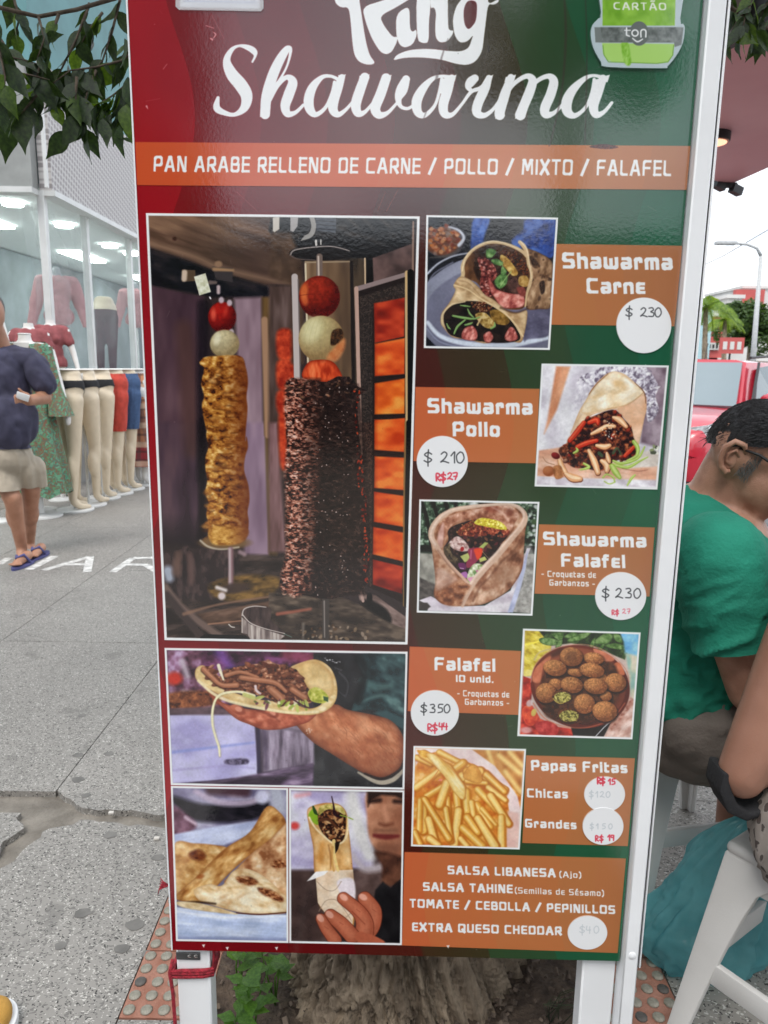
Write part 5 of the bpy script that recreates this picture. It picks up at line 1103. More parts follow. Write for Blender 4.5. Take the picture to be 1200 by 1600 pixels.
def art_fries(C):
    I = frame(C, 'fries', 3.0); F = Z(630,1150,6.0)
    poly(C, I, (222,150,70))
    tex(C, I, [(0,(196,104,44)),(.4,(220,140,60)),(.8,(236,176,90)),(1,(244,200,130))], 12,12,0,2,1, sm=False)
    tex(C, F((620,120),(1130,130),(1110,560),(980,420),(860,290),(720,190)), [(0,(170,100,46)),(.5,(206,140,74)),(1,(230,180,110))], 12,12,0,5,3, sm=False)
    def fry(P, c=(240,196,108), d=(196,126,50), l=(252,228,160)):
        P = F(*P); stroke(C, [(a + .7, b + 1.1, w + 1.6) for a, b, w in P], (176,104,44), a=.5, soft=2.6, sm=False); stroke(C, [(a + .5, b + .4, w) for a, b, w in P], d, soft=2.2, sm=False); stroke(C, [(a - .8, b - .3, w * .72) for a, b, w in P], c, soft=3, sm=False); stroke(C, [(a - 1.6, b - .8, w * .28) for a, b, w in P], l, a=.8, soft=2, sm=False)
    for q in (((800,140,60),(850,280,40)),((900,180,60),(1100,350,70)),((960,330,60),(1100,520,50)),((1000,150,60),(1120,280,60))): fry(q, (244,206,130),(214,150,80))
    blur(C, F((620,120),(1130,130),(1110,560),(980,420),(860,290),(720,190)), 3)
    tex(C, F((110,110),(640,120),(860,280),(980,430),(1070,560),(1110,720),(1090,1050),(960,1040),(1010,820),(960,480),(800,320),(600,240),(330,140),(180,180),(115,280)), [(0,(232,206,206)),(.6,(244,226,222)),(1,(250,240,240))], 18,14,0,3,2.5, sm=False)
    tex(C, F((980,700),(1080,720),(1090,1050),(960,1040)), [(0,(232,190,180)),(1,(244,212,200))], 14,14,0,3,4, sm=False)
    YG = [((340,150,60),(540,250,50)),((560,260,70),(960,500,60)),((130,200,60),(260,260,50)),((120,480,70),(330,330,60)),((220,560,60),(420,440,50)),((480,310,80),(560,250,80)),((560,380,120),(720,330,100)),((600,330,90),(700,400,80)),((600,420,60),(780,440,50)),((780,360,70),(950,520,60)),((700,500,70),(880,690,60)),((800,480,60),(960,600,50)),((820,560,80),(990,820,70)),((920,760,70),(920,1040,90)),((690,640,70),(820,850,56)),((740,680,50),(870,830,30)),((590,520,80),(600,700,80)),((640,620,60),(660,740,50)),((190,600,80),(190,880,100)),((160,600,50),(150,880,60)),((240,780,80),(300,1000,90)),((420,580,50),(430,760,50)),((500,540,80),(520,720,80)),((520,700,90),(480,1030,90)),((400,680,60),(450,980,60)),((600,760,80),(700,900,80)),((560,860,80),(740,1030,80)),((700,770,80),(860,1030,100)),((540,960,60),(600,1030,60)),((200,590,60),(430,960,70)),((250,960,80),(330,1020,70)),((110,900,60),(160,1010,60)),((410,440,90),(340,640,86)),((190,170,90),(420,300,90),(540,480,90),(560,570,40))]
    R = random.Random(2)
    for q in YG: fry(q, R.choice([(242,198,106),(246,208,124),(238,186,92)]), R.choice([(206,136,54),(190,116,44)]))
    tex(C, F((130,130),(230,150),(260,200),(180,190)), [(0,(220,150,40)),(1,(244,206,110))], 6,6,0,3,2)
    tex(C, F((210,170),(300,170),(440,290),(560,440),(582,500),(575,580),(540,590),(470,520),(400,400),(300,280)), [(0,(232,186,96)),(.5,(248,218,140)),(1,(254,238,186))], 20,6,.9,4,1.2, edge=(4,(206,140,60),.8))
    stroke(C, F((210,460,10),(280,390,8),(330,320,10)),(220,130,60), a=.7); ell(C, *F((350,410))[0], 3,2,(240,150,120)); tex(C, F((560,380),(640,260),(720,320),(740,420),(680,440)), [(0,(206,140,60)),(1,(236,180,92))], 9,7,.4,2,2, edge=(3,(190,116,44),.7))
    blur(C, I, 1,.25); grain(C, I, .02)
    C.clip = None

def grain(C, P, amt):
    w = C.win(*bbox(P, 0)); X, Y = C.PX[w], C.PY[w]; n = (fbm(X / 3, Y / 3,4,2) - .5) * .45 + (fbm(X / 30, Y / 24,6,2) - .5) * .8
    C.put(w, cov(sd_poly(X, Y, P), 1), np.clip(C.img[w] * (1 + n[..., None] * amt * 4), 0,255))
def art_food(C):
    art_spits(C); art_kebab(C); art_flatbread(C); art_wraphand(C); art_beef(C); art_chicken(C); art_pita(C); art_bowl(C); art_fries(C)

# ================================================================ GROUND
M = {}
def leafy(name, c1, c2, trans=.35, rough=.45, tint=(2.6,2.3,.8)):
    m = mat(name, c1, rough, col2=c2, scale=9, bump=.25, bscale=60); t, p = nodes(m)
    tr = t.nodes.new('ShaderNodeBsdfTranslucent'); mixn = t.nodes.new('ShaderNodeMixShader'); mixn.inputs[0].default_value = trans
    hue = t.nodes.new('ShaderNodeMix'); hue.data_type = 'RGBA'; hue.blend_type = 'MULTIPLY'; hue.inputs[0].default_value = 1; hue.inputs[7].default_value = (*tint, 1)
    src = p.inputs['Base Color'].links[0].from_socket
    t.links.new(src, hue.inputs[6]); t.links.new(hue.outputs[2], tr.inputs['Color'])
    t.links.new(p.outputs[0], mixn.inputs[1]); t.links.new(tr.outputs[0], mixn.inputs[2]); t.links.new(mixn.outputs[0], t.nodes['Material Output'].inputs['Surface'])
    return m
def terrazzo(name, base, dark, light, cell=135, warm=None):
    m = bpy.data.materials.new(name); m.use_nodes = True; t, p = nodes(m); N = t.nodes.new; Lk = t.links.new
    tcn = N('ShaderNodeTexCoord'); mp_ = N('ShaderNodeMapping'); mp_.inputs['Scale'].default_value = (1,1.25,1); mp_.inputs['Rotation'].default_value = (0,0,.5); Lk(tcn.outputs['Object'], mp_.inputs['Vector'])
    wob = N('ShaderNodeTexNoise'); wob.inputs['Scale'].default_value = 60; wob.inputs['Detail'].default_value = 2; Lk(mp_.outputs['Vector'], wob.inputs['Vector'])
    wm = N('ShaderNodeMix'); wm.data_type = 'RGBA'; wm.blend_type = 'LINEAR_LIGHT'; wm.inputs[0].default_value = .014; Lk(mp_.outputs['Vector'], wm.inputs[6]); Lk(wob.outputs['Color'], wm.inputs[7])
    col = None; prev = (*base, 1)
    big = N('ShaderNodeTexNoise'); big.inputs['Scale'].default_value = 1.7; big.inputs['Detail'].default_value = 6; Lk(tcn.outputs['Object'], big.inputs['Vector'])
    br = N('ShaderNodeValToRGB'); br.color_ramp.elements[0].position = .3; br.color_ramp.elements[1].position = .7
    br.color_ramp.elements[0].color = (*[x * .80 for x in base], 1); br.color_ramp.elements[1].color = (*[x * 1.12 for x in base], 1); Lk(big.outputs['Fac'], br.inputs['Fac'])
    cur = br.outputs['Color']
    for k, (c, sc, thr, sz) in enumerate(((dark, cell, .60,.34),(light, cell * 1.15,.62,.32),(tuple(x * .6 for x in base), cell * .75,.55,.36))):
        v = N('ShaderNodeTexVoronoi'); v.inputs['Scale'].default_value = sc; v.inputs['Randomness'].default_value = 1; Lk(wm.outputs[2], v.inputs['Vector'])
        sep = N('ShaderNodeSeparateColor'); Lk(v.outputs['Color'], sep.inputs[0])
        a = N('ShaderNodeMath'); a.operation = 'GREATER_THAN'; a.inputs[1].default_value = thr; Lk(sep.outputs[k], a.inputs[0])
        b = N('ShaderNodeMapRange'); b.inputs['From Min'].default_value = sz + .06; b.inputs['From Max'].default_value = sz; Lk(v.outputs['Distance'], b.inputs['Value'])
        mu = N('ShaderNodeMath'); mu.operation = 'MULTIPLY'; Lk(a.outputs[0], mu.inputs[0]); Lk(b.outputs[0], mu.inputs[1])
        mm = N('ShaderNodeMix'); mm.data_type = 'RGBA'; mm.inputs[7].default_value = (*c, 1); Lk(mu.outputs[0], mm.inputs[0]); Lk(cur, mm.inputs[6]); cur = mm.outputs[2]
    sp = N('ShaderNodeTexNoise'); sp.inputs['Scale'].default_value = 5.5; sp.inputs['Detail'].default_value = 3; Lk(tcn.outputs['Object'], sp.inputs['Vector'])
    sr = N('ShaderNodeMapRange'); sr.inputs['From Min'].default_value = .66; sr.inputs['From Max'].default_value = .70; sr.inputs['To Max'].default_value = .45; Lk(sp.outputs['Fac'], sr.inputs['Value'])
    sm = N('ShaderNodeMix'); sm.data_type = 'RGBA'; sm.blend_type = 'MIX'; sm.inputs[7].default_value = (*[x * .5 for x in base], 1); Lk(sr.outputs[0], sm.inputs[0]); Lk(cur, sm.inputs[6])
    Lk(sm.outputs[2], p.inputs['Base Color']); p.inputs['Roughness'].default_value = .55
    bu = N('ShaderNodeBump'); bu.inputs['Strength'].default_value = .25; bu.inputs['Distance'].default_value = .004; fn = N('ShaderNodeTexNoise'); fn.inputs['Scale'].default_value = 160; fn.inputs['Detail'].default_value = 4; Lk(tcn.outputs['Object'], fn.inputs['Vector']); Lk(fn.outputs['Fac'], bu.inputs['Height']); Lk(bu.outputs['Normal'], p.inputs['Normal'])
    return m
M['terrazzo'] = terrazzo('terrazzo', (.25,.236,.216),(.034,.031,.029),(.52,.5,.46))
M['terrazzo_light'] = terrazzo('terrazzo_light', (.27,.25,.225),(.035,.03,.028),(.56,.54,.5), cell=110)
M['mortar'] = mat('mortar', (.15,.132,.11), .9, col2=(.25,.225,.19), scale=14, bump=.6, bscale=90)
M['asphalt'] = mat('asphalt', (.10,.10,.10), .9, col2=(.15,.15,.15), scale=30, bump=.4, bscale=200)
M['soil'] = mat('soil', (.045,.03,.022), .95, col2=(.11,.078,.055), scale=40, bump=1.0, bscale=110)
M['brick_tile'] = mat('tactile_red', (.27,.115,.075), .8, col2=(.36,.18,.13), scale=26, bump=.4, bscale=220)
M['dome_worn'] = mat('worn_dome', (.20,.19,.15), .75, col2=(.33,.31,.26), scale=60, bump=.4, bscale=300)
M['dome_dark'] = mat('dark_dome', (.06,.055,.05), .7, col2=(.11,.10,.09), scale=60)
M['white'] = mat('white_paint', (.78,.79,.80), .35, var=.04, scale=6, bump=.04, bscale=40)
M['white_plastic'] = mat('white_plastic', (.60,.59,.57), .42, var=.05, scale=5, bump=.06, bscale=260, spec=.5)
M['road_paint'] = mat('worn_white_paint', (.42,.41,.39), .8, col2=(.66,.65,.62), scale=24, thresh=(.4,.6))
M['black'] = mat('plain_black', (.012,.012,.013), .5, var=.2)
M['steel'] = mat('dark_steel', (.12,.12,.12), .45, metal=.6)
M['chrome'] = mat('chrome', (.6,.6,.6), .2, metal=1)

road = MB().box((0,400,-.16),(1600,1700,.02)).build('ground', M['asphalt'], kind='structure')
PV_X0, PV_X1 = -3.42,2.6          # the pavement runs along the street, shop wall on its left, kerb on its right
pav = MB().box(((PV_X0 - 3 + PV_X1) / 2,10,-.085),(PV_X1 - PV_X0 + 3,44,.13)).build('pavement', M['mortar'], kind='structure')
kerb = MB().box((PV_X1 + .078,10,-.075),(.15,44,.148)).build('kerb', mat('kerb_concrete', (.36,.35,.33), .85, var=.2, bump=.4), kind='structure')

# slabs of the pavement: joints, one broken corner filled with mortar
jx1 = at_z(87,1237).x; jx0 = at_z(0,1003).x; sw = jx1 - jx0
def slab(P, mt='terrazzo', name='slab', h=.0, rough=0, seed=1):
    if rough:
        R_ = random.Random(seed); Q = []
        for i in range(len(P)):
            a, b = Vector(P[i][:2]), Vector(P[(i + 1) % len(P)][:2]); Q.append(a)
            if P[i][2:] and P[i][2]:
                n = max(2, int((b - a).length / .018))
                nn = (b - a).normalized(); pp = Vector((-nn.y, nn.x))
                for k in range(1, n): Q.append(a.lerp(b, k / n) + pp * (mnoise.noise(Vector((k * .3, seed * 3.1,0))) * .022 + R_.uniform(-.003,.003)))
        P = Q
    return MB().prism([(p[0], p[1]) for p in P], -.022, h).build(name, M[mt], pav)
g = .0018; TS = .176
fr_d = at_z(400,1595).y; tile_x0 = at_z(183,1595).x; tile_x1 = at_z(1073,1600).x; tile_y1 = 2.75
crack_y = at_z(87,1243).y
rows = [-2,-.75]
xs = [jx1 + sw * k for k in range(-3,5)]
gp = lambda x, y: (at_z(x, y).x, at_z(x, y).y)
# big field of whole slabs
ys_all = [crack_y + .02 + 1.25 * k for k in range(-4,16)]
for i in range(len(xs) - 1):
    x0, x1 = xs[i] + g, xs[i + 1] - g
    if x0 > 2.4: continue
    x1 = min(x1, PV_X1 - .01)
    for j in range(len(ys_all) - 1):
        y0, y1 = ys_all[j] + g, ys_all[j + 1] - g
        if y0 > 20: continue
        if x1 > tile_x0 and x0 < tile_x1 and y1 > fr_d and y0 < tile_y1: continue      # round the tree pit: laid below
        if abs(xs[i] - jx1) < .01 and j in (3,4): continue                            # broken slabs: laid below
        if abs(xs[i + 1] - jx1) < .01 and j == 3: continue
        slab([(x0, y0),(x1, y0),(x1, y1),(x0, y1)], 'terrazzo' if x0 < .5 else 'terrazzo_light')
nx = jx1 + sw
ya = ys_all[3]; yb = ys_all[4]; yc = ys_all[5]
c_ap = gp(87,1238);
# slab beyond the crack (its near edge is broken), slab before the crack, and the left one with a missing corner
slab([(jx1 + g, c_ap[1] + .012,1),(*gp(130,1263), 1),(*gp(262,1271), 1),(nx - g, gp(262,1271)[1] - .01),(nx - g, yc - g),(jx1 + g, yc - g)], rough=1, seed=3)
slab([(*gp(-20,1372),),(*gp(-120,1600),),(xs[2] + .35, ya + g),(tile_x0 - g, ya + g),(tile_x0 - g, gp(262,1300)[1]),(*gp(215,1288), 1),(*gp(125,1281), 1),(*gp(66,1300), 1),(*gp(28,1338), 1)][::1], rough=1, seed=5)
slab([(xs[2] + g, ya + g),(xs[2] + .33, ya + g),(*gp(-130,1600),),(*gp(-40,1372),),(*gp(0,1330), 1),(*gp(36,1287), 1),(*gp(33,1270),),(xs[2] + g, gp(20,1270)[1])], rough=1, seed=8)
# slabs round the tree pit
for P_ in ([(tile_x0 + g, fr_d - 1.3),(tile_x1 - g, fr_d - 1.3),(tile_x1 - g, fr_d - .2),(tile_x0 + g, fr_d - .2)], [(tile_x0 + g, fr_d - .197),(tile_x0 + TS, fr_d - .197),(tile_x0 + TS, fr_d - g),(tile_x0 + g, fr_d - g)], [(tile_x1 - TS, fr_d - .197),(tile_x1 - g, fr_d - .197),(tile_x1 - g, fr_d - g),(tile_x1 - TS, fr_d - g)],
           [(tile_x1 + g, ya + g),(tile_x1 + 1.1, ya + g),(tile_x1 + 1.1, yb - g),(tile_x1 + g, yb - g)],
           [(tile_x1 + 1.1 + g, ya + g),(PV_X1 - .01, ya + g),(PV_X1 - .01, yb - g),(tile_x1 + 1.1 + g, yb - g)],
           [(tile_x1 + g, yb + g),(PV_X1 - .01, yb + g),(PV_X1 - .01, yc - g),(tile_x1 + g, yc - g)],
           [(tile_x0 + g, tile_y1 + g),(tile_x1 - g, tile_y1 + g),(tile_x1 - g, yc - g),(tile_x0 + g, yc - g)],
           [(tile_x0 - .02, yb + .06),(tile_x0 - g, yb + .06),(tile_x0 - g, yc - g),(tile_x0 - .02, yc - g)]):
    slab(P_, 'terrazzo_light' if P_[0][0] > .5 else 'terrazzo')
# gum spots and bits of grit on the slabs
MS = mat('gum_spot', (.15,.143,.132), .7, var=.2)
for k, (x, y, r) in enumerate(((122,1218,.022),(135,1243,.016),(130,1427,.022),(212,1445,.024),(95,1478,.016),(190,1483,.018),(172,1305,.02),(128,1118,.018),(170,1178,.02),(122,1180,.02),(247,1340,.018),(228,1490,.012))):
    p = at_z(x, y); R_ = random.Random(k)
    MB().prism([(p.x + math.cos(a) * r * R_.uniform(.75,1.1), p.y + math.sin(a) * r * .8 * R_.uniform(.75,1.1)) for a in np.linspace(0,6.28,12)[:-1]], .0002,.0012).build('gum_spot', MS, pav)
for x, y in ((174,1272),(245,1312)):
    p = at_z(x, y); tag(MB().box((p.x, p.y, .004),(.016,.012,.008)).build('pebble', mat('pale_pebble', (.6,.57,.52), .8), bevel=.003), 'small pale pebble in the broken joint' if x < 200 else 'small pale pebble near the red tiles', 'pebble')
# letters painted on the ground
def gstroke(a, b, w):
    a, b = at_z(*a), at_z(*b); mb = MB(); mb.span((a.x, a.y, .0012),(b.x, b.y, .0012), w, .0012, up=(0,0,1)); return mb
def gpaint(segs, w=.05):
    mb = MB()
    for i, (a, b) in enumerate(segs):
        p, q = at_z(*a), at_z(*b); d = (q - p).normalized(); n = Vector((-d.y, d.x, 0)) * w / 2; z = .0012 + .0003 * i
        mb.add([p + n + Vector((0,0,z)), p - n + Vector((0,0,z)), q - n + Vector((0,0,z)), q + n + Vector((0,0,z))], [(0,1,2,3)])
    mb.build('painted_letter', M['road_paint'], pav)
gpaint([((45,890),(86,869))], .06); gpaint([((-2,882),(14,872))], .05)
gpaint([((68,891),(141,870)),((141,870),(136,894)),((94,882),(136,882))], .05)
gpaint([((176,894),(208,872)),((208,872),(250,872)),((196,882),(230,883)),((228,883),(250,896))], .05)

# tactile tiles round the pit: red tiles with worn round studs
dome_me = MB().lathe((0,0,0), [(.0125,0),(.0122,.003),(.009,.0045),(.004,.005)], 10).mesh('dome', smooth=True)
dome_me.materials.append(M['dome_worn'])
dome_dk = dome_me.copy(); dome_dk.materials.clear(); dome_dk.materials.append(M['dome_dark'])
NSTUD = 6; Rt = random.Random(4)
def tile(x0, y0, w, h, studs=True):
    c = (x0 + w / 2, y0 + h / 2)
    o = MB().box((0,0,-.0095),(w - .003, h - .003,.025)).build('tactile_tile', M['brick_tile'], bevel=.0015, seg=1)
    o.location = (c[0], c[1], 0); o.parent = pav
    return o
n_st = 0
def studs_on(x0, x1, y0, y1, parent, lim):
    global n_st; p = .0345
    nx_, ny_ = int((x1 - x0) / p + .3), int((y1 - y0) / p + .3)
    for i in range(nx_):
        for j in range(ny_):
            px_, py_ = x0 + (i + .5) * (x1 - x0) / nx_, y0 + (j + .5) * (y1 - y0) / ny_
            o = bpy.data.objects.new('stud', dome_dk if Rt.random() < .16 else dome_me); COL.objects.link(o)
            o.parent = parent; o.location = (px_ - parent.location.x + Rt.uniform(-.001,.001), py_ - parent.location.y, .003); n_st += 1
x = tile_x0
yy = [fr_d + TS * k for k in range(int((tile_y1 - fr_d) / TS) + 1)]
for side in (0,1):
    for j in range(len(yy) - 1):
        x0 = tile_x0 if side == 0 else tile_x1 - TS
        t_ = tile(x0, yy[j], TS, TS)
        if (side == 0 and j < 3) or (side == 1 and j < 3): studs_on(x0, x0 + TS, yy[j], yy[j] + TS, t_, 300)
k = tile_x0 + TS
nk = int((tile_x1 - TS - k) / TS + .5); wk = (tile_x1 - TS - k) / nk
for i in range(nk):
    for y_ in (fr_d, yy[-2]):
        if y_ == fr_d: continue
        tile(k + i * wk, y_, wk, TS)
pit_x0, pit_x1, pit_y0, pit_y1 = tile_x0 + TS, tile_x1 - TS, fr_d - .2, yy[-2]
# soil in the pit, lumpy
nxg, nyg = 60,70; vs = []; fs = []
for j in range(nyg + 1):
    for i in range(nxg + 1):
        X_ = pit_x0 + (pit_x1 - pit_x0) * i / nxg; Y_ = pit_y0 + (pit_y1 - pit_y0) * j / nyg
        z = -.012 + .03 * mnoise.noise(Vector((X_ * 6, Y_ * 6,1))) + .014 * mnoise.noise(Vector((X_ * 28, Y_ * 28,4))) + .007 * mnoise.noise(Vector((X_ * 80, Y_ * 80,4)))
        vs.append((X_, Y_, max(z, -.018)))
for j in range(nyg):
    for i in range(nxg): a = j * (nxg + 1) + i; fs.append((a, a + 1, a + nxg + 2, a + nxg + 1))
soil = MB().add(vs, fs).build('soil', M['soil'], kind='structure', smooth=True)
mb = MB(); Rg = random.Random(3)
for i in range(900):
    X_, Y_ = Rg.uniform(pit_x0 + .01, pit_x1 - .01), Rg.uniform(pit_y0 + .01, pit_y1 * .75); s = Rg.uniform(.003,.011)
    mb.box((X_, Y_, .004 + s * .2),(s * Rg.uniform(.8,2.2), s, s * .7), Euler((Rg.random(), Rg.random(), Rg.random() * 6)).to_matrix())
tag(mb.build('soil_crumbs', mat('crumbs', (.05,.035,.026), .95, col2=(.16,.12,.09), scale=50)), kind='stuff')

# ================================================================ MENU BOARD
sTL, zTL = board_sz(211.5,222); sBL, zBL = board_sz(270.7,1485); sTR, zTR = board_sz(1079,228); sBR, zBR = board_sz(968,1501)
SL = (board_sz(203.5,100)[0] + sBL) / 2; SR = (board_sz(1090,100)[0] + sBR) / 2
ZB = (zBL + zBR) / 2; ZT = board_sz(650,-150)[1]
CW = 1240; CH = int(CW * (ZT - ZB) / (SR - SL))
ss = SL + (np.arange(CW) + .5) / CW * (SR - SL); zz = ZT - (np.arange(CH) + .5) / CH * (ZT - ZB)
PW = BO[None, None] + ss[None, :, None] * BU + zz[:, None, None] * np.array([0,0,1.0])
PXa, PYa = project(PW)
def tocanvas(px, py):
    s_, z_ = board_sz(px, py); return (s_ - SL) / (SR - SL) * CW, (ZT - z_) / (ZT - ZB) * CH
C = Canvas(PXa.astype(np.float32), PYa.astype(np.float32), tocanvas)
art_background(C); art_bands(C); art_script(C); art_text(C); art_food(C); C.clip = None; art_stickers(C); art_extras(C)
img = bpy.data.images.new('menu_print', CW, CH, alpha=False)
lin = np.clip(C.img / 255,0,1) ** 1.1
lin = lin[::-1]
buf = np.ones((CH, CW, 4), np.float32); buf[..., :3] = lin
img.pixels.foreach_set(buf.ravel()); img.update(); img.pack()
def print_mat(name, rough, bump, gain=.95):
    m = bpy.data.materials.new(name); m.use_nodes = True; t, p = nodes(m); N = t.nodes.new; Lk = t.links.new
    ti = N('ShaderNodeTexImage'); ti.image = img; ti.interpolation = 'Cubic'; ti.extension = 'EXTEND'
    uv = N('ShaderNodeUVMap'); uv.uv_map = 'UVMap'; Lk(uv.outputs[0], ti.inputs[0])
    tcn = N('ShaderNodeTexCoord')
    g_ = N('ShaderNodeMix'); g_.data_type = 'RGBA'; g_.blend_type = 'MULTIPLY'; g_.inputs[0].default_value = 1; g_.inputs[7].default_value = (gain, gain, gain, 1); Lk(ti.outputs[0], g_.inputs[6])
    # scuffs: fine pale scratches in the laminate
    Lk(g_.outputs[2], p.inputs['Base Color'])
    p.inputs['Roughness'].default_value = rough; p.inputs['IOR'].default_value = 1.52; p.inputs['Specular IOR Level'].default_value = .9
    n1 = N('ShaderNodeTexNoise'); n1.inputs['Scale'].default_value = 210; n1.inputs['Detail'].default_value = 2.5; Lk(tcn.outputs['Object'], n1.inputs['Vector'])
    n2 = N('ShaderNodeTexNoise'); n2.inputs['Scale'].default_value = 5; n2.inputs['Detail'].default_value = 2; Lk(tcn.outputs['Object'], n2.inputs['Vector'])
    b1 = N('ShaderNodeBump'); b1.inputs['Strength'].default_value = bump; b1.inputs['Distance'].default_value = .0006; Lk(n1.outputs['Fac'], b1.inputs['Height'])
    b2 = N('ShaderNodeBump'); b2.inputs['Strength'].default_value = .12; b2.inputs['Distance'].default_value = .006; Lk(n2.outputs['Fac'], b2.inputs['Height']); Lk(b1.outputs['Normal'], b2.inputs['Normal'])
    Lk(b2.outputs['Normal'], p.inputs['Normal'])
    rn = N('ShaderNodeTexNoise'); rn.inputs['Scale'].default_value = 9; rn.inputs['Detail'].default_value = 6; Lk(tcn.outputs['Object'], rn.inputs['Vector'])
    rr = N('ShaderNodeMapRange'); rr.inputs['To Min'].default_value = rough * .7; rr.inputs['To Max'].default_value = rough * 1.5; Lk(rn.outputs['Fac'], rr.inputs['Value']); Lk(rr.outputs[0], p.inputs['Roughness'])
    return m
M['print'] = print_mat('printed_vinyl', .09,.09)
M['sticker'] = print_mat('paper_sticker', .5,.1,.88)
board = thing('menu_board', tuple(BO), 'tall red and green printed menu board with food photographs on white metal legs', 'menu board', rz=BA)
def sheet(name, P, z0, z1, m, parent=board, sz=False, label=None):
    """flat printed piece of the board: outline P in photo directions, thickness from z0 to z1 in front of the panel"""
    q = [p if sz else board_sz(*p) for p in P]; n = len(q)
    vs = [(a, -z0, b) for a, b in q] + [(a, -z1, b) for a, b in q]
    me = bpy.data.meshes.new(name); me.from_pydata(vs, [], [tuple(range(n, 2 * n)), tuple(range(n - 1,-1,-1))] + [(i, (i + 1) % n, n + (i + 1) % n, n + i) for i in range(n)])
    bm = bmesh.new(); bm.from_mesh(me); bmesh.ops.recalc_face_normals(bm, faces=bm.faces); bm.to_mesh(me); bm.free()
    uvl = me.uv_layers.new(name='UVMap')
    for lp in me.loops:
        v = me.vertices[lp.vertex_index].co; uvl.data[lp.index].uv = ((v.x - SL) / (SR - SL),(v.z - ZB) / (ZT - ZB))
    me.materials.append(m); o = bpy.data.objects.new(name, me); COL.objects.link(o); o.parent = parent
    if label: o['label'] = label
    return o
pan = sheet('panel', [(SL, ZB),(SR, ZB),(SR, ZT),(SL, ZT)], -.012,0, M['print'], sz=True)
# white edge of the panel
LB = {'spits': 'large print of two meat spits before a glowing grill', 'kebab_hand': 'print of a hand holding an open meat pita', 'flatbread': 'print of folded flatbreads on a plate', 'wrap_hand': 'print of a hand holding a paper wrapped roll',
      'beef_wrap': 'print of two beef wraps on a grey plate', 'chicken_wrap': 'print of a chicken wrap in foil', 'falafel_wrap': 'print of a filled brown pita', 'falafel_bowl': 'print of a clay bowl of falafel', 'fries': 'print of a paper cone of fries'}
for k_, Q in PHOTOS.items(): sheet('photo_print', Q, .0002,.0007, M['print'], label=LB[k_])
for k_, Q in BANDS.items():
    if k_ == 'header': Q = [(SL + .0, board_sz(*Q[0])[1]),(SR, board_sz(*Q[1])[1]),(SR, board_sz(*Q[2])[1]),(SL, board_sz(*Q[3])[1])]; sheet('orange_band', Q, .0002,.0005, M['print'], sz=True)
    else: sheet('orange_band', Q, .0002,.0004 + .00002 * len(k_), M['print'])
SLB = {'carne': 'round white price sticker reading $230 at the top', 'pollo': 'round white sticker reading $210 and R$27', 'falafel': 'round white sticker reading $230 with faded red figures', 'ten': 'round white sticker reading $350 and R$44', 'chicas': 'round white sticker with red 15 on top', 'grandes': 'round white sticker with red 19 at its foot', 'cheddar': 'round white sticker with faded figures'}
for k_, (cx, cy, rx, ry) in STICKERS.items():
    q = [(cx + rx * math.cos(a), cy + ry * math.sin(a)) for a in np.linspace(0,2 * math.pi, 49)[:-1]]
    sheet('price_sticker', q, .0008 if k_ != 'grandes' else .0014,.0013 if k_ != 'grandes' else .0019, M['sticker'], label=SLB[k_])
# card sleeve (top left) and green card machine sign (top right)
M['clear'] = mat('clear_plastic', (.9,.92,.94), .12, var=.02, trans=.0, alpha=.32, spec=.6)
sheet('card_sleeve', [(275,-90),(412,-90),(412,14),(408,18.5),(280,16),(275,11)], .0006,.0022, M['clear'], label='clear plastic sleeve holding a blank card')
sheet('paper_card', [(281,-84),(406,-84),(406,13),(281,11)], .0002,.0005, M['sticker'])
so_ = smooth([(940,-60),(1062,-60),(1062,30),(1066,38),(1069,45),(1066,68),(1056,88),(1042,105),(1034,108),(948,106),(938,98),(926,76),(922,55),(925,40),(934,30),(938,20)], True, 3)
sheet('card_sign', so_, .0006,.0026, M['print'], label='green and grey acrylic sign reading CARTÃO')
# frame
fz0, fz1 = ZB - .30, ZT
def bbox3(name, s0, s1, z0, z1, y0, y1, m, bev=.0015, label=None, par=board):
    o = MB().box(((s0 + s1) / 2,(y0 + y1) / 2,(z0 + z1) / 2),(s1 - s0, y1 - y0, z1 - z0)).build(name, m, bevel=bev, seg=1); o.parent = par
    if label: o['label'] = label
    return o
fw = board_sz(1024,1200)[0] - board_sz(995,1200)[0]
bbox3('frame_profile', SR + .002, SR + fw * .86,.0, ZT, -.016,.02, M['white'], .002)
bbox3('dark_slot', SR + fw * .86 + .0005, SR + fw * .93, ZB, ZT, -.012,.02, M['black'], 0)  # black strip stands in for the shaded gap beside the profile
bbox3('outer_strip', SR + fw * .93 + .0005, SR + fw * 1.05, ZB, ZT, -.014,.022, M['white'], .0008)
bbox3('panel_edge', SL - .0022, SL - .0002, ZB, ZT, -.001,.012, M['white'], 0)
l1 = board_sz(325,1520)[0]; bbox3('leg', SL + .001, l1,0.0, ZB + .05,.0125,.05, M['white'], .003)
l0 = board_sz(912,1540)[0]; bbox3('leg', l0, SR - .001,0.0, ZB + .05,.0125,.05, M['white'], .003)
bbox3('cross_rail', l1 + .002, l0 - .002, ZB + .05, ZB + .085,.0125,.05, M['white'], .003)
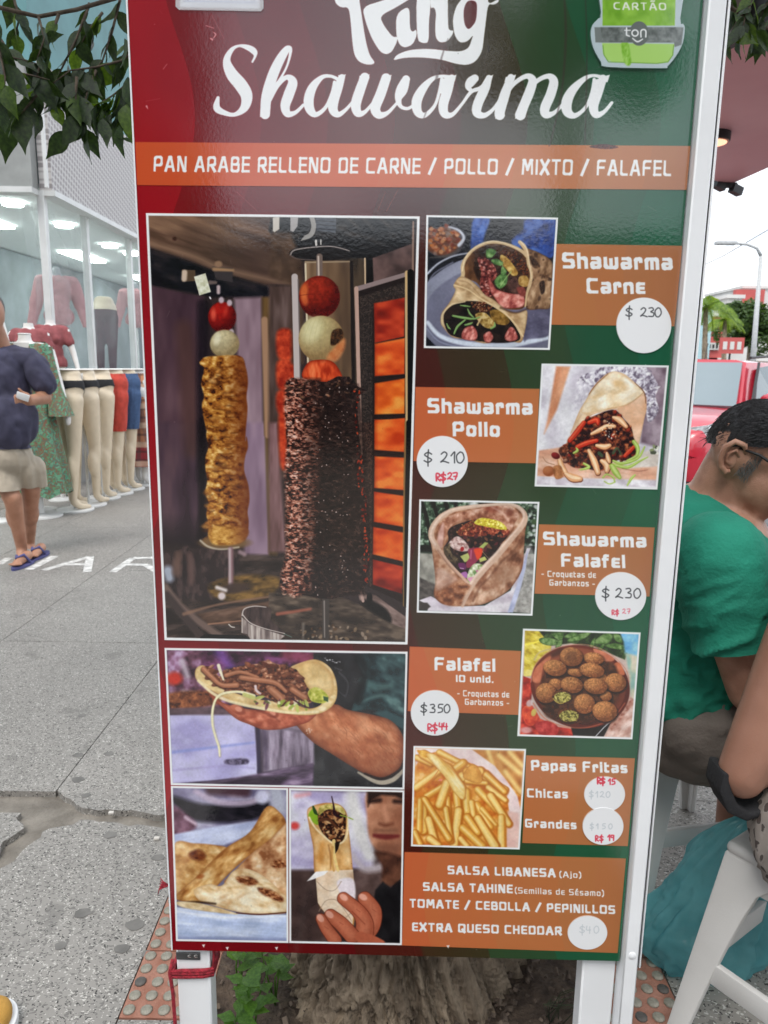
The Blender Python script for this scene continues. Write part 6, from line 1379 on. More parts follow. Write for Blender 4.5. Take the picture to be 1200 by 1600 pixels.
# ground plane offset of the legs: they stand on the tiles
br = thing('x', (0,0,0), None, None); bpy.data.objects.remove(br)
hb0 = board_sz(272,1500); hb1 = board_sz(310,1500)
hz = hb0[1]
hinge = bbox3('hinge_plate', SL + .0015, hb1[0], hz - .0085, hz + .0055,.0095,.0122, M['steel'], .0008)
for px_ in (294,304):
    s_, z_ = board_sz(px_, 1500)
    o = MB().lathe((0,0,0), [(.0035,0),(.0035,.0012),(.002,.002)], 12).build('screw', M['chrome'], smooth='auto'); o.parent = hinge; o.rotation_euler = (D2R(90), 0,0); o.location = (s_, .0094, z_)
s_, z_ = board_sz(983,1481); o = MB().lathe((0,0,0), [(.006,0),(.006,.0015),(.003,.003)], 14).build('frame_screw', M['white'], smooth='auto'); o.parent = board; o.rotation_euler = (D2R(90), 0,0); o.location = (s_, -.0158, z_)
# red cord round the left leg
M['cord'] = mat('red_cord', (.30,.012,.025), .7, var=.3, scale=160, bump=.6, bscale=300)
def bp(px, py, off): s, z = board_sz(px, py); return board_pt(s, z, off)
cords = MB()
for dz, wob in ((0,.004),(.0065,-.003),(.011,.003)):
    z1_ = board_sz(290,1532)[1] + dz
    cords.tube([board_pt(SL - .0035, z1_ + wob, -.055), board_pt(SL - .0045, z1_ + wob, -.03), board_pt(SL - .004, z1_, -.006), board_pt(SL + .01, z1_ - .001,-.0085), board_pt(l1 - .01, z1_ + .001,-.0085), board_pt(l1 + .0045, z1_ + .002,-.011), board_pt(l1 + .005, z1_ + .004,-.03), board_pt(l1 + .004, z1_ + .004,-.055)], .0034,8)
cord = cords.build('cord', M['cord'], smooth=True)
zc_ = board_sz(290,1532)[1]
MB().tube([board_pt(SL - .004, zc_ + .03,-.01), board_pt(SL - .009, zc_ + .008,-.006), board_pt(SL - .006, zc_ - .03,-.008), board_pt(SL - .004, zc_ - .09,-.006), board_pt(SL + .002, zc_ - .16,-.007), board_pt(SL + .016, zc_ - .21,-.008)], .0032,8).build('loose_end', M['cord'], cord, smooth=True)
MB().tube([board_pt(l1 + .006, zc_ + .008,-.012), board_pt(l1 + .0065, zc_ + .04,-.016), board_pt(l1 + .004, zc_ + .075,-.02)], .0025,8).build('knot_end', M['cord'], cord, smooth=True)
tag(cord, 'dark red cord wound round the left white leg of the menu board', 'cord')
fr = MB(); p0 = bp(262,1386,-.004)
for k in range(7): fr.tube([p0, p0 + Vector((-.008 - .0012 * k, 0,.006 - .0022 * k)), p0 + Vector((-.013 - .001 * k, .003,.01 - .005 * k))], [.0018,.0012,.0006], 5)
tag(fr.build('cord_tuft', M['cord'], smooth=True), 'frayed red cord tuft poking out behind the board near its lower left edge', 'cord')

# ================================================================ TREE BEHIND THE BOARD
M['bark'] = mat('bark', (.12,.088,.06), .95, col2=(.40,.315,.225), scale=26, bump=.9, bscale=130, stretch=(1,1,.3), thresh=(.3,.7))
tx, ty = at_y(628,1540,1.4).x, 1.475
tree = thing('street_tree', (tx, ty, 0), 'thick rough barked street tree standing in the pit right behind the menu board', 'tree')
na, nz = 300,240; th = np.linspace(0,2 * np.pi, na, endpoint=False); zz_ = np.linspace(-.02,2.6, nz) ** 1.0
zz_ = np.concatenate([np.linspace(-.03,.9,170), np.linspace(.91,2.6, nz - 170)])
TH, ZZ = np.meshgrid(th, zz_)
Rr = .225 + .035 * np.exp(-ZZ / .16) + .012 * np.sin(2 * TH + 1) + (.012 * np.exp(-ZZ / .3)) * np.sin(5 * TH + .6) + .018 * np.sin(3 * TH + 2.2)
circ = TH * .2
def tno(a, z, seed): return fbm((np.cos(TH + .15 * np.sin(ZZ * 9)) + 3) * a + seed, (np.sin(TH) + 3) * a * .6 + ZZ * z, seed, 3)
r1 = 1 - np.abs(tno(12,7,1) * 2 - 1); r2 = 1 - np.abs(tno(26,15,2) * 2 - 1); n3 = tno(50,40,3)
crev = np.clip(.55 - r1 * r2,0,1)
Rr = Rr - .030 * np.clip(r1 - .6,0,1) / .4 - .018 * np.clip(r2 - .6,0,1) / .4 + .008 * (n3 - .5)
vs = np.stack([Rr * np.cos(TH), Rr * np.sin(TH), ZZ], -1).reshape(-1,3); fs = []
for j in range(nz - 1):
    for i in range(na): a = j * na + i; b = j * na + (i + 1) % na; fs.append((a, b, b + na, a + na))
tk = MB().add(vs.tolist(), fs).build('trunk', M['bark'], tree, world=False, smooth=True, recalc=False)
M['leaf'] = leafy('leaf', (.008,.02,.006),(.026,.055,.013), .3)
M['leaf2'] = leafy('leaf_bright', (.035,.075,.012),(.07,.13,.02), .45)
M['twig'] = mat('twig', (.05,.035,.025), .9, col2=(.11,.085,.06), scale=60)
def limb(pts, rs, name='branch'):
    return MB().tube([Vector(p) for p in pts], rs, 8).build(name, M['twig'] if rs[0] < .01 else M['bark'], tree, smooth=True)
T = Vector((tx, ty, 0))
for P_, r_ in (([(0,0,2.4),(-.4,.1,2.75),(-1.0,.2,2.85),(-1.7,.3,2.95)], [.11,.08,.05,.03]),([(0,0,2.5),(.3,-.4,3.0),(.6,-1.0,3.3),(.8,-1.8,3.5)], [.11,.08,.05,.03]),([(0,0,2.5),(.5,.3,2.9),(1.0,.5,3.1),(1.6,.8,3.2)], [.10,.07,.05,.03]),([(0,0,2.5),(-.1,.5,3.2),(-.1,1.0,3.9)], [.12,.09,.04]),([(0,0,2.5),(-.5,-.5,3.1),(-.9,-1.2,3.4)], [.10,.06,.03])):
    limb([T + Vector(p) for p in P_], r_)
def leaf_mesh(name, L_=1.0, Wd=.42, fold=.18, droop=.18, mt='leaf', seed=0):
    R_ = random.Random(seed); vs = []; fs = []; n = 7
    prof = [.0,.55,.92,1.0,.84,.5,.2,.0]
    for i in range(n + 1):
        t_ = i / n; y = t_ * L_; w = prof[i] * Wd / 2 * (1 + R_.uniform(-.06,.06)); z = -droop * t_ * t_
        vs += [(-w, y, z + fold * w + .015 * math.sin(i * 2.1 + seed)),(0, y, z),(w, y, z + fold * w + .015 * math.sin(i * 1.7 + seed))]
    for i in range(n):
        a = i * 3; fs += [(a, a + 1, a + 4, a + 3),(a + 1, a + 2, a + 5, a + 4)]
    me = bpy.data.meshes.new(name); me.from_pydata(vs, [], fs); me.polygons.foreach_set('use_smooth', [True] * len(fs)); me.materials.append(M[mt]); me.update(); return me
LM = [leaf_mesh('leaf', 1,.44 + .05 * (k % 3), .15 + .12 * (k % 2), .1 + .12 * (k % 3), 'leaf' if k < 5 else 'leaf2', k) for k in range(8)]
leaf_n = 0
def put_leaf(p, d, size, parent, R_, bright=.15, up=None):
    global leaf_n
    d = Vector(d).normalized(); x = d.cross(Vector((R_.uniform(-1,1), R_.uniform(-1,1), R_.uniform(-.2,1))))
    if x.length < .01: x = Vector((1,0,0))
    x.normalize(); z = x.cross(d)
    o = bpy.data.objects.new('leaf', R_.choice(LM[5:]) if R_.random() < bright else R_.choice(LM[:5])); COL.objects.link(o)
    m = Matrix((x, d, z)).transposed(); o.rotation_euler = m.to_euler(); o.location = Vector(p) - parent.location; o.scale = (size,) * 3; o.parent = parent; leaf_n += 1
def twig_leaves(pts, n, size, R_, r0=.004, hang=.8, bright=.15):
    pts = [Vector(p) for p in pts]; MB().tube(pts, [r0 * (1 - .7 * i / (len(pts) - 1)) for i in range(len(pts))], 6).build('twig', M['twig'], tree, smooth=True)
    for i in range(n):
        t_ = (i + .5) / n * (len(pts) - 1); k = min(int(t_), len(pts) - 2); p = pts[k].lerp(pts[k + 1], t_ - k); ax = (pts[k + 1] - pts[k]).normalized()
        side = (1 if i % 2 else -1); d = ax * .5 + Vector((R_.uniform(-.5,.5) + side * .5, R_.uniform(-.5,.5), -hang * R_.uniform(.5,1.3)))
        put_leaf(p, d, size * R_.uniform(.75,1.2), tree, R_, bright)
Rl = random.Random(12)
q = lambda x, y, Y: at_y(x, y, Y)
limb([q(-60,-20,2.0), q(0,12,2.0), q(60,26,2.0), q(120,15,2.05), q(190,-6,2.1), q(230,-60,2.2)], [.006,.0055,.005,.005,.006,.008])
for P_, n_, s_, b_ in (([(60,26,2.0),(70,60,1.98),(58,92,1.97)], 6,.062,.2),([(92,22,2.02),(75,70,2.02),(60,110,2.0),(52,150,2.0)], 8,.065,.15),
    ([(140,5,2.1),(120,60,2.08),(95,110,2.05),(90,150,2.04)], 10,.07,.2),([(-20,-5,1.9),(-5,60,1.9),(8,120,1.88),(5,170,1.88)], 10,.085,.3),
    ([(-30,100,1.95),(20,112,1.95),(50,118,1.95),(78,125,1.96)], 8,.075,.1),([(190,-10,2.15),(175,50,2.12),(160,95,2.1),(140,120,2.08)], 10,.075,.12),
    ([(230,60,2.1),(190,95,2.08),(150,105,2.05),(110,110,2.02),(80,132,2.0)], 14,.075,.05),([(235,110,2.1),(200,130,2.08),(175,150,2.05),(150,165,2.02)], 12,.08,.05),
    ([(150,110,2.05),(135,150,2.03),(130,185,2.0)], 7,.085,.1),([(120,115,2.05),(100,140,2.03),(80,165,2.02)], 6,.07,.05),([(240,150,2.1),(205,170,2.05),(190,185,2.05)], 9,.08,.05),
    ([(60,145,1.98),(40,170,1.96),(30,180,1.95)], 4,.08,.2),([(235,20,2.2),(210,50,2.2),(190,90,2.15)], 9,.075,.05),([(20,-10,2.1),(30,30,2.1),(20,70,2.1)], 7,.07,.3),
    ([(0,60,2.0),(20,90,2.0),(60,100,2.0)], 6,.07,.1),([(160,20,2.15),(140,45,2.12),(120,80,2.1)], 7,.07,.35),([(120,120,2.0),(118,150,2.0),(122,185,2.0),(130,205,2.0)], 6,.075,.15)):
    twig_leaves([q(*p) for p in P_], n_, s_, Rl, bright=b_ + .1)
for x_, y_, dx, dy, s_ in ((45,170,-12,60,.088),(38,160,-30,70,.095),(8,180,8,85,.11),(62,175,-6,60,.07),(105,205,-30,42,.085),(132,185,4,80,.115),(125,150,25,70,.1),(150,165,-8,80,.1),(160,185,10,50,.08),(185,195,0,45,.085),(200,160,5,60,.1),(60,160,8,60,.075),(85,150,10,28,.045),(200,120,0,60,.09),(195,60,5,60,.09),(50,80,30,10,.07),(70,60,30,-8,.06),(185,215,22,6,.06)):
    a_, b_ = q(x_, y_, 2.0), q(x_ + dx, y_ + dy, 1.97); put_leaf(a_, b_ - a_, s_, tree, Rl, .15)
# twigs over the top right corner
limb([q(1080,-40,1.9), q(1120,0,1.9), q(1170,28,1.9), q(1230,60,1.95)], [.006,.005,.004,.003])
for P_, n_ in (([(1180,-10,1.9),(1165,25,1.88),(1160,45,1.87)], 10),([(1230,-20,1.9),(1195,10,1.9),(1180,40,1.9)], 12),([(1110,10,1.95),(1118,35,1.95),(1124,60,1.95)], 8),([(1240,20,1.95),(1205,35,1.95),(1190,55,1.95)], 10),([(1130,-30,2.0),(1140,0,2.0),(1150,20,2.0)], 9),([(1100,-30,2.0),(1106,0,2.0),(1112,20,2.0)], 6)):
    twig_leaves([q(*p) for p in P_], n_, .062, Rl, bright=.22)
for x_, y_, dx, dy in ((1150,45,28,36),(1170,42,8,44),(1155,50,-2,38),(1180,48,22,24),(1120,50,-8,22),(1162,40,-24,30)):
    a_, b_ = q(x_, y_, 1.85), q(x_ + dx, y_ + dy, 1.83); put_leaf(a_, b_ - a_, .07, tree, Rl, .1)
# the rest of the crown overhead: one mass of leaves
mb = MB(); Rc = random.Random(5)
def leaf_card(c, s, R_):
    d = Vector((R_.gauss(0,1), R_.gauss(0,1), -abs(R_.gauss(0,1)))).normalized(); x_ = d.cross(Vector((R_.gauss(0,1), R_.gauss(0,1), 1))).normalized(); w = s * .24
    c = Vector(c); mb.add([c, c + d * s * .45 + x_ * w, c + d * s, c + d * s * .45 - x_ * w], [(0,1,2,3)])
for i in range(9000):
    a = Rc.uniform(0,6.283); rr = Rc.random() ** .5 * 2.5; zc2 = 3.3 + Rc.gauss(0,.42) + .25 * (1 - rr / 2.5)
    px2, py2 = tx + rr * math.cos(a), ty + .1 + rr * math.sin(a) * .85
    if mnoise.noise(Vector((px2 * 1.1, py2 * 1.1, zc2))) < -.08 or py2 < .2: continue
    if zc2 < 2.75: continue
    leaf_card((px2, py2, zc2), Rc.uniform(.09,.14), Rc)
tag(mb.build('crown', M['leaf'], tree), kind='stuff')
# seedlings in the pit
M['sprout'] = leafy('sprout_leaf', (.05,.13,.015),(.10,.22,.03), .35,.4)
SM = []
for k in range(3):
    me = leaf_mesh('leaf', 1,.62,.2,.12, 'sprout', 20 + k); SM.append(me)
def sprout(x, y, h, n, R_, label, spread=.06):
    base = at_z(x, y); t_ = thing('seedling', base, label, 'plant')
    for s in range(3 if n > 8 else 1):
        top = base + Vector((R_.uniform(-spread, spread) * 1.2, R_.uniform(-spread, spread), h * R_.uniform(.7,1.05))); mid = base.lerp(top, .5) + Vector((R_.uniform(-.01,.01), 0,.01))
        MB().tube([base, mid, top], [.0022,.0017,.001], 6).build('stem', M['sprout'], t_, smooth=True)
        for i in range(n // (3 if n > 8 else 1)):
            f = .3 + .7 * (i + 1) / (n // (3 if n > 8 else 1)); p = base.lerp(mid, f * 2) if f < .5 else mid.lerp(top, f * 2 - 1)
            a = i * 2.4 + R_.uniform(-.4,.4); d = Vector((math.cos(a), math.sin(a), R_.uniform(.1,.7))).normalized()
            o = bpy.data.objects.new('leaf', R_.choice(SM)); COL.objects.link(o); x_ = d.cross(Vector((0,0,1))).normalized(); z_ = x_.cross(d)
            o.rotation_euler = Matrix((x_, d, z_)).transposed().to_euler(); s2 = R_.uniform(.032,.052); o.scale = (s2,) * 3; o.location = p - base; o.parent = t_
Rs = random.Random(6)
sprout(395,1620,.17,18, Rs, 'leafy green seedling between the left board leg and the tree trunk', .05)
sprout(375,1560,.15,12, Rs, 'green seedling growing close under the lower edge of the board', .04)
sprout(345,1640,.09,7, Rs, 'low green seedling beside the left board leg', .03)
sprout(430,1570,.12,9, Rs, 'small green seedling nearest to the tree trunk', .03)
dry = MB()
for i in range(10): a = at_z(868,1590) + Vector((Rs.uniform(-.02,.02), Rs.uniform(-.02,.02), 0)); dry.tube([a, a + Vector((Rs.uniform(-.03,.05), -.01,.05)), a + Vector((Rs.uniform(-.02,.09), -.02,.04 + Rs.uniform(0,.05)))], [.0012,.001,.0005], 5)
tag(dry.build('dry_grass', mat('dry_grass', (.05,.06,.03), .9), smooth=True), 'dark wispy grass tuft beside the right board leg', 'grass tuft')
tag(MB().span(at_y(806,1480,1.5), at_y(812,1573,1.5), .006,.004).build('stick', mat('dry_stick', (.16,.11,.07), .9)), 'thin dry stick leaning upright right of the tree trunk', 'stick')

# ================================================================ SHOP ON THE LEFT
XW = -3.32
cn_ = at_x(62,297, XW); YC = cn_.y; ZF = cn_.z; ZT2 = at_x(55,104, XW).z; ZS = at_x(140,584, XW).z
M['teal'] = mat('teal_wall', (.10,.24,.25), .6, var=.12, scale=3)
M['fascia'] = mat('grey_fascia', (.24,.25,.24), .5, col2=(.31,.32,.31), scale=5, bump=.1)
M['alu'] = mat('white_aluminium', (.62,.63,.62), .35, var=.05, scale=8)
def perforated():
    m = mat('perforated_metal', (.5,.48,.48), .5); t, p = nodes(m); N = t.nodes.new; Lk = t.links.new
    tcn = N('ShaderNodeTexCoord'); mp_ = N('ShaderNodeMapping'); mp_.inputs['Scale'].default_value = (0,1,1); mp_.inputs['Rotation'].default_value = (.25,0,0); Lk(tcn.outputs['Object'], mp_.inputs['Vector'])
    v = N('ShaderNodeTexVoronoi'); v.inputs['Scale'].default_value = 17; v.inputs['Randomness'].default_value = 0; Lk(mp_.outputs['Vector'], v.inputs['Vector'])
    r = N('ShaderNodeMapRange'); r.inputs['From Min'].default_value = .34; r.inputs['From Max'].default_value = .42; Lk(v.outputs['Distance'], r.inputs['Value'])
    mm = N('ShaderNodeMix'); mm.data_type = 'RGBA'; mm.inputs[6].default_value = (.26,.24,.24,1); mm.inputs[7].default_value = (.50,.48,.47,1); Lk(r.outputs[0], mm.inputs[0]); Lk(mm.outputs[2], p.inputs['Base Color']); return m
M['perf'] = perforated()
def glassy(name, tint=(.5,.62,.64), a=.06, rough=.05):
    m = mat(name, tint, rough, var=.02, alpha=a, spec=.6); return m
M['glass'] = glassy('shop_glass')
shop = thing('clothes_shop', (XW, YC, 0), 'corner clothes shop with teal wall, perforated fascia and lit show windows', 'shop building')
YE = 22.0
MB().box((XW - 4,(YC + YE) / 2,(ZT2 + 9) / 2),(8, YE - YC, 9 - ZT2)).build('upper_wall', M['teal'], shop)
MB().box((XW + .06,(YC + YE) / 2,(ZF + ZT2) / 2),(.12, YE - YC, ZT2 - ZF)).build('perforated_fascia', M['perf'], shop)
MB().box((XW - 4.06, YC - .06,(ZF + ZT2) / 2),(8.1,.12, ZT2 - ZF)).build('grey_fascia', M['fascia'], shop)
MB().box((XW + .125, YC - .125,(ZF + ZT2) / 2),(.03,.03, ZT2 - ZF + .01)).build('corner_trim', M['alu'], shop)
MB().box((XW + .07,(YC + YE) / 2, ZF - .025),(.15, YE - YC, .05)).build('window_head', M['alu'], shop); MB().box((XW - 4.06, YC - .07, ZF - .025),(8.1,.15,.05)).build('window_head', M['alu'], shop)
M['ceil'] = mat('white_ceiling', (.66,.68,.67), .8, var=.03)
M['shopin'] = mat('pale_teal_interior', (.19,.215,.225), .7, var=.3, scale=1.5)
M['base'] = mat('grey_plinth', (.27,.27,.26), .7, var=.15, scale=6)
MB().box((XW - 4,(YC + YE) / 2, ZF + .05),(7.9, YE - YC - .2,.06)).build('ceiling', M['ceil'], shop)
MB().box((XW - 2.3,(YC + YE) / 2, ZF / 2),(.1, YE - YC, ZF)).build('back_wall', M['shopin'], shop)
MB().box((XW - 5.2, YC + 2.8, ZF / 2),(5.6,.1, ZF)).build('partition', M['shopin'], shop)
MB().box((XW - .08,(YC + YE) / 2, ZS / 2 - .06),(.12, YE - YC - .1, ZS + .1)).build('plinth', M['base'], shop)
MB().box((XW - 4.1, YC + .06, ZS / 2 - .06),(8,.12, ZS + .1)).build('plinth', M['base'], shop)
MB().box((XW - 1.2,(YC + YE) / 2, ZS - .04),(2.1, YE - YC - .3,.06)).build('display_floor', M['alu'], shop)
MB().box((XW - .02,(YC + YE) / 2, ZS + .015),(.14, YE - YC, .03)).build('sill', M['alu'], shop); MB().box((XW - 4.1, YC + .02, ZS + .015),(8,.14,.03)).build('sill', M['alu'], shop)
def mull(y, x=XW, w=.07):
    return MB().box((x, y, (ZS + ZF) / 2),(w, w, ZF - ZS)).build('mullion', M['alu'], shop, bevel=.004, seg=1)
ym = [YC + .03, at_x(138,450, XW).y, at_x(204,450, XW).y]
dy = ym[2] - ym[1]
for k in range(5): ym.append(ym[-1] + dy)
for y in ym: mull(y)
for k in range(1,4): MB().box((XW - 1.9 * k, YC + .03,(ZS + ZF) / 2),(.07,.07, ZF - ZS)).build('mullion', M['alu'], shop)
for a, b in zip(ym[:-1], ym[1:]): MB().box((XW - .005,(a + b) / 2,(ZS + ZF) / 2),(.008, b - a - .08, ZF - ZS - .05)).build('window_pane', M['glass'], shop)
for k in range(3): MB().box((XW - 1.9 * (k + .5), YC + .03,(ZS + ZF) / 2),(1.82,.008, ZF - ZS - .05)).build('window_pane', M['glass'], shop)
M['lamp'] = mat('lit_panel', (.9,.9,.9), .5, emis=(.86,1,.96), es=11)
for k, (x, y) in enumerate(((20,318),(172,384),(205,396),(100,352),(-60,300))):
    p = at_z(x, y, ZF + .0); o = MB().lathe((0,0,0), [(.10,0),(.11,.03)], 20).build('ceiling_lamp', M['lamp']); o.location = (p.x, p.y, ZF - .02); W(o, shop)
for y in (YC + 1.5, YC + 4.5, YC + 7.5): o = MB().box((XW - 1.4, y, ZF + .0),(.3,1.1,.02)).build('ceiling_lamp', M['lamp'], shop)
# sheer plastic hung inside the window
M['sheer'] = mat('sheer_plastic', (.75,.80,.80), .3, alpha=.07, var=.1)
vs = []; fs = [];
for i in range(41):
    for j in range(9):
        u = i / 40; v = j / 8; y = ym[0] + .2 + u * (ym[2] - ym[0] + .5); spread = .35 + .65 * v
        vs.append((XW - .35 + .10 * math.sin(u * 26 + v), YC + .3 + (y - YC - .2) * (spread if v < .5 else 1) , ZF - .05 - v * 1.5 * (.55 + .45 * abs(math.sin(u * 3.1)))))
for i in range(40):
    for j in range(8): a = i * 9 + j; fs.append((a, a + 1, a + 10, a + 9))
tag(MB().add(vs, fs).build('plastic_sheet', M['sheer'], smooth=True), 'sheer plastic sheet draped from the ceiling inside the show window', 'plastic sheet')

# ---- mannequins
M['cream'] = mat('cream_mannequin', (.66,.55,.40), .38, var=.03, spec=.5)
M['wmann'] = mat('white_mannequin', (.72,.70,.67), .38, var=.03)
M['mbase'] = mat('white_base_plate', (.68,.68,.66), .4, var=.04)
def cloth(name, col, **k): return mat(name, col, .85, var=k.pop('var', .14), bump=.25, bscale=160, **k)
def pattern(name, cols, sc=16, seed=0.0):
    m = mat(name, cols[0], .8, bump=.2, bscale=150); t, p = nodes(m); N = t.nodes.new; Lk = t.links.new
    tcn = N('ShaderNodeTexCoord'); mp_ = N('ShaderNodeMapping'); mp_.inputs['Location'].default_value = (seed, seed, seed); Lk(tcn.outputs['Object'], mp_.inputs['Vector'])
    n = N('ShaderNodeTexNoise'); n.inputs['Scale'].default_value = sc; n.inputs['Detail'].default_value = 3.5; n.inputs['Roughness'].default_value = .65; n.inputs['Distortion'].default_value = 1.2; Lk(mp_.outputs['Vector'], n.inputs['Vector'])
    r = N('ShaderNodeValToRGB'); r.color_ramp.interpolation = 'LINEAR'
    while len(r.color_ramp.elements) < len(cols): r.color_ramp.elements.new(.5)
    for i, c in enumerate(cols): r.color_ramp.elements[i].position = .28 + .44 * i / (len(cols) - 1); r.color_ramp.elements[i].color = (*c, 1)
    Lk(n.outputs['Fac'], r.inputs['Fac']); Lk(r.outputs['Color'], p.inputs['Base Color']); return m
M['floral'] = pattern('green_floral', [(.02,.12,.08),(.07,.26,.15),(.18,.36,.22),(.03,.16,.12),(.26,.06,.03),(.05,.24,.13),(.14,.30,.14),(.05,.22,.15)], 21)
M['plaid'] = mat('plaid_cloth', (.5,.2,.1), .85); t, p = nodes(M['plaid']); N = t.nodes.new; Lk = t.links.new
tcn = N('ShaderNodeTexCoord'); sx = N('ShaderNodeSeparateXYZ'); Lk(tcn.outputs['Object'], sx.inputs[0])
zr = N('ShaderNodeValToRGB'); zr.color_ramp.elements[0].position = 0; zr.color_ramp.elements[0].color = (.30,.03,.04,1); zr.color_ramp.elements[1].position = 1; zr.color_ramp.elements[1].color = (.55,.24,.12,1); e_ = zr.color_ramp.elements.new(.42); e_.color = (.33,.04,.05,1); e_ = zr.color_ramp.elements.new(.48); e_.color = (.5,.22,.12,1); Lk(sx.outputs[2], zr.inputs['Fac'])
cur = zr.outputs[0]
for ax, sc, cc in ((2,70,(.06,.03,.03,1)),(0,60,(.08,.04,.04,1)),(1,60,(.10,.05,.05,1)),(2,31,(.7,.5,.36,1))):
    mu = N('ShaderNodeMath'); mu.operation = 'MULTIPLY'; mu.inputs[1].default_value = sc; Lk(sx.outputs[ax], mu.inputs[0]); si = N('ShaderNodeMath'); si.operation = 'SINE'; Lk(mu.outputs[0], si.inputs[0])
    mr = N('ShaderNodeMapRange'); mr.inputs['From Min'].default_value = .45; mr.inputs['From Max'].default_value = .8; mr.inputs['To Max'].default_value = .65; Lk(si.outputs[0], mr.inputs['Value'])
    mm = N('ShaderNodeMix'); mm.data_type = 'RGBA'; mm.inputs[7].default_value = cc; Lk(mr.outputs[0], mm.inputs[0]); Lk(cur, mm.inputs[6]); cur = mm.outputs[2]
Lk(cur, p.inputs['Base Color'])
def leg_prims(k=1.0, stance=0.0):
    P = [('e', (0,0,1.09 * k),(.165,.125,.15)),('e', (0,.055,1.00 * k),(.15,.10,.11)),('e', (0,-.01,1.20 * k),(.13,.10,.08))]
    for s in (-1,1):
        f = .05 * s * stance
        P += [('c', (.085 * s, .02,.98 * k), .092,(.078 * s, .0 - f, .56 * k), .056),('c', (.078 * s, -f, .56 * k), .056,(.07 * s, .02 - f * 1.5,.12), .033),('e', (.076 * s, .03 - f, .40 * k),(.050,.055,.13)),
              ('c', (.07 * s, .02 - f * 1.5,.09), .033,(.075 * s, -.03 - f * 1.5,.05), .034),('c', (.075 * s, -.03 - f * 1.5,.045), .03,(.08 * s, -.13 - f * 1.5,.03), .024)]
    return P
def leg_mannequin(px, py, rz, label, mt='cream', k=1.0, wear=None, wm=None, stance=0.6, card=False, tall=1.0):
    p = at_z(px, py); t_ = thing('mannequin', (p.x, p.y, 0), label, 'mannequin', rz=rz, group='clothes mannequins outside the shop window')
    P = leg_prims(k, stance)
    fuse('body', P, .014,5, mat=M[mt], parent=t_, local=True, cuts=[((0,0,1.235 * k),(0,0,1))])
    MB().lathe((0,0,0), [(.16,0),(.16,.012),(.15,.016)], 28).build('base', M['mbase'], t_, world=False, smooth='auto')
    MB().lathe((0,0,0), [(.012,.016),(.012,1.0)], 8).build('stand_rod', M['alu'], t_, world=False)
    MB().lathe((0,0,1.236 * k), [(.115,0),(.12,.004),(.11,.012)], 24).build('waist_cap', M['wmann'], t_, world=False, smooth='auto')
    if wear == 'bikini':
        fuse('bikini_bottom', P[:3], .012,5, grow=.004, cuts=[((0,0,1.15 * k),(0,0,1)),((.05,0,1.03 * k),(.5,.2,-1)),((-.05,0,1.03 * k),(-.5,.2,-1))], mat=wm, parent=t_, local=True)
    if wear == 'shorts':
        fuse('shorts', P, .014,5, grow=.014, cuts=[((0,0,1.20 * k),(0,0,1)),((0,0,.64 * k),(0,0,-1))], mat=wm, parent=t_, local=True, disp=wrinkle(.006,.05,.05,.2,1))
    if wear == 'skirt':
        rings = []
        for j in range(30):
            v = j / 29; z = 1.2 * k - v * .98; rx = .135 + .10 * v ** .8; ring = []
            for i in range(72):
                a = i / 72 * 6.2832; r = rx * (1 + .07 * v * math.sin(a * 11 + 2 * math.sin(v * 3))); ring.append((r * math.cos(a), r * .85 * math.sin(a), z))
            rings.append(ring)
        MB().loft(rings, caps=False).build('skirt', wm, t_, world=False, smooth=True)
    if card:
        o = MB().box((0,0,0),(.06,.002,.10)).build('price_card', M['white'], t_, world=False); o.location = (.02,-.15,1.16 * k); o.rotation_euler = (.15,0,.2)
    return t_
M['blackcloth'] = cloth('black_cloth', (.014,.014,.016)); M['redcloth'] = cloth('red_cloth', (.48,.055,.035)); M['denim'] = cloth('blue_denim', (.045,.09,.19), scale=60); M['coral'] = cloth('coral_cloth', (.26,.07,.075)); M['maroon'] = cloth('maroon_cloth', (.055,.012,.022)); M['pinkc'] = cloth('pale_pink_cloth', (.42,.20,.21), var=.08); M['yellowc'] = pattern('yellow_print', [(.5,.33,.06),(.6,.5,.2),(.55,.5,.45),(.45,.1,.05)], 22,4)
leg_mannequin(118,797, D2R(150), 'cream half mannequin in a black bikini bottom with white price card beside the green dress', wear='bikini', wm=M['blackcloth'], card=True)
leg_mannequin(139,789, D2R(165), 'cream half mannequin in a black string bikini bottom, second from the green dress', wear='bikini', wm=M['blackcloth'], stance=-.6, card=True)
leg_mannequin(162,778, D2R(172), 'cream half mannequin in a black bikini bottom next to the red shorts', wear='bikini', wm=M['blackcloth'])
leg_mannequin(183,771, D2R(160), 'half mannequin wearing red shorts', wear='shorts', wm=M['redcloth'])
leg_mannequin(202,764, D2R(165), 'half mannequin wearing blue denim shorts', wear='shorts', wm=M['denim'], card=True)
leg_mannequin(224,757, D2R(165), 'half mannequin wearing a long plaid skirt at the edge of the board', mt='wmann', wear='skirt', wm=M['plaid'])
def torso_prims(z0=0.0):
    return [('e', (0,0,1.02 + z0),(.155,.11,.12)),('c', (0,0,1.08 + z0), .115,(0,0,1.2 + z0), .11),('e', (0,-.01,1.33 + z0),(.165,.105,.14)),('e', (.065,-.07,1.31 + z0),(.06,.05,.06)),('e', (-.065,-.07,1.31 + z0),(.06,.05,.06)),
            ('c', (-.13,0,1.41 + z0), .05,(.13,0,1.41 + z0), .05),('c', (0,0,1.42 + z0), .058,(0,.0,1.53 + z0), .048)]
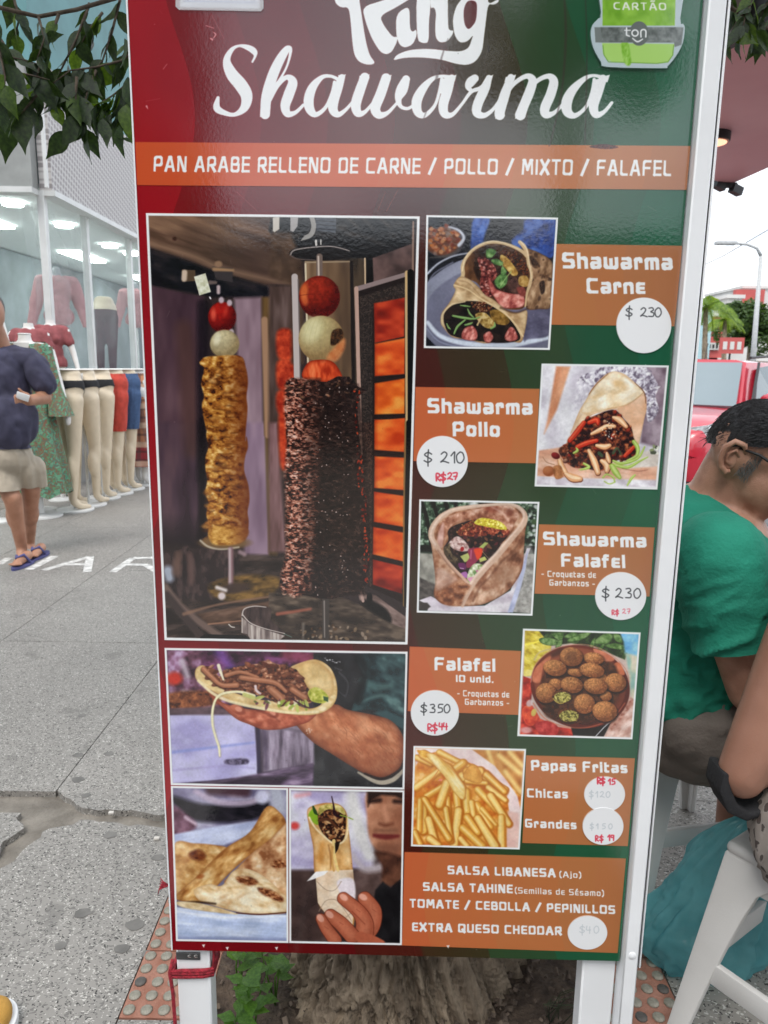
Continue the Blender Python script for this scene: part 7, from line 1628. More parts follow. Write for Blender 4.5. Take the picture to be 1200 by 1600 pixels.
def arms(z0=0.0, out=.10, hand=True):
    P = []
    for s in (-1,1): P += [('c', (.17 * s, 0,1.40 + z0), .045,((.20 + out * .4) * s, .0,1.14 + z0), .035),('c', ((.20 + out * .4) * s, 0,1.14 + z0), .035,((.20 + out) * s, -.05,.90 + z0), .024)] + ([('e', ((.205 + out) * s, -.06,.83 + z0),(.025,.04,.06))] if hand else [])
    return P
# long green dress
p = at_z(60,806); md_ = thing('mannequin', (p.x, p.y, 0), 'white headless mannequin in a long green floral wrap dress with bell sleeves', 'mannequin', rz=D2R(12), group='clothes mannequins outside the shop window')
k0 = .0
fuse('body', torso_prims(k0) + arms(k0), .014,5, mat=M['wmann'], parent=md_, local=True, cuts=[((0,0,1.52),(0,0,1))])
MB().lathe((0,0,1.52), [(.05,0),(.052,.006),(.045,.012)], 20).build('neck_cap', M['alu'], md_, world=False, smooth='auto')
MB().lathe((0,0,0), [(.20,0),(.20,.012),(.05,.03),(.04,.3),(.03,.5)], 28).build('base', M['mbase'], md_, world=False, smooth='auto')
fuse('bodice', torso_prims(k0)[:6], .013,5, grow=.012, mat=M['floral'], parent=md_, local=True, cuts=[((0,0,1.46),(0,-.2,1))], disp=wrinkle(.006,.06,.06,.1,2))
MB().prism([(-.062,0),(0,-.2),(.062,0)], 0,.006).build('v_neck', M['wmann'], md_, world=False); vn = [o for o in md_.children if o.name.startswith('v_neck')][0]; vn.rotation_euler = (D2R(96), 0,0); vn.location = (0,-.118,1.455)
MB().lathe((0,0,1.12), [(.142,-.02),(.145,0),(.142,.02)], 28).build('belt', M['floral'], md_, world=False, smooth=True)
rings = []
for j in range(36):
    v = j / 35; z = 1.12 - v * .93; rx = .13 + .14 * v ** .75; rings.append([((rx * (1 + .10 * v ** .5 * math.sin(a * 8 + 1.2 * math.sin(v * 4)))) * math.cos(a),(rx * (1 + .10 * v ** .5 * math.sin(a * 8 + 1.2 * math.sin(v * 4)))) * .8 * math.sin(a), z + .02 * v * math.sin(a * 8)) for a in np.linspace(0,6.2832,97)[:-1]])
MB().loft(rings, caps=False).build('long_skirt', M['floral'], md_, world=False, smooth=True)
for s in (-1,1):
    rings = []
    for j in range(14):
        v = j / 13; c = Vector((.15 * s, 0,1.43)).lerp(Vector((.25 * s, -.05,.86)), v); r = .058 + (.0 if v < .55 else (v - .55) * .09); rings.append([(c.x + r * (1 + .12 * max(0, v - .4) * math.sin(a * 7)) * math.cos(a), c.y + r * (1 + .12 * max(0, v - .4) * math.sin(a * 7)) * math.sin(a), c.z) for a in np.linspace(0,6.2832,33)[:-1]])
    MB().loft(rings, caps=False).build('bell_sleeve', M['floral'], md_, world=False, smooth=True)
# two in coral tees behind it, one in yellow print at the edge
def tee_mannequin(px, py, top, label, rz=0.2, x=XW + .2):
    p = at_x(px, py, x); t_ = thing('mannequin', (p.x, p.y, p.z - 1.52 * .78), label, 'mannequin', rz=rz, group='clothes mannequins outside the shop window')
    fuse('body', torso_prims(0) + arms(0), .015,5, mat=M['wmann'], parent=t_, local=True, cuts=[((0,0,1.52),(0,0,1))])
    fuse('tee_shirt', torso_prims(0)[:6] + [('c', (.15,0,1.40), .05,(.20,0,1.27), .05),('c', (-.15,0,1.40), .05,(-.20,0,1.27), .05)], .014,3, grow=.008, mat=top, parent=t_, local=True, cuts=[((0,0,1.47),(0,0,1)),((0,0,.98),(0,0,-1))], disp=wrinkle(.006,.06,.06,.1,2))
    t_.scale = (.78,) * 3; zb = -(p.z - 1.52 * .78) / .78
    MB().lathe((0,0,0), [(.16, zb),(.16, zb + .012),(.02, zb + .03),(.018,1.0)], 24).build('stand', M['mbase'], t_, world=False, smooth='auto')
    return t_
tee_mannequin(44,505, M['coral'], 'white headless mannequin in a coral tee behind the green dress, on its left', x=XW + .25)
tee_mannequin(78,500, M['coral'], 'white headless mannequin in a coral tee behind the green dress, on its right', x=XW + .22)
tee_mannequin(-40,455, M['yellowc'], 'mannequin in a yellow patterned top behind the walking man', x=XW + .1)
# inside the window
def window_form(px, py, kind, label):
    p = at_x(px, py, XW - .5); t_ = thing('mannequin', (p.x, p.y, ZS), label, 'mannequin', rz=.5, group='mannequins inside the show window')
    if kind == 'blouse':
        zz0 = p.z - ZS - 1.3
        fuse('body', torso_prims(zz0) + arms(zz0), .016,5, mat=mat('smoky_mannequin', (.25,.26,.28), .3), parent=t_, local=True)
        fuse('blouse', torso_prims(zz0)[:6] + [q_[:2] + (q_[2] * 1.25,) + q_[3:4] + (q_[4] * 1.5,) for q_ in arms(zz0, hand=False)], .016,4, grow=.014, mat=M['pinkc'], parent=t_, local=True, cuts=[((0,0,1.48 + zz0),(0,0,1)),((0,0,.90 + zz0),(0,0,-1))], disp=wrinkle(.01,.05,.05,.3,3))
        MB().lathe((0,0,0), [(.14,0),(.14,.01),(.015,.02),(.015,1 + zz0)], 20).build('stand', M['alu'], t_, world=False)
    else:
        P = leg_prims(.95,.4); fuse('body', P, .016,5, mat=M['cream'], parent=t_, local=True, cuts=[((0,0,1.2),(0,0,1))])
        fuse('trousers', P, .016,5, grow=.008, mat=M['maroon'], parent=t_, local=True, cuts=[((0,0,1.02),(0,.1,1)),((0,0,.1),(0,0,-1))])
    t_.scale = (1,1,1); return t_
window_form(90,455, 'blouse', 'pale pink button blouse on a mannequin behind the shop glass')
pp = window_form(163,490, 'trousers', 'cream half mannequin in maroon leggings behind the shop glass'); pp.location.z = at_x(163,470, XW - .5).z - 1.15
pp2 = window_form(212,470, 'blouse', 'pink blouse on the mannequin farthest along the show window');
M['dress2'] = pattern('orange_print', [(.5,.2,.1),(.6,.45,.3),(.3,.1,.06)], 20,2)

# ================================================================ WALKING MAN
M['skin'] = mat('skin_tan', (.33,.155,.09), .5, col2=(.42,.21,.13), scale=14, bump=.12, bscale=240, sss=.12)
M['navy'] = cloth('navy_tee', (.048,.047,.085), var=.2, scale=9); M['beige'] = cloth('beige_shorts', (.40,.345,.27), var=.1, scale=9)
Q = lambda px, py, dy=0.0: at_y(px, py, 4.85 + dy)
man = thing('person', at_z(28,885), 'man walking in navy tee, beige shorts and blue flip-flops holding a folded paper', 'person')
F1 = at_z(36,884); F2 = at_z(60,871)
body = [('e', Q(12,715),(.16,.125,.12)),('e', Q(16,655,-.03),(.155,.15,.19)),('c', Q(12,640), .125, Q(8,575), .125),('c', Q(-32,555), .055, Q(44,559), .055),('c', Q(2,545), .062, Q(-8,515,-.03), .056),
        ('e', Q(-15,488,-.06),(.078,.10,.12)),('c', Q(-15,505,-.1), .05, Q(-13,515,-.11), .04),('e', Q(4,497,-.03),(.012,.02,.032)),('e', Q(-26,494,-.155),(.013,.022,.02)),
        ('c', Q(52,566), .055, Q(70,622), .043),('c', Q(70,622), .042, Q(44,626,-.19), .033),('c', Q(-38,566), .055, Q(-60,622), .042),('c', Q(-60,622), .042, Q(-40,680,-.15), .03),('e', Q(-38,690,-.16),(.03,.04,.05)),
        ('c', Q(2,730,-.02), .08, Q(18,778,-.07), .056),('c', Q(20,778,-.07), .058, Q(34,856,.03), .036),('e', Q(23,805,-.0),(.055,.06,.1)),('c', Q(34,858,.03), .036, Q(34,874,-.02), .033),('c', F1 + Vector((0,.07,.052)), .034, F1 + Vector((0,-.06,.042)), .028),
        ('c', Q(45,735,.05), .08, Q(49,775,.12), .056),('c', Q(48,775,.12), .056, Q(46,850,.3), .035),('e', Q(49,800,.2),(.05,.055,.1)),('c', Q(46,850,.3), .034, Q(50,862,.25), .032),('c', F2 + Vector((-.01,.07,.052)), .034, F2 + Vector((.01,-.06,.042)), .028)]
# hand: palm with fingers curled round the paper
hp = Q(40,622,-.21); body += [('e', hp, (.036,.024,.04)),('c', hp + Vector((-.01,-.01,.03)), .012, hp + Vector((-.03,-.02,.06)), .010)]
for k in range(4): body += [('c', hp + Vector((-.02,-.012,.022 - .015 * k)), .0095, hp + Vector((-.052 + .004 * k, -.028,.018 - .015 * k)), .0085),('c', hp + Vector((-.052 + .004 * k, -.028,.018 - .015 * k)), .0085, hp + Vector((-.042,-.05,.014 - .014 * k)), .0075)]
for fc in (F1, F2):
    for k in range(5): body.append(('e', fc + Vector((-.034 + .017 * k, -.09 - .008 * (2 - abs(k - 1.5)), .034)),(.0095 + (.003 if k == 0 else 0), .017,.009)))
fuse('body', body, .0095,4, mat=M['skin'], parent=man)
fuse('tee', body[:4] + [('c', Q(54,568), .056, Q(68,600), .056),('c', Q(-38,566), .056, Q(-54,602), .056)], .010,3, grow=.010, mat=M['navy'], parent=man, cuts=[(Q(0,699),(-.04,0,-1)),(Q(2,534),(0,-.35,1))], disp=wrinkle(.012,.09,.07,.10,3, off=.008))
fuse('shorts', [body[0]] + [('c', Q(0,727,-.02), .088, Q(11,768,-.06), .076),('c', Q(46,732,.05), .088, Q(54,768,.12), .074)], .010,3, grow=.012, mat=M['beige'], parent=man, cuts=[(Q(20,763),(0,0,-1)),(Q(0,690),(0,0,1))], disp=wrinkle(.011,.05,.06,.14,4, off=.004))
M['hair'] = mat('dark_grey_hair', (.03,.026,.024), .7, col2=(.09,.08,.075), scale=90, bump=.6, bscale=200)
fuse('hair', [('e', Q(-16,482,-.03),(.085,.105,.11))], .01,3, mat=M['hair'], parent=man, cuts=[(Q(-15,490,-.06),(0,-.8,-.6))])
M['purple'] = mat('purple_rubber', (.07,.07,.20), .6)
for c in (F1, F2):
    f_ = MB().prism([(c.x + .044 * math.cos(a) * (1 + .15 * math.sin(a)), c.y + .135 * math.sin(a)) for a in np.linspace(0,6.28,25)[:-1]], .001,.018).build('flip_flop', M['purple'], man)
    MB().tube([c + Vector((-.044,.02,.02)), c + Vector((-.026,-.02,.072)), c + Vector((-.008,-.07,.066)), c + Vector((.02,-.02,.08)), c + Vector((.042,.02,.02))], .009,8).build('strap', M['purple'], f_, smooth=True)
tag(MB().box(hp + Vector((.0,-.035,.01)),(.075,.006,.045), Euler((.3,.35,.2)).to_matrix()).build('folded_paper', M['white'], bevel=.0015), 'small folded white paper held in the walking man\'s hand', 'paper')
# toe of a yellow shoe at the lower left corner
M['mustard'] = mat('mustard_canvas', (.50,.27,.05), .8, bump=.3, bscale=300)
c = at_z(-6,1612); sh = thing('shoe', (c.x, c.y, 0), 'mustard yellow shoe toe with white rubber rim at the lower left corner', 'shoe')
fuse('upper', [('e', c + Vector((-.01,-.01,.03)),(.042,.06,.03)),('c', c + Vector((-.02,-.06,.04)), .04, c + Vector((-.03,-.17,.05)), .04)], .005,4, mat=M['mustard'], parent=sh, cuts=[(c + Vector((0,0,.016)),(0,0,-1))])
MB().prism([(c.x - .01 + .05 * math.cos(a), c.y - .01 + (.07 if math.sin(a) > 0 else .2) * math.sin(a)) for a in np.linspace(0,6.28,41)[:-1]], .001,.022).build('sole', M['white'], sh, bevel=.004)

# ================================================================ RIGHT SIDE: DINERS, STOOLS, CAR, CANOPY
M['green_tee'] = cloth('green_tee', (.012,.23,.15), var=.12, scale=12)
M['taupe'] = cloth('taupe_shorts', (.17,.145,.125), var=.15, scale=12)
M['skin2'] = mat('weathered_skin', (.38,.19,.125), .48, col2=(.50,.27,.185), scale=30, bump=.2, bscale=420, sss=.12)
M['skin3'] = mat('brown_skin', (.27,.13,.085), .45, col2=(.34,.17,.115), scale=11, bump=.1, bscale=380, sss=.12)
M['hair2'] = mat('black_hair', (.012,.011,.012), .45, col2=(.05,.05,.055), scale=50, stretch=(3,3,22), bump=1, bscale=60)
G = lambda px, py, Y=1.5: at_y(px, py, Y)
def stool(loc, rz, label, h=.45, w=.30):
    """one-piece white plastic stool: rounded seat, four splayed L legs, cross bars"""
    t_ = thing('stool', loc, label, 'stool', rz=rz, group='white plastic stools')
    tw = w / 2; bw = w / 2 + .055
    MB().box((0,0, h - .012),(w, w, .024)).build('seat', M['white_plastic'], t_, world=False, bevel=.010, seg=3)
    o = MB();
    for s in (0,1,2,3): pass
    for ix, (sx_, sy_) in enumerate(((1,1),(-1,1),(-1,-1),(1,-1))):
        rings = []
        for v in np.linspace(0,1,9):
            z = (h - .02) * (1 - v); ox = (tw + (bw - tw) * v); wd = .115 - .08 * v ** .35 + .0 * v; th_ = .018
            c = (sx_ * ox, sy_ * ox)
            a = (c[0], c[1]); b = (c[0] - sx_ * wd, c[1]); b2 = (c[0] - sx_ * wd, c[1] - sy_ * th_); d2 = (c[0] - sx_ * th_, c[1] - sy_ * th_); e2 = (c[0] - sx_ * th_, c[1] - sy_ * wd); f2 = (c[0], c[1] - sy_ * wd)
            rings.append([(q_[0], q_[1], z) for q_ in (a, b, b2, d2, e2, f2)])
        MB().loft(rings).build('leg', M['white_plastic'], t_, world=False, bevel=.005, seg=2)
    zb = h * .42; rb = tw + (bw - tw) * (1 - zb / h) - .012
    for a, b in (((-rb, -rb),(rb, -rb)),((rb, -rb),(rb, rb)),((rb, rb),(-rb, rb)),((-rb, rb),(-rb, -rb))):
        MB().span((a[0], a[1], zb),(b[0], b[1], zb), .014,.045).build('cross_bar', M['white_plastic'], t_, world=False, bevel=.003)
    for a, b in (((-tw, -tw),(tw, -tw)),((tw, -tw),(tw, tw)),((tw, tw),(-tw, tw)),((-tw, tw),(-tw, -tw))):
        MB().span((a[0] * .96, a[1] * .96, h - .045),(b[0] * .96, b[1] * .96, h - .045), .012,.055).build('apron', M['white_plastic'], t_, world=False, bevel=.003)
    return t_
s1c = at_z(1080,1180,.45)
stool((s1c.x + .08,1.80,0), .2, 'white plastic stool under the man in the green tee')
s2c = at_z(1150,1318,.45)
stool((s2c.x + .215, s2c.y - .03,0), .62, 'white plastic stool in the lower right corner under the leopard skirt', w=.33)

# ---- man in green tee, seated, head bowed to the right
gm = thing('person', (s1c.x + .02, s1c.y + .06,0), 'seated man in a green tee and glasses with short dark hair, head bowed', 'person')
sh_n = G(1122,868,1.37); el_n = G(1172,1080,1.36)
HC = G(1180,717,1.5)
tilt = 28                                                   # head pitched forward
YW = -36                                                    # and turned a little to the viewer
hr = Euler((0, D2R(tilt), D2R(YW))).to_matrix()
def hd(x, y, z): return HC + hr @ Vector((x, y, z))          # x = facing direction
bodyp = [('e', G(1085,1125,1.6),(.165,.18,.12)),('c', G(1075,1060,1.56), .145, G(1085,930,1.57), .15),('e', G(1095,860,1.56),(.14,.17,.13)),('e', G(1110,1010,1.55),(.15,.15,.15)),('c', sh_n, .072, G(1108,862,1.76), .072),
    ('c', G(1105,815,1.55), .062, G(1150,765,1.52), .056),('e', G(1095,790,1.56),(.07,.08,.05)),('c', hd(-.035,0,-.035), .050, G(1108,800,1.55), .062),
    ('e', hd(-.008,0,.022),(.092,.074,.086)),('e', hd(.035,0,-.03),(.068,.062,.075)),('e', hd(.052,0,-.075),(.042,.045,.035)),('c', hd(.01,0,-.045), .05, hd(.045,0,-.085), .035),
    ('e', hd(.106,0,-.012),(.018,.014,.022)),('c', hd(.093,0,.02), .010, hd(.108,0,-.012), .013),('e', hd(.082,0,.038),(.02,.05,.012)),('e', hd(.088,0,-.052),(.014,.024,.007)),('e', hd(.084,0,-.064),(.014,.022,.007)),
    ('e', hd(.078,-.032,.012),(.014,.016,.009)),('e', hd(.078,.032,.012),(.014,.016,.009)),
    ('c', sh_n, .062, sh_n.lerp(el_n, .45), .056),('c', sh_n.lerp(el_n, .45), .056, el_n, .043),('c', el_n, .043, G(1290,1035,1.42), .030),
    ('c', G(1108,862,1.76), .058, G(1185,1000,1.83), .045),('c', G(1185,1000,1.83), .042, G(1300,985,1.75), .028),
    ('c', G(1100,1125,1.48), .085, G(1330,1140,1.46), .06),('c', G(1100,1125,1.65), .085, G(1330,1120,1.68), .06),('c', G(1330,1140,1.46), .055, at_y(1350,1400,1.46) * 1,.036),('c', G(1330,1120,1.68), .055, at_y(1340,1330,1.68), .036)]
# hands on the table (beyond the frame): palm and five fingers each
for hc in (G(1305,1030,1.42), G(1318,980,1.73)):
    bodyp.append(('e', hc, (.045,.035,.018)))
    for k in range(4): bodyp += [('c', hc + Vector((.03,-.027 + .018 * k, 0)), .0095, hc + Vector((.07 + .006 * (k in (1,2)), -.03 + .02 * k, -.008)), .0085),('c', hc + Vector((.07,-.03 + .02 * k, -.008)), .0085, hc + Vector((.09,-.03 + .02 * k, -.025)), .0075)]
    bodyp.append(('c', hc + Vector((.0,-.03,0)), .011, hc + Vector((.035,-.055,-.01)), .009))
fuse('body', bodyp, .0065,4, mat=M['skin2'], parent=gm)
# ear
ec = hd(-.030,-.073,-.008)
E_ = MB();
E_.tube([ec + hr @ Vector(v) for v in ((.018,.0,.018),(.008,-.009,.034),(-.010,-.013,.032),(-.019,-.014,.014),(-.016,-.012,-.008),(-.006,-.009,-.024),(.006,-.004,-.030),(.012,.0,-.024))], [.0045,.0058,.006,.006,.0058,.0065,.0068,.004], 8)
E_.tube([ec + hr @ Vector(v) for v in ((.012,-.002,.008),(.0,-.008,.018),(-.008,-.009,.006),(-.004,-.007,-.010),(.008,-.004,-.012))], [.003,.004,.004,.004,.003], 6)
bmE = E_; bmE.build('ear', M['skin2'], gm, smooth=True)
fuse('ear', [('e', ec + hr @ Vector((0,.002,.0)),(.017,.007,.03),(0, tilt, YW))], .004,2, mat=M['skin2'], parent=gm)
# hair: cap with combed tufts
hp_ = [('e', hd(-.006,0,.024),(.093,.080,.092),(0, tilt, YW)),('e', hd(-.042,0,-.004),(.050,.066,.062),(0, tilt, YW))]
def hairdisp(co, no):
    n = fbm(co[:, 0] * 45 + co[:, 2] * 30, co[:, 1] * 140,2,3); return co + no * (n * .006 + .002)[:, None]
hair = fuse('hair', hp_, .0045,3, mat=M['hair2'], parent=gm, disp=hairdisp, cuts=[(hd(-.03,0,.018), tuple(hr @ Vector((.5,0,-.86)))),(hd(-.06,0,-.058), tuple(hr @ Vector((-.2,0,-1))))])
hb = MB(); Rh = random.Random(3)
for i in range(2600):
    a = Rh.uniform(-1.9,1.9); u = Rh.uniform(-1.05,1.1); b = Rh.uniform(-1.1,1.35)
    p_ = hd(-.006,0,.024) + hr @ Vector((.097 * math.cos(b) * math.sin(u * 1.5), -.081 * math.cos(b) * math.cos(u * 1.5), .093 * math.sin(b)))
    loc = hr.inverted() @ (p_ - HC)
    if (loc.x + .03) * .5 - (loc.z - .018) * .86 > 0 or loc.z < -.066 or (loc.z < -.05 and Rh.random() < .4): continue
    nrm = (p_ - hd(-.022,0,.03)).normalized(); d_ = (hr @ Vector((-.8, Rh.uniform(-.15,.15), -.4 + Rh.uniform(-.2,.2))) ); d_ = (d_ - nrm * d_.dot(nrm) + nrm * .10).normalized(); l_ = Rh.uniform(.012,.024)
    hb.tube([p_ - nrm * .004, p_ + d_ * l_ * .55, p_ + d_ * l_ + Vector((0,0,-.003))], [.0009,.0008,.0003], 3, cap=False)
hb.build('hair_strands', mat('hair_strand', (.02,.019,.02), .35, col2=(.07,.07,.075), scale=300), gm, kind='stuff')
gb = MB()
for i in range(260):
    p_ = hd(Rh.uniform(-.006,.018), -.0735 + Rh.uniform(-.002,.003), Rh.uniform(-.03,.03)); gb.tube([p_ + Vector((0,.002,0)), p_ + hr @ Vector((Rh.uniform(-.003,.006), -.003,-.009))], [.0007,.0003], 3, cap=False)
gb.build('sideburn', mat('grey_hair', (.16,.15,.14), .6), gm, kind='stuff')
# tee: folds gather under the arm
def teedisp(co, no):
    z = co[:, 2]; x = co[:, 0]; y = co[:, 1]
    n = fbm(x / .10 + z / .30 + 4, z / .055 - x / .16 + y / .12,2,3); fold = (1 - np.abs(n * 2 - 1)) ** 2
    lo = np.clip((1.05 - z) / .35,.12,1); return co + no * ((fold - .45) * .017 * lo)[:, None]
tee = fuse('tee', bodyp[:5] + [('c', G(1100,815,1.555), .075, G(1112,808,1.55), .07),('c', sh_n, .07, sh_n.lerp(el_n, .12), .07),('c', G(1108,862,1.76), .07, G(1160,960,1.81), .07)], .0065,4, grow=.014, mat=M['green_tee'], parent=gm,
     cuts=[(G(1100,768,1.5),(.62,0,.78)),(G(1085,1137,1.5),(.18,0,-1))], disp=teedisp)
fuse('sleeve', [('c', sh_n, .072, sh_n.lerp(el_n, .62), .078)], .0065,3, grow=.014, mat=M['green_tee'], parent=gm, cuts=[(sh_n.lerp(el_n, .60), tuple((el_n - sh_n).normalized()))], disp=teedisp)
fuse('shorts', [bodyp[0], ('c', G(1100,1128,1.48), .095, G(1270,1140,1.46), .09),('c', G(1100,1125,1.65), .095, G(1270,1120,1.68), .09)], .009,4, grow=.012, mat=M['taupe'], parent=gm, cuts=[(G(1260,1130,1.5),(1,0,0))], disp=wrinkle(.008,.04,.05,.05,5))
gl = MB(); gl.tube([hd(-.028,-.080,.016), hd(.010,-.082,.024), hd(.045,-.073,.020), hd(.082,-.066,.010)], [.0022,.0030,.003,.0028], 8)
for s in (-1,1): gl.tube([hd(.090 + .004 * math.cos(a), s * .034 + .027 * math.cos(a), .006 + .020 * math.sin(a)) for a in np.linspace(0,6.2832,25)], .0026,6)
gl.tube([hd(.096,-.008,.012), hd(.099,0,.014), hd(.096,.008,.012)], .0022,6); gl.tube([hd(-.010,.084,.018), hd(.082,.066,.010)], .0028,6)
tag(gl.build('glasses', M['black'], smooth=True), 'dark framed glasses on the face of the man in green', 'glasses')

# ---- woman in front of him, seen by her arm and skirt
wq = lambda px, py, Y=1.22: at_y(px, py, Y)
wm_ = thing('person', (s2c.x + .22, s2c.y - .03,0), 'seated woman at the right edge with a bare brown arm and leopard print skirt', 'person')
sh_w = wq(1292,890,1.2); el_w = wq(1158,1205,1.16); wr_w = wq(1330,1150,1.3)
wp = [('c', sh_w, .055, sh_w.lerp(el_w, .5), .048),('c', sh_w.lerp(el_w, .5), .048, el_w, .038),('e', el_w + Vector((.004,0,-.012)),(.036,.034,.036)),('c', el_w + Vector((.02,.02,0)), .044, wr_w, .028),('c', sh_w + Vector((.05,.0,.0)), .07, sh_w + Vector((.34,.05,.0)), .07),
      ('c', sh_w + Vector((.2,.03,-.05)), .13, Vector((s2c.x + .24, s2c.y + .0,.60)), .15),('c', sh_w + Vector((.2,.03,.05)), .05, sh_w + Vector((.21,.06,.14)), .045),('e', sh_w + Vector((.21,.08,.25)),(.078,.09,.115)),('e', Vector((s2c.x + .24, s2c.y, .53)),(.17,.19,.11)),
      ('c', sh_w + Vector((.34,.05,0)), .05, sh_w + Vector((.42,.16,-.26)), .04),('c', sh_w + Vector((.42,.16,-.26)), .04, wr_w + Vector((.12,.1,0)), .028),
      ('c', Vector((s2c.x + .2, s2c.y + .05,.52)), .09, Vector((s2c.x + .24, s2c.y + .46,.50)), .06),('c', Vector((s2c.x + .24, s2c.y + .46,.50)), .055, Vector((s2c.x + .24, s2c.y + .48,.08)), .035),('e', sh_w + Vector((.21,.17,.24)),(.012,.018,.016))]
for hc in (wr_w + Vector((.06,.02,0)), wr_w + Vector((.14,.15,0))):
    wp.append(('e', hc, (.04,.035,.018)))
    for k in range(4): wp.append(('c', hc + Vector((.02,-.025 + .017 * k, 0)), .009, hc + Vector((.085,-.028 + .019 * k, -.012)), .007))
    wp.append(('c', hc + Vector((0,.03,0)), .010, hc + Vector((.035,.05,-.008)), .008))
fuse('body', wp, .0065,5, mat=M['skin3'], parent=wm_)
fuse('hair', [('e', sh_w + Vector((.21,.055,.275)),(.088,.09,.11)),('c', sh_w + Vector((.21,.0,.24)), .07, sh_w + Vector((.21,-.06,-.02)), .06)], .009,3, mat=M['hair2'], parent=wm_, cuts=[(sh_w + Vector((.21,.12,.2)),(0,1,-.3))])
fuse('top', [wp[4], wp[5]], .010,4, grow=.012, mat=M['blackcloth'], parent=wm_, cuts=[(sh_w + Vector((.06,0,0)),(-1,0,0))])
leo = bpy.data.materials.new('leopard_print'); leo.use_nodes = True; t, p = nodes(leo); N = t.nodes.new; Lk = t.links.new
tcn = N('ShaderNodeTexCoord'); mp_ = N('ShaderNodeMapping'); mp_.inputs['Scale'].default_value = (1.3,1.3,.8); mp_.inputs['Rotation'].default_value = (.3,.5,0); Lk(tcn.outputs['Object'], mp_.inputs['Vector']); v = N('ShaderNodeTexVoronoi'); v.inputs['Scale'].default_value = 42; Lk(mp_.outputs['Vector'], v.inputs['Vector'])
wn_ = N('ShaderNodeTexNoise'); wn_.inputs['Scale'].default_value = 60; Lk(tcn.outputs['Object'], wn_.inputs['Vector']); ad = N('ShaderNodeMath'); ad.operation = 'MULTIPLY_ADD'; ad.inputs[1].default_value = .5; Lk(wn_.outputs['Fac'], ad.inputs[0]); Lk(v.outputs['Distance'], ad.inputs[2])
r = N('ShaderNodeValToRGB'); r.color_ramp.interpolation = 'LINEAR'; r.color_ramp.elements[0].position = .46; r.color_ramp.elements[0].color = (.10,.075,.065,1); r.color_ramp.elements[1].position = .74; r.color_ramp.elements[1].color = (.30,.26,.23,1); e_ = r.color_ramp.elements.new(.56); e_.color = (.07,.055,.05,1); e_ = r.color_ramp.elements.new(.62); e_.color = (.34,.30,.27,1); Lk(ad.outputs[0], r.inputs['Fac']); Lk(r.outputs[0], p.inputs['Base Color']); p.inputs['Roughness'].default_value = .8
wc = Vector((s2c.x + .24, s2c.y, .53))
fuse('skirt', [('e', wc + Vector((0,0,.03)),(.175,.20,.13)),('e', wc + Vector((-.05,-.05,-.02)),(.16,.16,.09)),('c', wc + Vector((0,.05,0)), .12, wc + Vector((0,.45,-.02)), .10),('e', wc + Vector((-.135,-.085,-.01)),(.10,.11,.115))], .008,4, grow=.012, mat=leo, parent=wm_, disp=wrinkle(.010,.04,.06,.10,6, True), cuts=[(wc + Vector((0,0,.17)),(0,0,1))])
# black bag hanging under her elbow
bgp = [wq(x, y, 1.17) for x, y in ((1126,1195),(1122,1222),(1134,1250),(1156,1262),(1180,1256),(1206,1236),(1240,1190))]
bag = thing('handbag', wq(1160,1250,1.17), 'black handbag strap looped under the woman\'s elbow', 'handbag')
rings = []
for i, p_ in enumerate(bgp):
    t_ = (bgp[min(i + 1, len(bgp) - 1)] - bgp[max(0, i - 1)]).normalized(); n_ = Vector((-t_.z, 0, t_.x)); w_ = .008 + .003 * math.sin(i * 1.0)
    rings.append([p_ + n_ * w_ + Vector((0,-.03,0)), p_ + n_ * w_ + Vector((0,.03,0)), p_ - n_ * w_ + Vector((0,.03,0)), p_ - n_ * w_ + Vector((0,-.03,0))])
MB().loft(rings).build('strap', M['blackcloth'], bag, bevel=.004)
fuse('pouch', [('e', wq(1250,1210,1.17),(.05,.04,.06)),('e', wq(1215,1215,1.19),(.03,.03,.045))], .006,3, mat=M['blackcloth'], parent=bag)
# metal watch on the far arm
wc2 = G(1190,930,1.62); tag(MB().lathe((0,0,0), [(.030,-.009),(.033,-.004),(.033,.004),(.030,.009)], 22).build('wristwatch', mat('watch_metal', (.20,.24,.24), .25, metal=.9), bevel=.001), 'chunky metal wristwatch beside the red table cloth at the right edge', 'watch')
ww = [o for o in COL.objects if o.name == 'wristwatch'][0]; ww.location = wc2; ww.rotation_euler = (0, D2R(80), .3)
# table with red cloth, chrome shaker
M['redtable'] = mat('dark_red_tablecloth', (.20,.008,.012), .6, var=.2)
tb = thing('table', (1.25,1.95,0), 'red covered street table beyond the man in green', 'table')
MB().box((1.32,1.98,.735),(.8,.8,.03)).build('table_top', M['white_plastic'], tb, bevel=.008); MB().box((1.32,1.98,.762),(.84,.84,.012)).build('table_cover', M['redtable'], tb, bevel=.004)
for sx_ in (-1,1):
    for sy_ in (-1,1): MB().span((1.32 + .33 * sx_, 1.98 + .33 * sy_, 0),(1.32 + .31 * sx_, 1.98 + .31 * sy_, .72), .05,.05).build('leg', M['white_plastic'], tb, bevel=.008)
def cyl(name, p, r, h, m, label, cat, prof=None):
    o = MB().lathe((0,0,0), prof or [(r, 0),(r, h)], 24).build(name, m, smooth='auto'); o.location = p; return tag(o, label, cat)
ttop = .769
pgx = G(1182,880,1.72)
cyl('napkin_holder', (pgx.x - .005,1.72, ttop), .028,.17, mat('brushed_grey', (.32,.32,.33), .4, metal=.3), 'grey metal napkin cylinder on the table right of the green tee', 'napkin holder')
cyl('sauce_bottle', (pgx.x + .065,1.70, ttop), .03,.2, mat('red_plastic', (.35,.01,.015), .35), 'red squeeze bottle with metal cap at the right edge', 'bottle', [(.032,0),(.034,.01),(.034,.13),(.02,.165),(.012,.17),(.008,.21)])
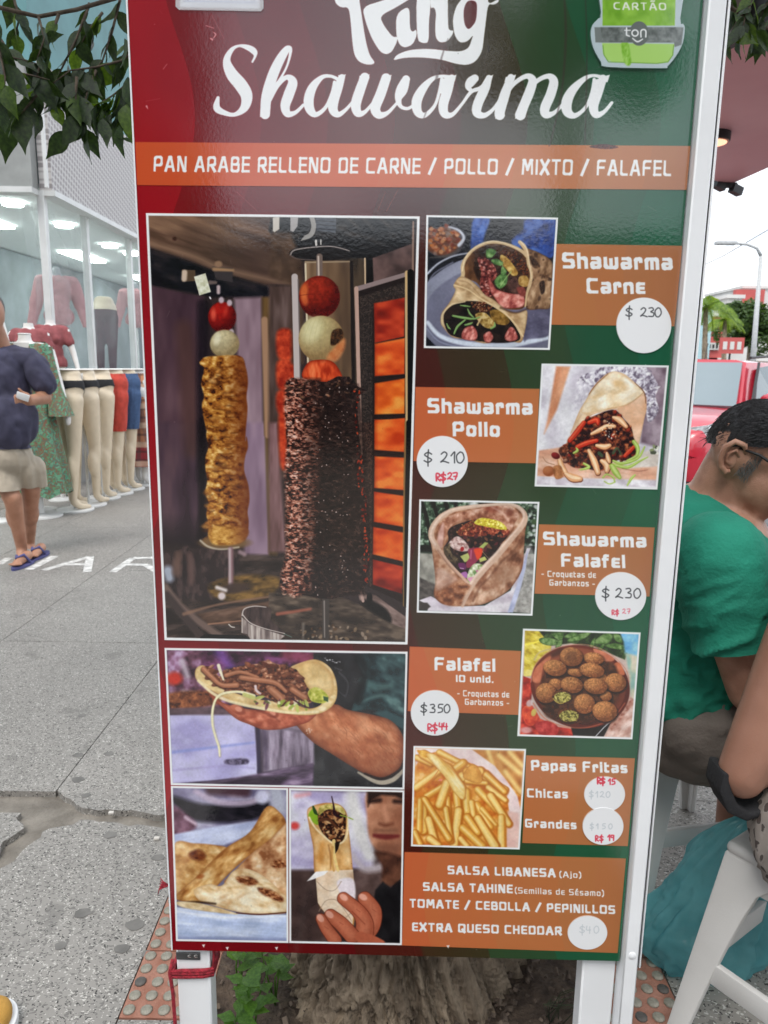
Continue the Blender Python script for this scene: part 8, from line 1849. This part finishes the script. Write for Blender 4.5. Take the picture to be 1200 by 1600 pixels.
cyl('jar', (pgx.x + .035,1.64, ttop), .02,.06, M['chrome'], 'small chrome topped jar in front of the red bottle', 'jar', [(.02,0),(.021,.05),(.018,.055),(.018,.065)])
plate = cyl('plate', (pgx.x - .02,1.92, ttop), .1,.02, M['white'], 'white plate on the red table', 'plate', [(.05,0),(.09,.012),(.105,.02),(.1,.022),(.06,.008)])

# ---- teal plastic bag on the ground between the stools
M['bag'] = leafy('teal_plastic', (.12,.32,.34),(.20,.46,.47), .5,.18,(1.9,1.9,2.0)); t, p = nodes(M['bag']); p.inputs['Coat Weight'].default_value = .6
n_ = t.nodes['Material Output']; src = n_.inputs['Surface'].links[0].from_socket; tr = t.nodes.new('ShaderNodeBsdfTransparent'); tr.inputs['Color'].default_value = (.55,.85,.85,1); mxx = t.nodes.new('ShaderNodeMixShader'); mxx.inputs[0].default_value = .22; t.links.new(src, mxx.inputs[1]); t.links.new(tr.outputs[0], mxx.inputs[2]); t.links.new(mxx.outputs[0], n_.inputs['Surface'])
bt = at_y(1178,1282,1.42); bb = at_z(1085,1545)
nb, mb_ = 96,70; vs = []; fs = []
for j in range(mb_):
    v = j / (mb_ - 1); z = max(.004, bt.z * (1 - v)); cx = bt.x + (bb.x + .04 - bt.x) * v ** .85; cy = 1.43 + (.02) * v
    r = .020 + .155 * (v ** .62) * (1 - .42 * max(0,(v - .72) / .28) ** 2)
    for i in range(nb):
        a = i / nb * 6.2832; crease = mnoise.noise(Vector((math.cos(a) * 1.6, math.sin(a) * 1.6, v * 3.0))) * .22 + (abs(mnoise.noise(Vector((math.cos(a) * 3.5, math.sin(a) * 3.5, v * 2.2 + 5)))) - .2) * .42 + (abs(mnoise.noise(Vector((math.cos(a) * 6, math.sin(a) * 6, v * 9)))) - .2) * .12 + (abs(mnoise.noise(Vector((math.cos(a) * 14, math.sin(a) * 14, v * 16)))) - .2) * .08
        rr = r * (1 + crease); vs.append((cx + rr * math.cos(a), cy + rr * .62 * math.sin(a), z))
for j in range(mb_ - 1):
    for i in range(nb): a = j * nb + i; b = j * nb + (i + 1) % nb; fs.append((a, b, b + nb, a + nb))
fs.append(tuple(range((mb_ - 1) * nb, mb_ * nb)))
tag(MB().add(vs, fs).build('plastic_bag', M['bag'], smooth=True), 'crumpled translucent teal plastic bag standing between the two white stools', 'bag')

# ================================================================ CAR
M['redpaint'] = mat('red_car_paint', (.48,.012,.03), .28, var=.04, coat=1, spec=.6); M['carglass'] = mat('car_glass', (.09,.12,.13), .06, spec=1.0, var=.1); M['windglass'] = mat('windscreen', (.17,.22,.24), .06, spec=1.0, var=.05, scale=1); M['tyre'] = mat('tyre', (.02,.02,.02), .85); M['lens'] = mat('headlight_lens', (.5,.52,.54), .12, var=.35, scale=18, coat=1); M['dark'] = mat('dark_trim', (.02,.02,.022), .5); M['silver'] = mat('silver_paint', (.42,.43,.44), .3, coat=.8, var=.04)  # windglass: pale sky reflection is put into its base colour
def car(x, y, rz, paint, label, group=None, L_=4.4, Wd=1.8, H=1.6):
    t_ = thing('parked_car', (x, y, -.15), label, 'car', rz=rz, group=group)
    # section stations along the car, front at -x
    def ring(xs_, w, z0, z1, r=.12):
        P = [];
        for sx_, z in ((1, z0),(1, z0 + .18),(1.0,(z0 + z1) / 2),(.985, z1 - r),(.93, z1 - r * .3),(.80, z1),(.4, z1 + .015),(0, z1 + .02)): P.append((xs_, w * sx_, z))
        return P + [(a, -b, c) for a, b, c in reversed(P[:-1])]
    S = [(-2.2,.62,.38,.62),(-2.14,.76,.26,.80),(-1.95,.86,.22,.90),(-1.5,.895,.22,.97),(-1.0,.90,.22,1.02),(-.6,.90,.22,1.05),(.6,.90,.22,1.06),(1.4,.90,.22,1.07),(1.95,.88,.24,1.05),(2.13,.80,.30,.95),(2.2,.70,.4,.8)]
    MB().loft([ring(*s) for s in S]).build('body', paint, t_, world=False, smooth='auto')
    def cab(xb, w, z): return [(xb, w, z),(xb, -w, z)]
    rg = []
    for xb, w0, xt, w1, in ((-.95,.80,-.32,.62),(-.60,.84,-.10,.66),(0.2,.85,.2,.68),(1.1,.85,1.0,.67),(1.95,.80,1.62,.60)):
        rg.append([(xb, w0,1.0),(xb * .35 + xt * .65, w0 * .35 + w1 * .65,1.36),(xt, w1, H - .03),(xt, w1 * .8, H),(xt, 0, H + .01),(xt, -w1 * .8, H),(xt, -w1, H - .03),(xb * .35 + xt * .65,-(w0 * .35 + w1 * .65), 1.36),(xb, -w0,1.0)])
    MB().loft(rg).build('cabin', paint, t_, world=False, smooth='auto')
    def quad(name, P, m, off=.012):
        n = (Vector(P[1]) - Vector(P[0])).cross(Vector(P[2]) - Vector(P[0])).normalized(); mb = MB(); mb.add([Vector(q_) + n * off for q_ in P] + [Vector(q_) - n * .01 for q_ in P], [tuple(range(len(P))), tuple(range(2 * len(P) - 1, len(P) - 1,-1))] + [(i, (i + 1) % len(P), len(P) + (i + 1) % len(P), len(P) + i) for i in range(len(P))]); return mb.build(name, m, t_, world=False)
    quad('windshield', [(-1.0,-.76,1.03),(-.36,-.59, H - .055),(-.36,.59, H - .055),(-1.0,.76,1.03)], M['windglass'], .03)
    for s in (-1,1):
        for P in ([(-.62,.845 * s, 1.08),(-.16,.70 * s, 1.50),(.22,.71 * s, 1.53),(.24,.855 * s, 1.08)], [(.32,.855 * s, 1.08),(.30,.71 * s, 1.53),(.95,.70 * s, 1.52),(1.1,.85 * s, 1.08)], [(1.2,.85 * s, 1.10),(1.08,.69 * s, 1.50),(1.45,.66 * s, 1.46),(1.7,.82 * s, 1.12)]):
            Pq = [(a, b + .012 * s, c) for a, b, c in P]; quad('side_window', Pq if s < 0 else Pq[::-1], M['carglass'], .008)
        MB().span((-.75,.86 * s, 1.06),(-.20,.735 * s, 1.555), .03,.05).build('pillar_trim', M['dark'] if s else paint, t_, world=False)
        fuse('mirror', [('e', (-.55,1.0 * s, 1.12),(.07,.12,.085)),('c', (-.55,.86 * s, 1.08), .03,(-.55,.95 * s, 1.10), .03)], .02,2, mat=paint, parent=t_, local=True)
        hl = [(-2.12,.50 * s, .80),(-2.02,.80 * s, .86),(-1.72,.892 * s, .92),(-1.75,.90 * s, .80),(-2.0,.84 * s, .70),(-2.14,.55 * s, .70)]
        quad('headlight', hl if s < 0 else hl[::-1], M['lens'], .02); quad('headlight', hl[::-1] if s < 0 else hl, M['lens'], .02)
        for wx in (-1.38,1.35):
            w_ = MB(); rim = MB()
            o = MB().lathe((0,0,0), [(.2,-.11),(.33,-.11),(.35,-.07),(.35,.07),(.33,.11),(.2,.11)], 28).build('wheel', M['tyre'], t_, world=False, smooth='auto'); o.rotation_euler = (D2R(90), 0,0); o.location = (wx, .80 * s, .35)
            o2 = MB().lathe((0,0,0), [(.03,.112),(.21,.118),(.215,.10)], 20).build('rim', M['silver'], o, world=False, smooth='auto'); o2.rotation_euler = (0,0 if s < 0 else D2R(180), 0)
            MB().box((wx, .86 * s, .52),(.86,.10,.42)).build('wheel_arch', M['dark'], t_, world=False, bevel=.04)
        MB().tube([(-.1,.60 * s, H + .03),(.6,.62 * s, H + .06),(1.3,.58 * s, H + .03)], .018,6).build('roof_rail', M['dark'], t_, world=False)
    MB().box((-2.19,0,.42),(.06,1.1,.16)).build('grille', M['dark'], t_, world=False, bevel=.02); MB().tube([(.0,0, H),(.06,0, H + .22)], .006,5).build('antenna', M['dark'], t_, world=False)
    MB().tube([(-.92,.1,1.045),(-.90,.7,1.05)], .01,5).build('wiper', M['dark'], t_, world=False)
    return t_
car(4.26,10.1, D2R(48), M['redpaint'], 'red hatchback parked at an angle behind the man in the green tee', 'parked cars')
car(7.4,15.5, D2R(20), M['silver'], 'silver car with roof rails parked behind the red car', 'parked cars')
car(11.5,24, D2R(170), mat('white_car', (.6,.6,.6), .3, coat=.6), 'small white car farther along the street', 'parked cars')

# ================================================================ FAR STREET
M['render_w'] = mat('white_render', (.62,.61,.58), .8, var=.08, scale=.6); M['redwall'] = mat('red_wall', (.50,.10,.09), .8, var=.1, scale=1); M['pinkwall'] = mat('pink_wall', (.55,.36,.33), .8, var=.1); M['bluep'] = mat('pale_blue_panel', (.40,.58,.62), .7)
M['winglass'] = mat('window_glass', (.08,.09,.10), .15, var=.3)
def building(px0, px1, Y, h, m, label, stories=2, extra=None, dep=8, par=None, roofm=None):
    a = at_y(px0,560, Y).x; b = at_y(px1,560, Y).x; t_ = thing('building', ((a + b) / 2, Y, 0), label, 'building')
    MB().box(((a + b) / 2, Y + dep / 2, h / 2 - .3),(b - a, dep, h + .6)).build('wall', m, t_)
    MB().box(((a + b) / 2, Y + dep / 2, h + .1),(b - a + .3, dep + .3,.25)).build('roof', roofm or M['render_w'], t_)
    n = max(2, int((b - a) / 2.6))
    for s in range(stories):
        for i in range(n):
            x_ = a + (i + .5) * (b - a) / n; z_ = 1.5 + s * 3.0
            if z_ + .8 > h: continue
            f_ = MB().box((x_, Y - .03, z_),(1.25,.1,1.25)).build('window', M['render_w'], t_); MB().box((x_, Y - .085, z_),(1.05,.03,1.05)).build('pane', M['winglass'], f_)
    return t_
b1_ = building(1096,1128,46,4.6, M['redwall'], 'low red fronted shop with a white sign across the street', 1)
b0_ = building(1040,1094,52,4.2, M['pinkwall'], 'pale pink low building at the far left of the street gap', 1)
b2_ = building(1128,1150,55,6.5, M['render_w'], 'tall narrow white building between the palm and the round tree', 2)
b3_ = building(1150,1330,70,8.8, M['render_w'], 'white building with a red roof panel behind the round tree', 3)
q_ = at_y(1170,467,69.5); MB().box((q_.x, 69.6, q_.z),(2.6,.6,1.6)).build('red_panel', M['redwall'], b3_)
pn = at_y(1111,541,45.9); fs_ = MB().box((pn.x, 45.9, pn.z),(1.0,.1,.42)).build('shop_sign', M['render_w'], b1_)
for k in range(4): MB().box((pn.x - .33 + .22 * k, 45.83, pn.z),(.12,.03,.22)).build('sign_letter', M['dark'], fs_)
bl = at_y(1099,525,45.8); MB().box((bl.x, 45.85, bl.z),(.9,.1,3.4)).build('blue_panel', M['bluep'], b1_)
q_ = at_y(1143,540,30); rs_ = thing('street_sign', (q_.x, 30,0), 'small red sign on a pole in front of the far trees', 'sign'); MB().box((q_.x, 30, q_.z),(.95,.08,.62)).build('sign_panel', M['redwall'], rs_); MB().tube([(q_.x, 30.08,0),(q_.x, 30.08, q_.z)], .04,6).build('post', M['dark'], rs_)
for k in range(3): MB().box((q_.x - .28 + .28 * k, 29.95, q_.z),(.16,.02,.3)).build('sign_mark', M['render_w'], rs_)
# street lamp
lp = at_y(1181,545,26); lamp = thing('street_lamp', (lp.x, 26,0), 'tall pale street lamp post with a curved arm over the road', 'street lamp'); M['galv'] = mat('galvanised', (.45,.46,.46), .5, var=.1)
tp = at_y(1189,400,26); ap = at_y(1148,380,26)
MB().tube([(lp.x, 26,-.15),(tp.x, 26, tp.z)], [.11,.06], 10).build('post', M['galv'], lamp, smooth=True)
MB().tube([tp, at_y(1183,388,26), at_y(1168,382,26), ap], [.06,.05,.045,.04], 8).build('arm', M['galv'], lamp, smooth=True); MB().box(ap + Vector((-.3,0,0)),(.7,.25,.12)).build('lamp_head', M['galv'], lamp, bevel=.03)
wire = MB().tube([at_y(900,465,34), at_y(1070,428,34), at_y(1130,400,34), at_y(1250,330,34)], .02,5); tag(wire.build('overhead_wire', M['dark']), 'thin overhead wire crossing the sky right of the board', 'wire')
# trees across the street
M['fol'] = leafy('far_foliage', (.025,.055,.012),(.07,.13,.03), .3); M['palm'] = leafy('palm_leaf', (.09,.17,.02),(.20,.30,.05), .4)
def broadleaf(px, py, Y, rpx, label, zb=None, n=7000, mt='fol', sz=.30):
    c = at_y(px, py, Y); r = rpx / F_PX * Y; t_ = thing('tree', (c.x, Y, 0), label, 'tree', group='street trees'); R_ = random.Random(int(px))
    lob = [(Vector((R_.gauss(0,.45), R_.gauss(0,.45), R_.gauss(0,.4))) * r, r * R_.uniform(.4,.65)) for _ in range(14)]
    tag(_cards(c, lob, n, sz, R_).build('crown', M[mt], t_), kind='stuff')
    MB().tube([(c.x, Y, -.15),(c.x + .1, Y, c.z * .5),(c.x, Y, c.z)], [.22,.17,.08], 8).build('trunk', M['bark'], t_, smooth=True)
    for a in range(4): MB().tube([(c.x, Y, c.z - r * .5), c + Vector((math.cos(a * 1.7) * r * .4, math.sin(a * 1.7) * r * .4, r * .1))], [.09,.03], 6).build('branch', M['bark'], t_, smooth=True)
    return t_
def _cards(c, lob, n, sz, R_):
    mb_ = MB()
    for i in range(n):
        o_, rr = R_.choice(lob); d = Vector((R_.gauss(0,1), R_.gauss(0,1), R_.gauss(0,1))).normalized(); q_ = c + o_ + d * rr * R_.uniform(.65,1.08)
        u = Vector((R_.gauss(0,1), R_.gauss(0,1), R_.gauss(0,.6))).normalized(); v_ = u.cross(d + Vector((0,0,.01))).normalized(); s_ = sz * R_.uniform(.6,1.2)
        mb_.add([q_ - u * s_ * .5, q_ + v_ * s_ * .22, q_ + u * s_ * .5, q_ - v_ * s_ * .22], [(0,1,2,3)])
    return mb_
broadleaf(1174,508,40,32, 'round dense green street tree behind the lamp post', n=6000)
broadleaf(1010,520,60,34, 'broad green tree far down the street hidden by the board', n=2500)
def palm(px, py, Y, L_, label):
    c = at_y(px, py, Y); t_ = thing('palm_tree', (c.x, Y, 0), label, 'palm tree'); R_ = random.Random(4)
    MB().tube([(c.x + .3, Y, -.15),(c.x + .1, Y, c.z * .6), tuple(c)], [.16,.12,.09], 8).build('trunk', M['bark'], t_, smooth=True)
    for k in range(17):
        a = k * 2.399; el = R_.uniform(.1,1.25); h = Vector((math.cos(a), math.sin(a), 0)); mb = MB(); prev = c; pts = []
        for i in range(11): v = i / 10; pts.append(c + h * L_ * v * math.cos(el) * (1 - .15 * v) + Vector((0,0, L_ * (v * math.sin(el) - .75 * v * v))))
        for i in range(10):
            for s in (-1,1):
                for f in (0,.5):
                    p_ = pts[i].lerp(pts[i + 1], f); ax = (pts[i + 1] - pts[i]).normalized(); sd_ = ax.cross(Vector((0,0,1))).normalized() * s; l = L_ * .30 * math.sin(.35 + 2.5 * (i + f) / 10)
                    e = p_ + (sd_ * .75 + ax * .45 + Vector((0,0,-.55))) * l; mb.add([p_, p_ + ax * .07, e], [(0,1,2)])
        mb.tube(pts, .025,4, cap=False); mb.build('frond', M['palm'], t_)
    return t_
palm(1103,482,32,1.75, 'light green palm tree left of the round tree across the street')
palm(1133,500,38,1.2, 'smaller palm tree close to the white building across the street')

# ================================================================ PINK CANOPY (top right)
M['pink'] = mat('pink_canopy', (.62,.27,.29), .45, col2=(.70,.34,.36), scale=1.2, spec=.4)
zc3 = 2.5; c1 = at_z(1144,287, zc3); c2 = at_z(1290,222, zc3); c0 = at_z(900,245, zc3); n0 = at_z(1122,92, zc3); n2 = at_z(1330,-60, zc3); n00 = at_z(985,150, zc3)
can = thing('canopy', (c1.x, c1.y, 0), 'pink street canopy seen from below with a round lamp under it', 'canopy')
MB().prism([(c1.x, c1.y),(c0.x, c0.y),(n00.x, n00.y),(n0.x, n0.y),(n2.x, n2.y),(c2.x, c2.y)], zc3, zc3 + .12).build('awning_panel', M['pink'], can)
MB().span((n00.x, n00.y, zc3 + .04),(n0.x + .6 * (n2.x - n0.x), n0.y + .6 * (n2.y - n0.y), zc3 + .04), .05,.12).build('edge_beam', M['dark'], can)
post = at_y(975,560,3.6); MB().tube([(post.x, 3.6,0),(post.x, 3.6, zc3)], .035,10).build('post', M['galv'], can)
lc = at_z(1119,222, zc3 - .04); LR = .062 * lc.y / 4.2 * 1.35
M['lampglow'] = mat('warm_lamp', (.8,.5,.35), .5, emis=(1,.50,.30), es=.75)
lo = MB().lathe((0,0,0), [(LR * .98,-.02),(LR * 1.05,-.018),(LR * 1.05,.02),(LR * .98,.021)], 32).build('lamp_housing', M['dark'], smooth='auto'); lo.location = (lc.x - .02, lc.y, zc3 - .02); W(lo, can)
l2 = MB().lathe((0,0,0), [(LR * .86,-.004),(LR * .86,.004)], 32).build('lamp_diffuser', M['lampglow']); l2.location = (lc.x - .02, lc.y, zc3 - .0440); W(l2, lo)
l3 = MB().lathe((0,0,0), [(LR * .98,-.002),(LR * .98,.002)], 32).build('lamp_rim', mat('copper_rim', (.40,.20,.14), .4), smooth='auto'); l3.location = (lc.x - .02, lc.y, zc3 - .0425); W(l3, lo)
cl = MB();
for dx in (-.06,.05): cl.box((c1.x - .03 + dx, c1.y - .02, zc3 - .03 - dx * .25),(.075,.05,.05), Euler((0,.3,.3)).to_matrix())
cl.box((c1.x - .03, c1.y - .02, zc3 - .015),(.1,.03,.03)); tag(cl.build('bracket', M['dark'], can), None)
# dark roof edge of the stall above and a downpipe
st = at_z(1155,18,2.62); MB().tube([at_y(1100,35,2.9), at_y(1215,-12,2.9)], .022,8).build('rail', M['dark'], can); MB().lathe((0,0,0), [(.03,-.06),(.034,.06)], 16).build('spot_lamp', mat('brown_housing', (.09,.06,.05), .5), can).location = Vector((0,0,0))
sp_ = [o for o in can.children if o.name.startswith('spot_lamp')][0]; W(sp_, can); sp_.location = at_y(1157,22,2.9) - can.location

# ================================================================ BEHIND THE CAMERA (mirrored faintly in the glossy print)
bk = thing('building', (0,-11,0), 'row of low dim shopfronts across the way behind the viewer', 'building')
M['dimwall'] = mat('dim_shopfront', (.12,.09,.085), .7, var=.4, scale=.7)
MB().box((0,-13,1.6),(60,4,3.6)).build('wall', M['dimwall'], bk); MB().box((0,-11.2,3.3),(60,1.2,.3)).build('awning_panel', M['dark'], bk)
for k in range(-8,9): MB().box((k * 3.2,-10.95,1.3),(2.2,.1,2.4)).build('shop_window', M['winglass'], bk)
bt_ = thing('building', (-9.5,-9,0), 'tall dark brick building behind the viewer on the left', 'building'); MB().box((-8.6,-9.5,4.5),(10,6,9.5)).build('wall', M['dimwall'], bt_)
for i in range(3):
    for j in range(3): MB().box((-12 + i * 3,-6.46,1.6 + j * 2.8),(1.3,.1,1.4)).build('window', M['winglass'], bt_)
for x_, y_, z_, r_, n_, lb in ((6.3,-8.5,3.6,2.3,3500, 'leafy street tree behind the viewer on the right'),(1.45,-5.2,4.3,.9,1500, 'small leafy tree behind the viewer'),(-3.4,-8.2,3.7,1.3,2000, 'leafy street tree behind the viewer on the left')):
    t_ = thing('tree', (x_, y_, 0), lb, 'tree', group='street trees'); R_ = random.Random(int(x_ * 10)); lob = [(Vector((R_.gauss(0,.45), R_.gauss(0,.45), R_.gauss(0,.4))) * r_, r_ * R_.uniform(.35,.6)) for _ in range(11)]
    tag(_cards(Vector((x_, y_, z_)), lob, n_, .26, R_).build('crown', M['fol'], t_), kind='stuff'); MB().tube([(x_, y_, -.1),(x_, y_, z_)], [.16,.07], 8).build('trunk', M['bark'], t_)
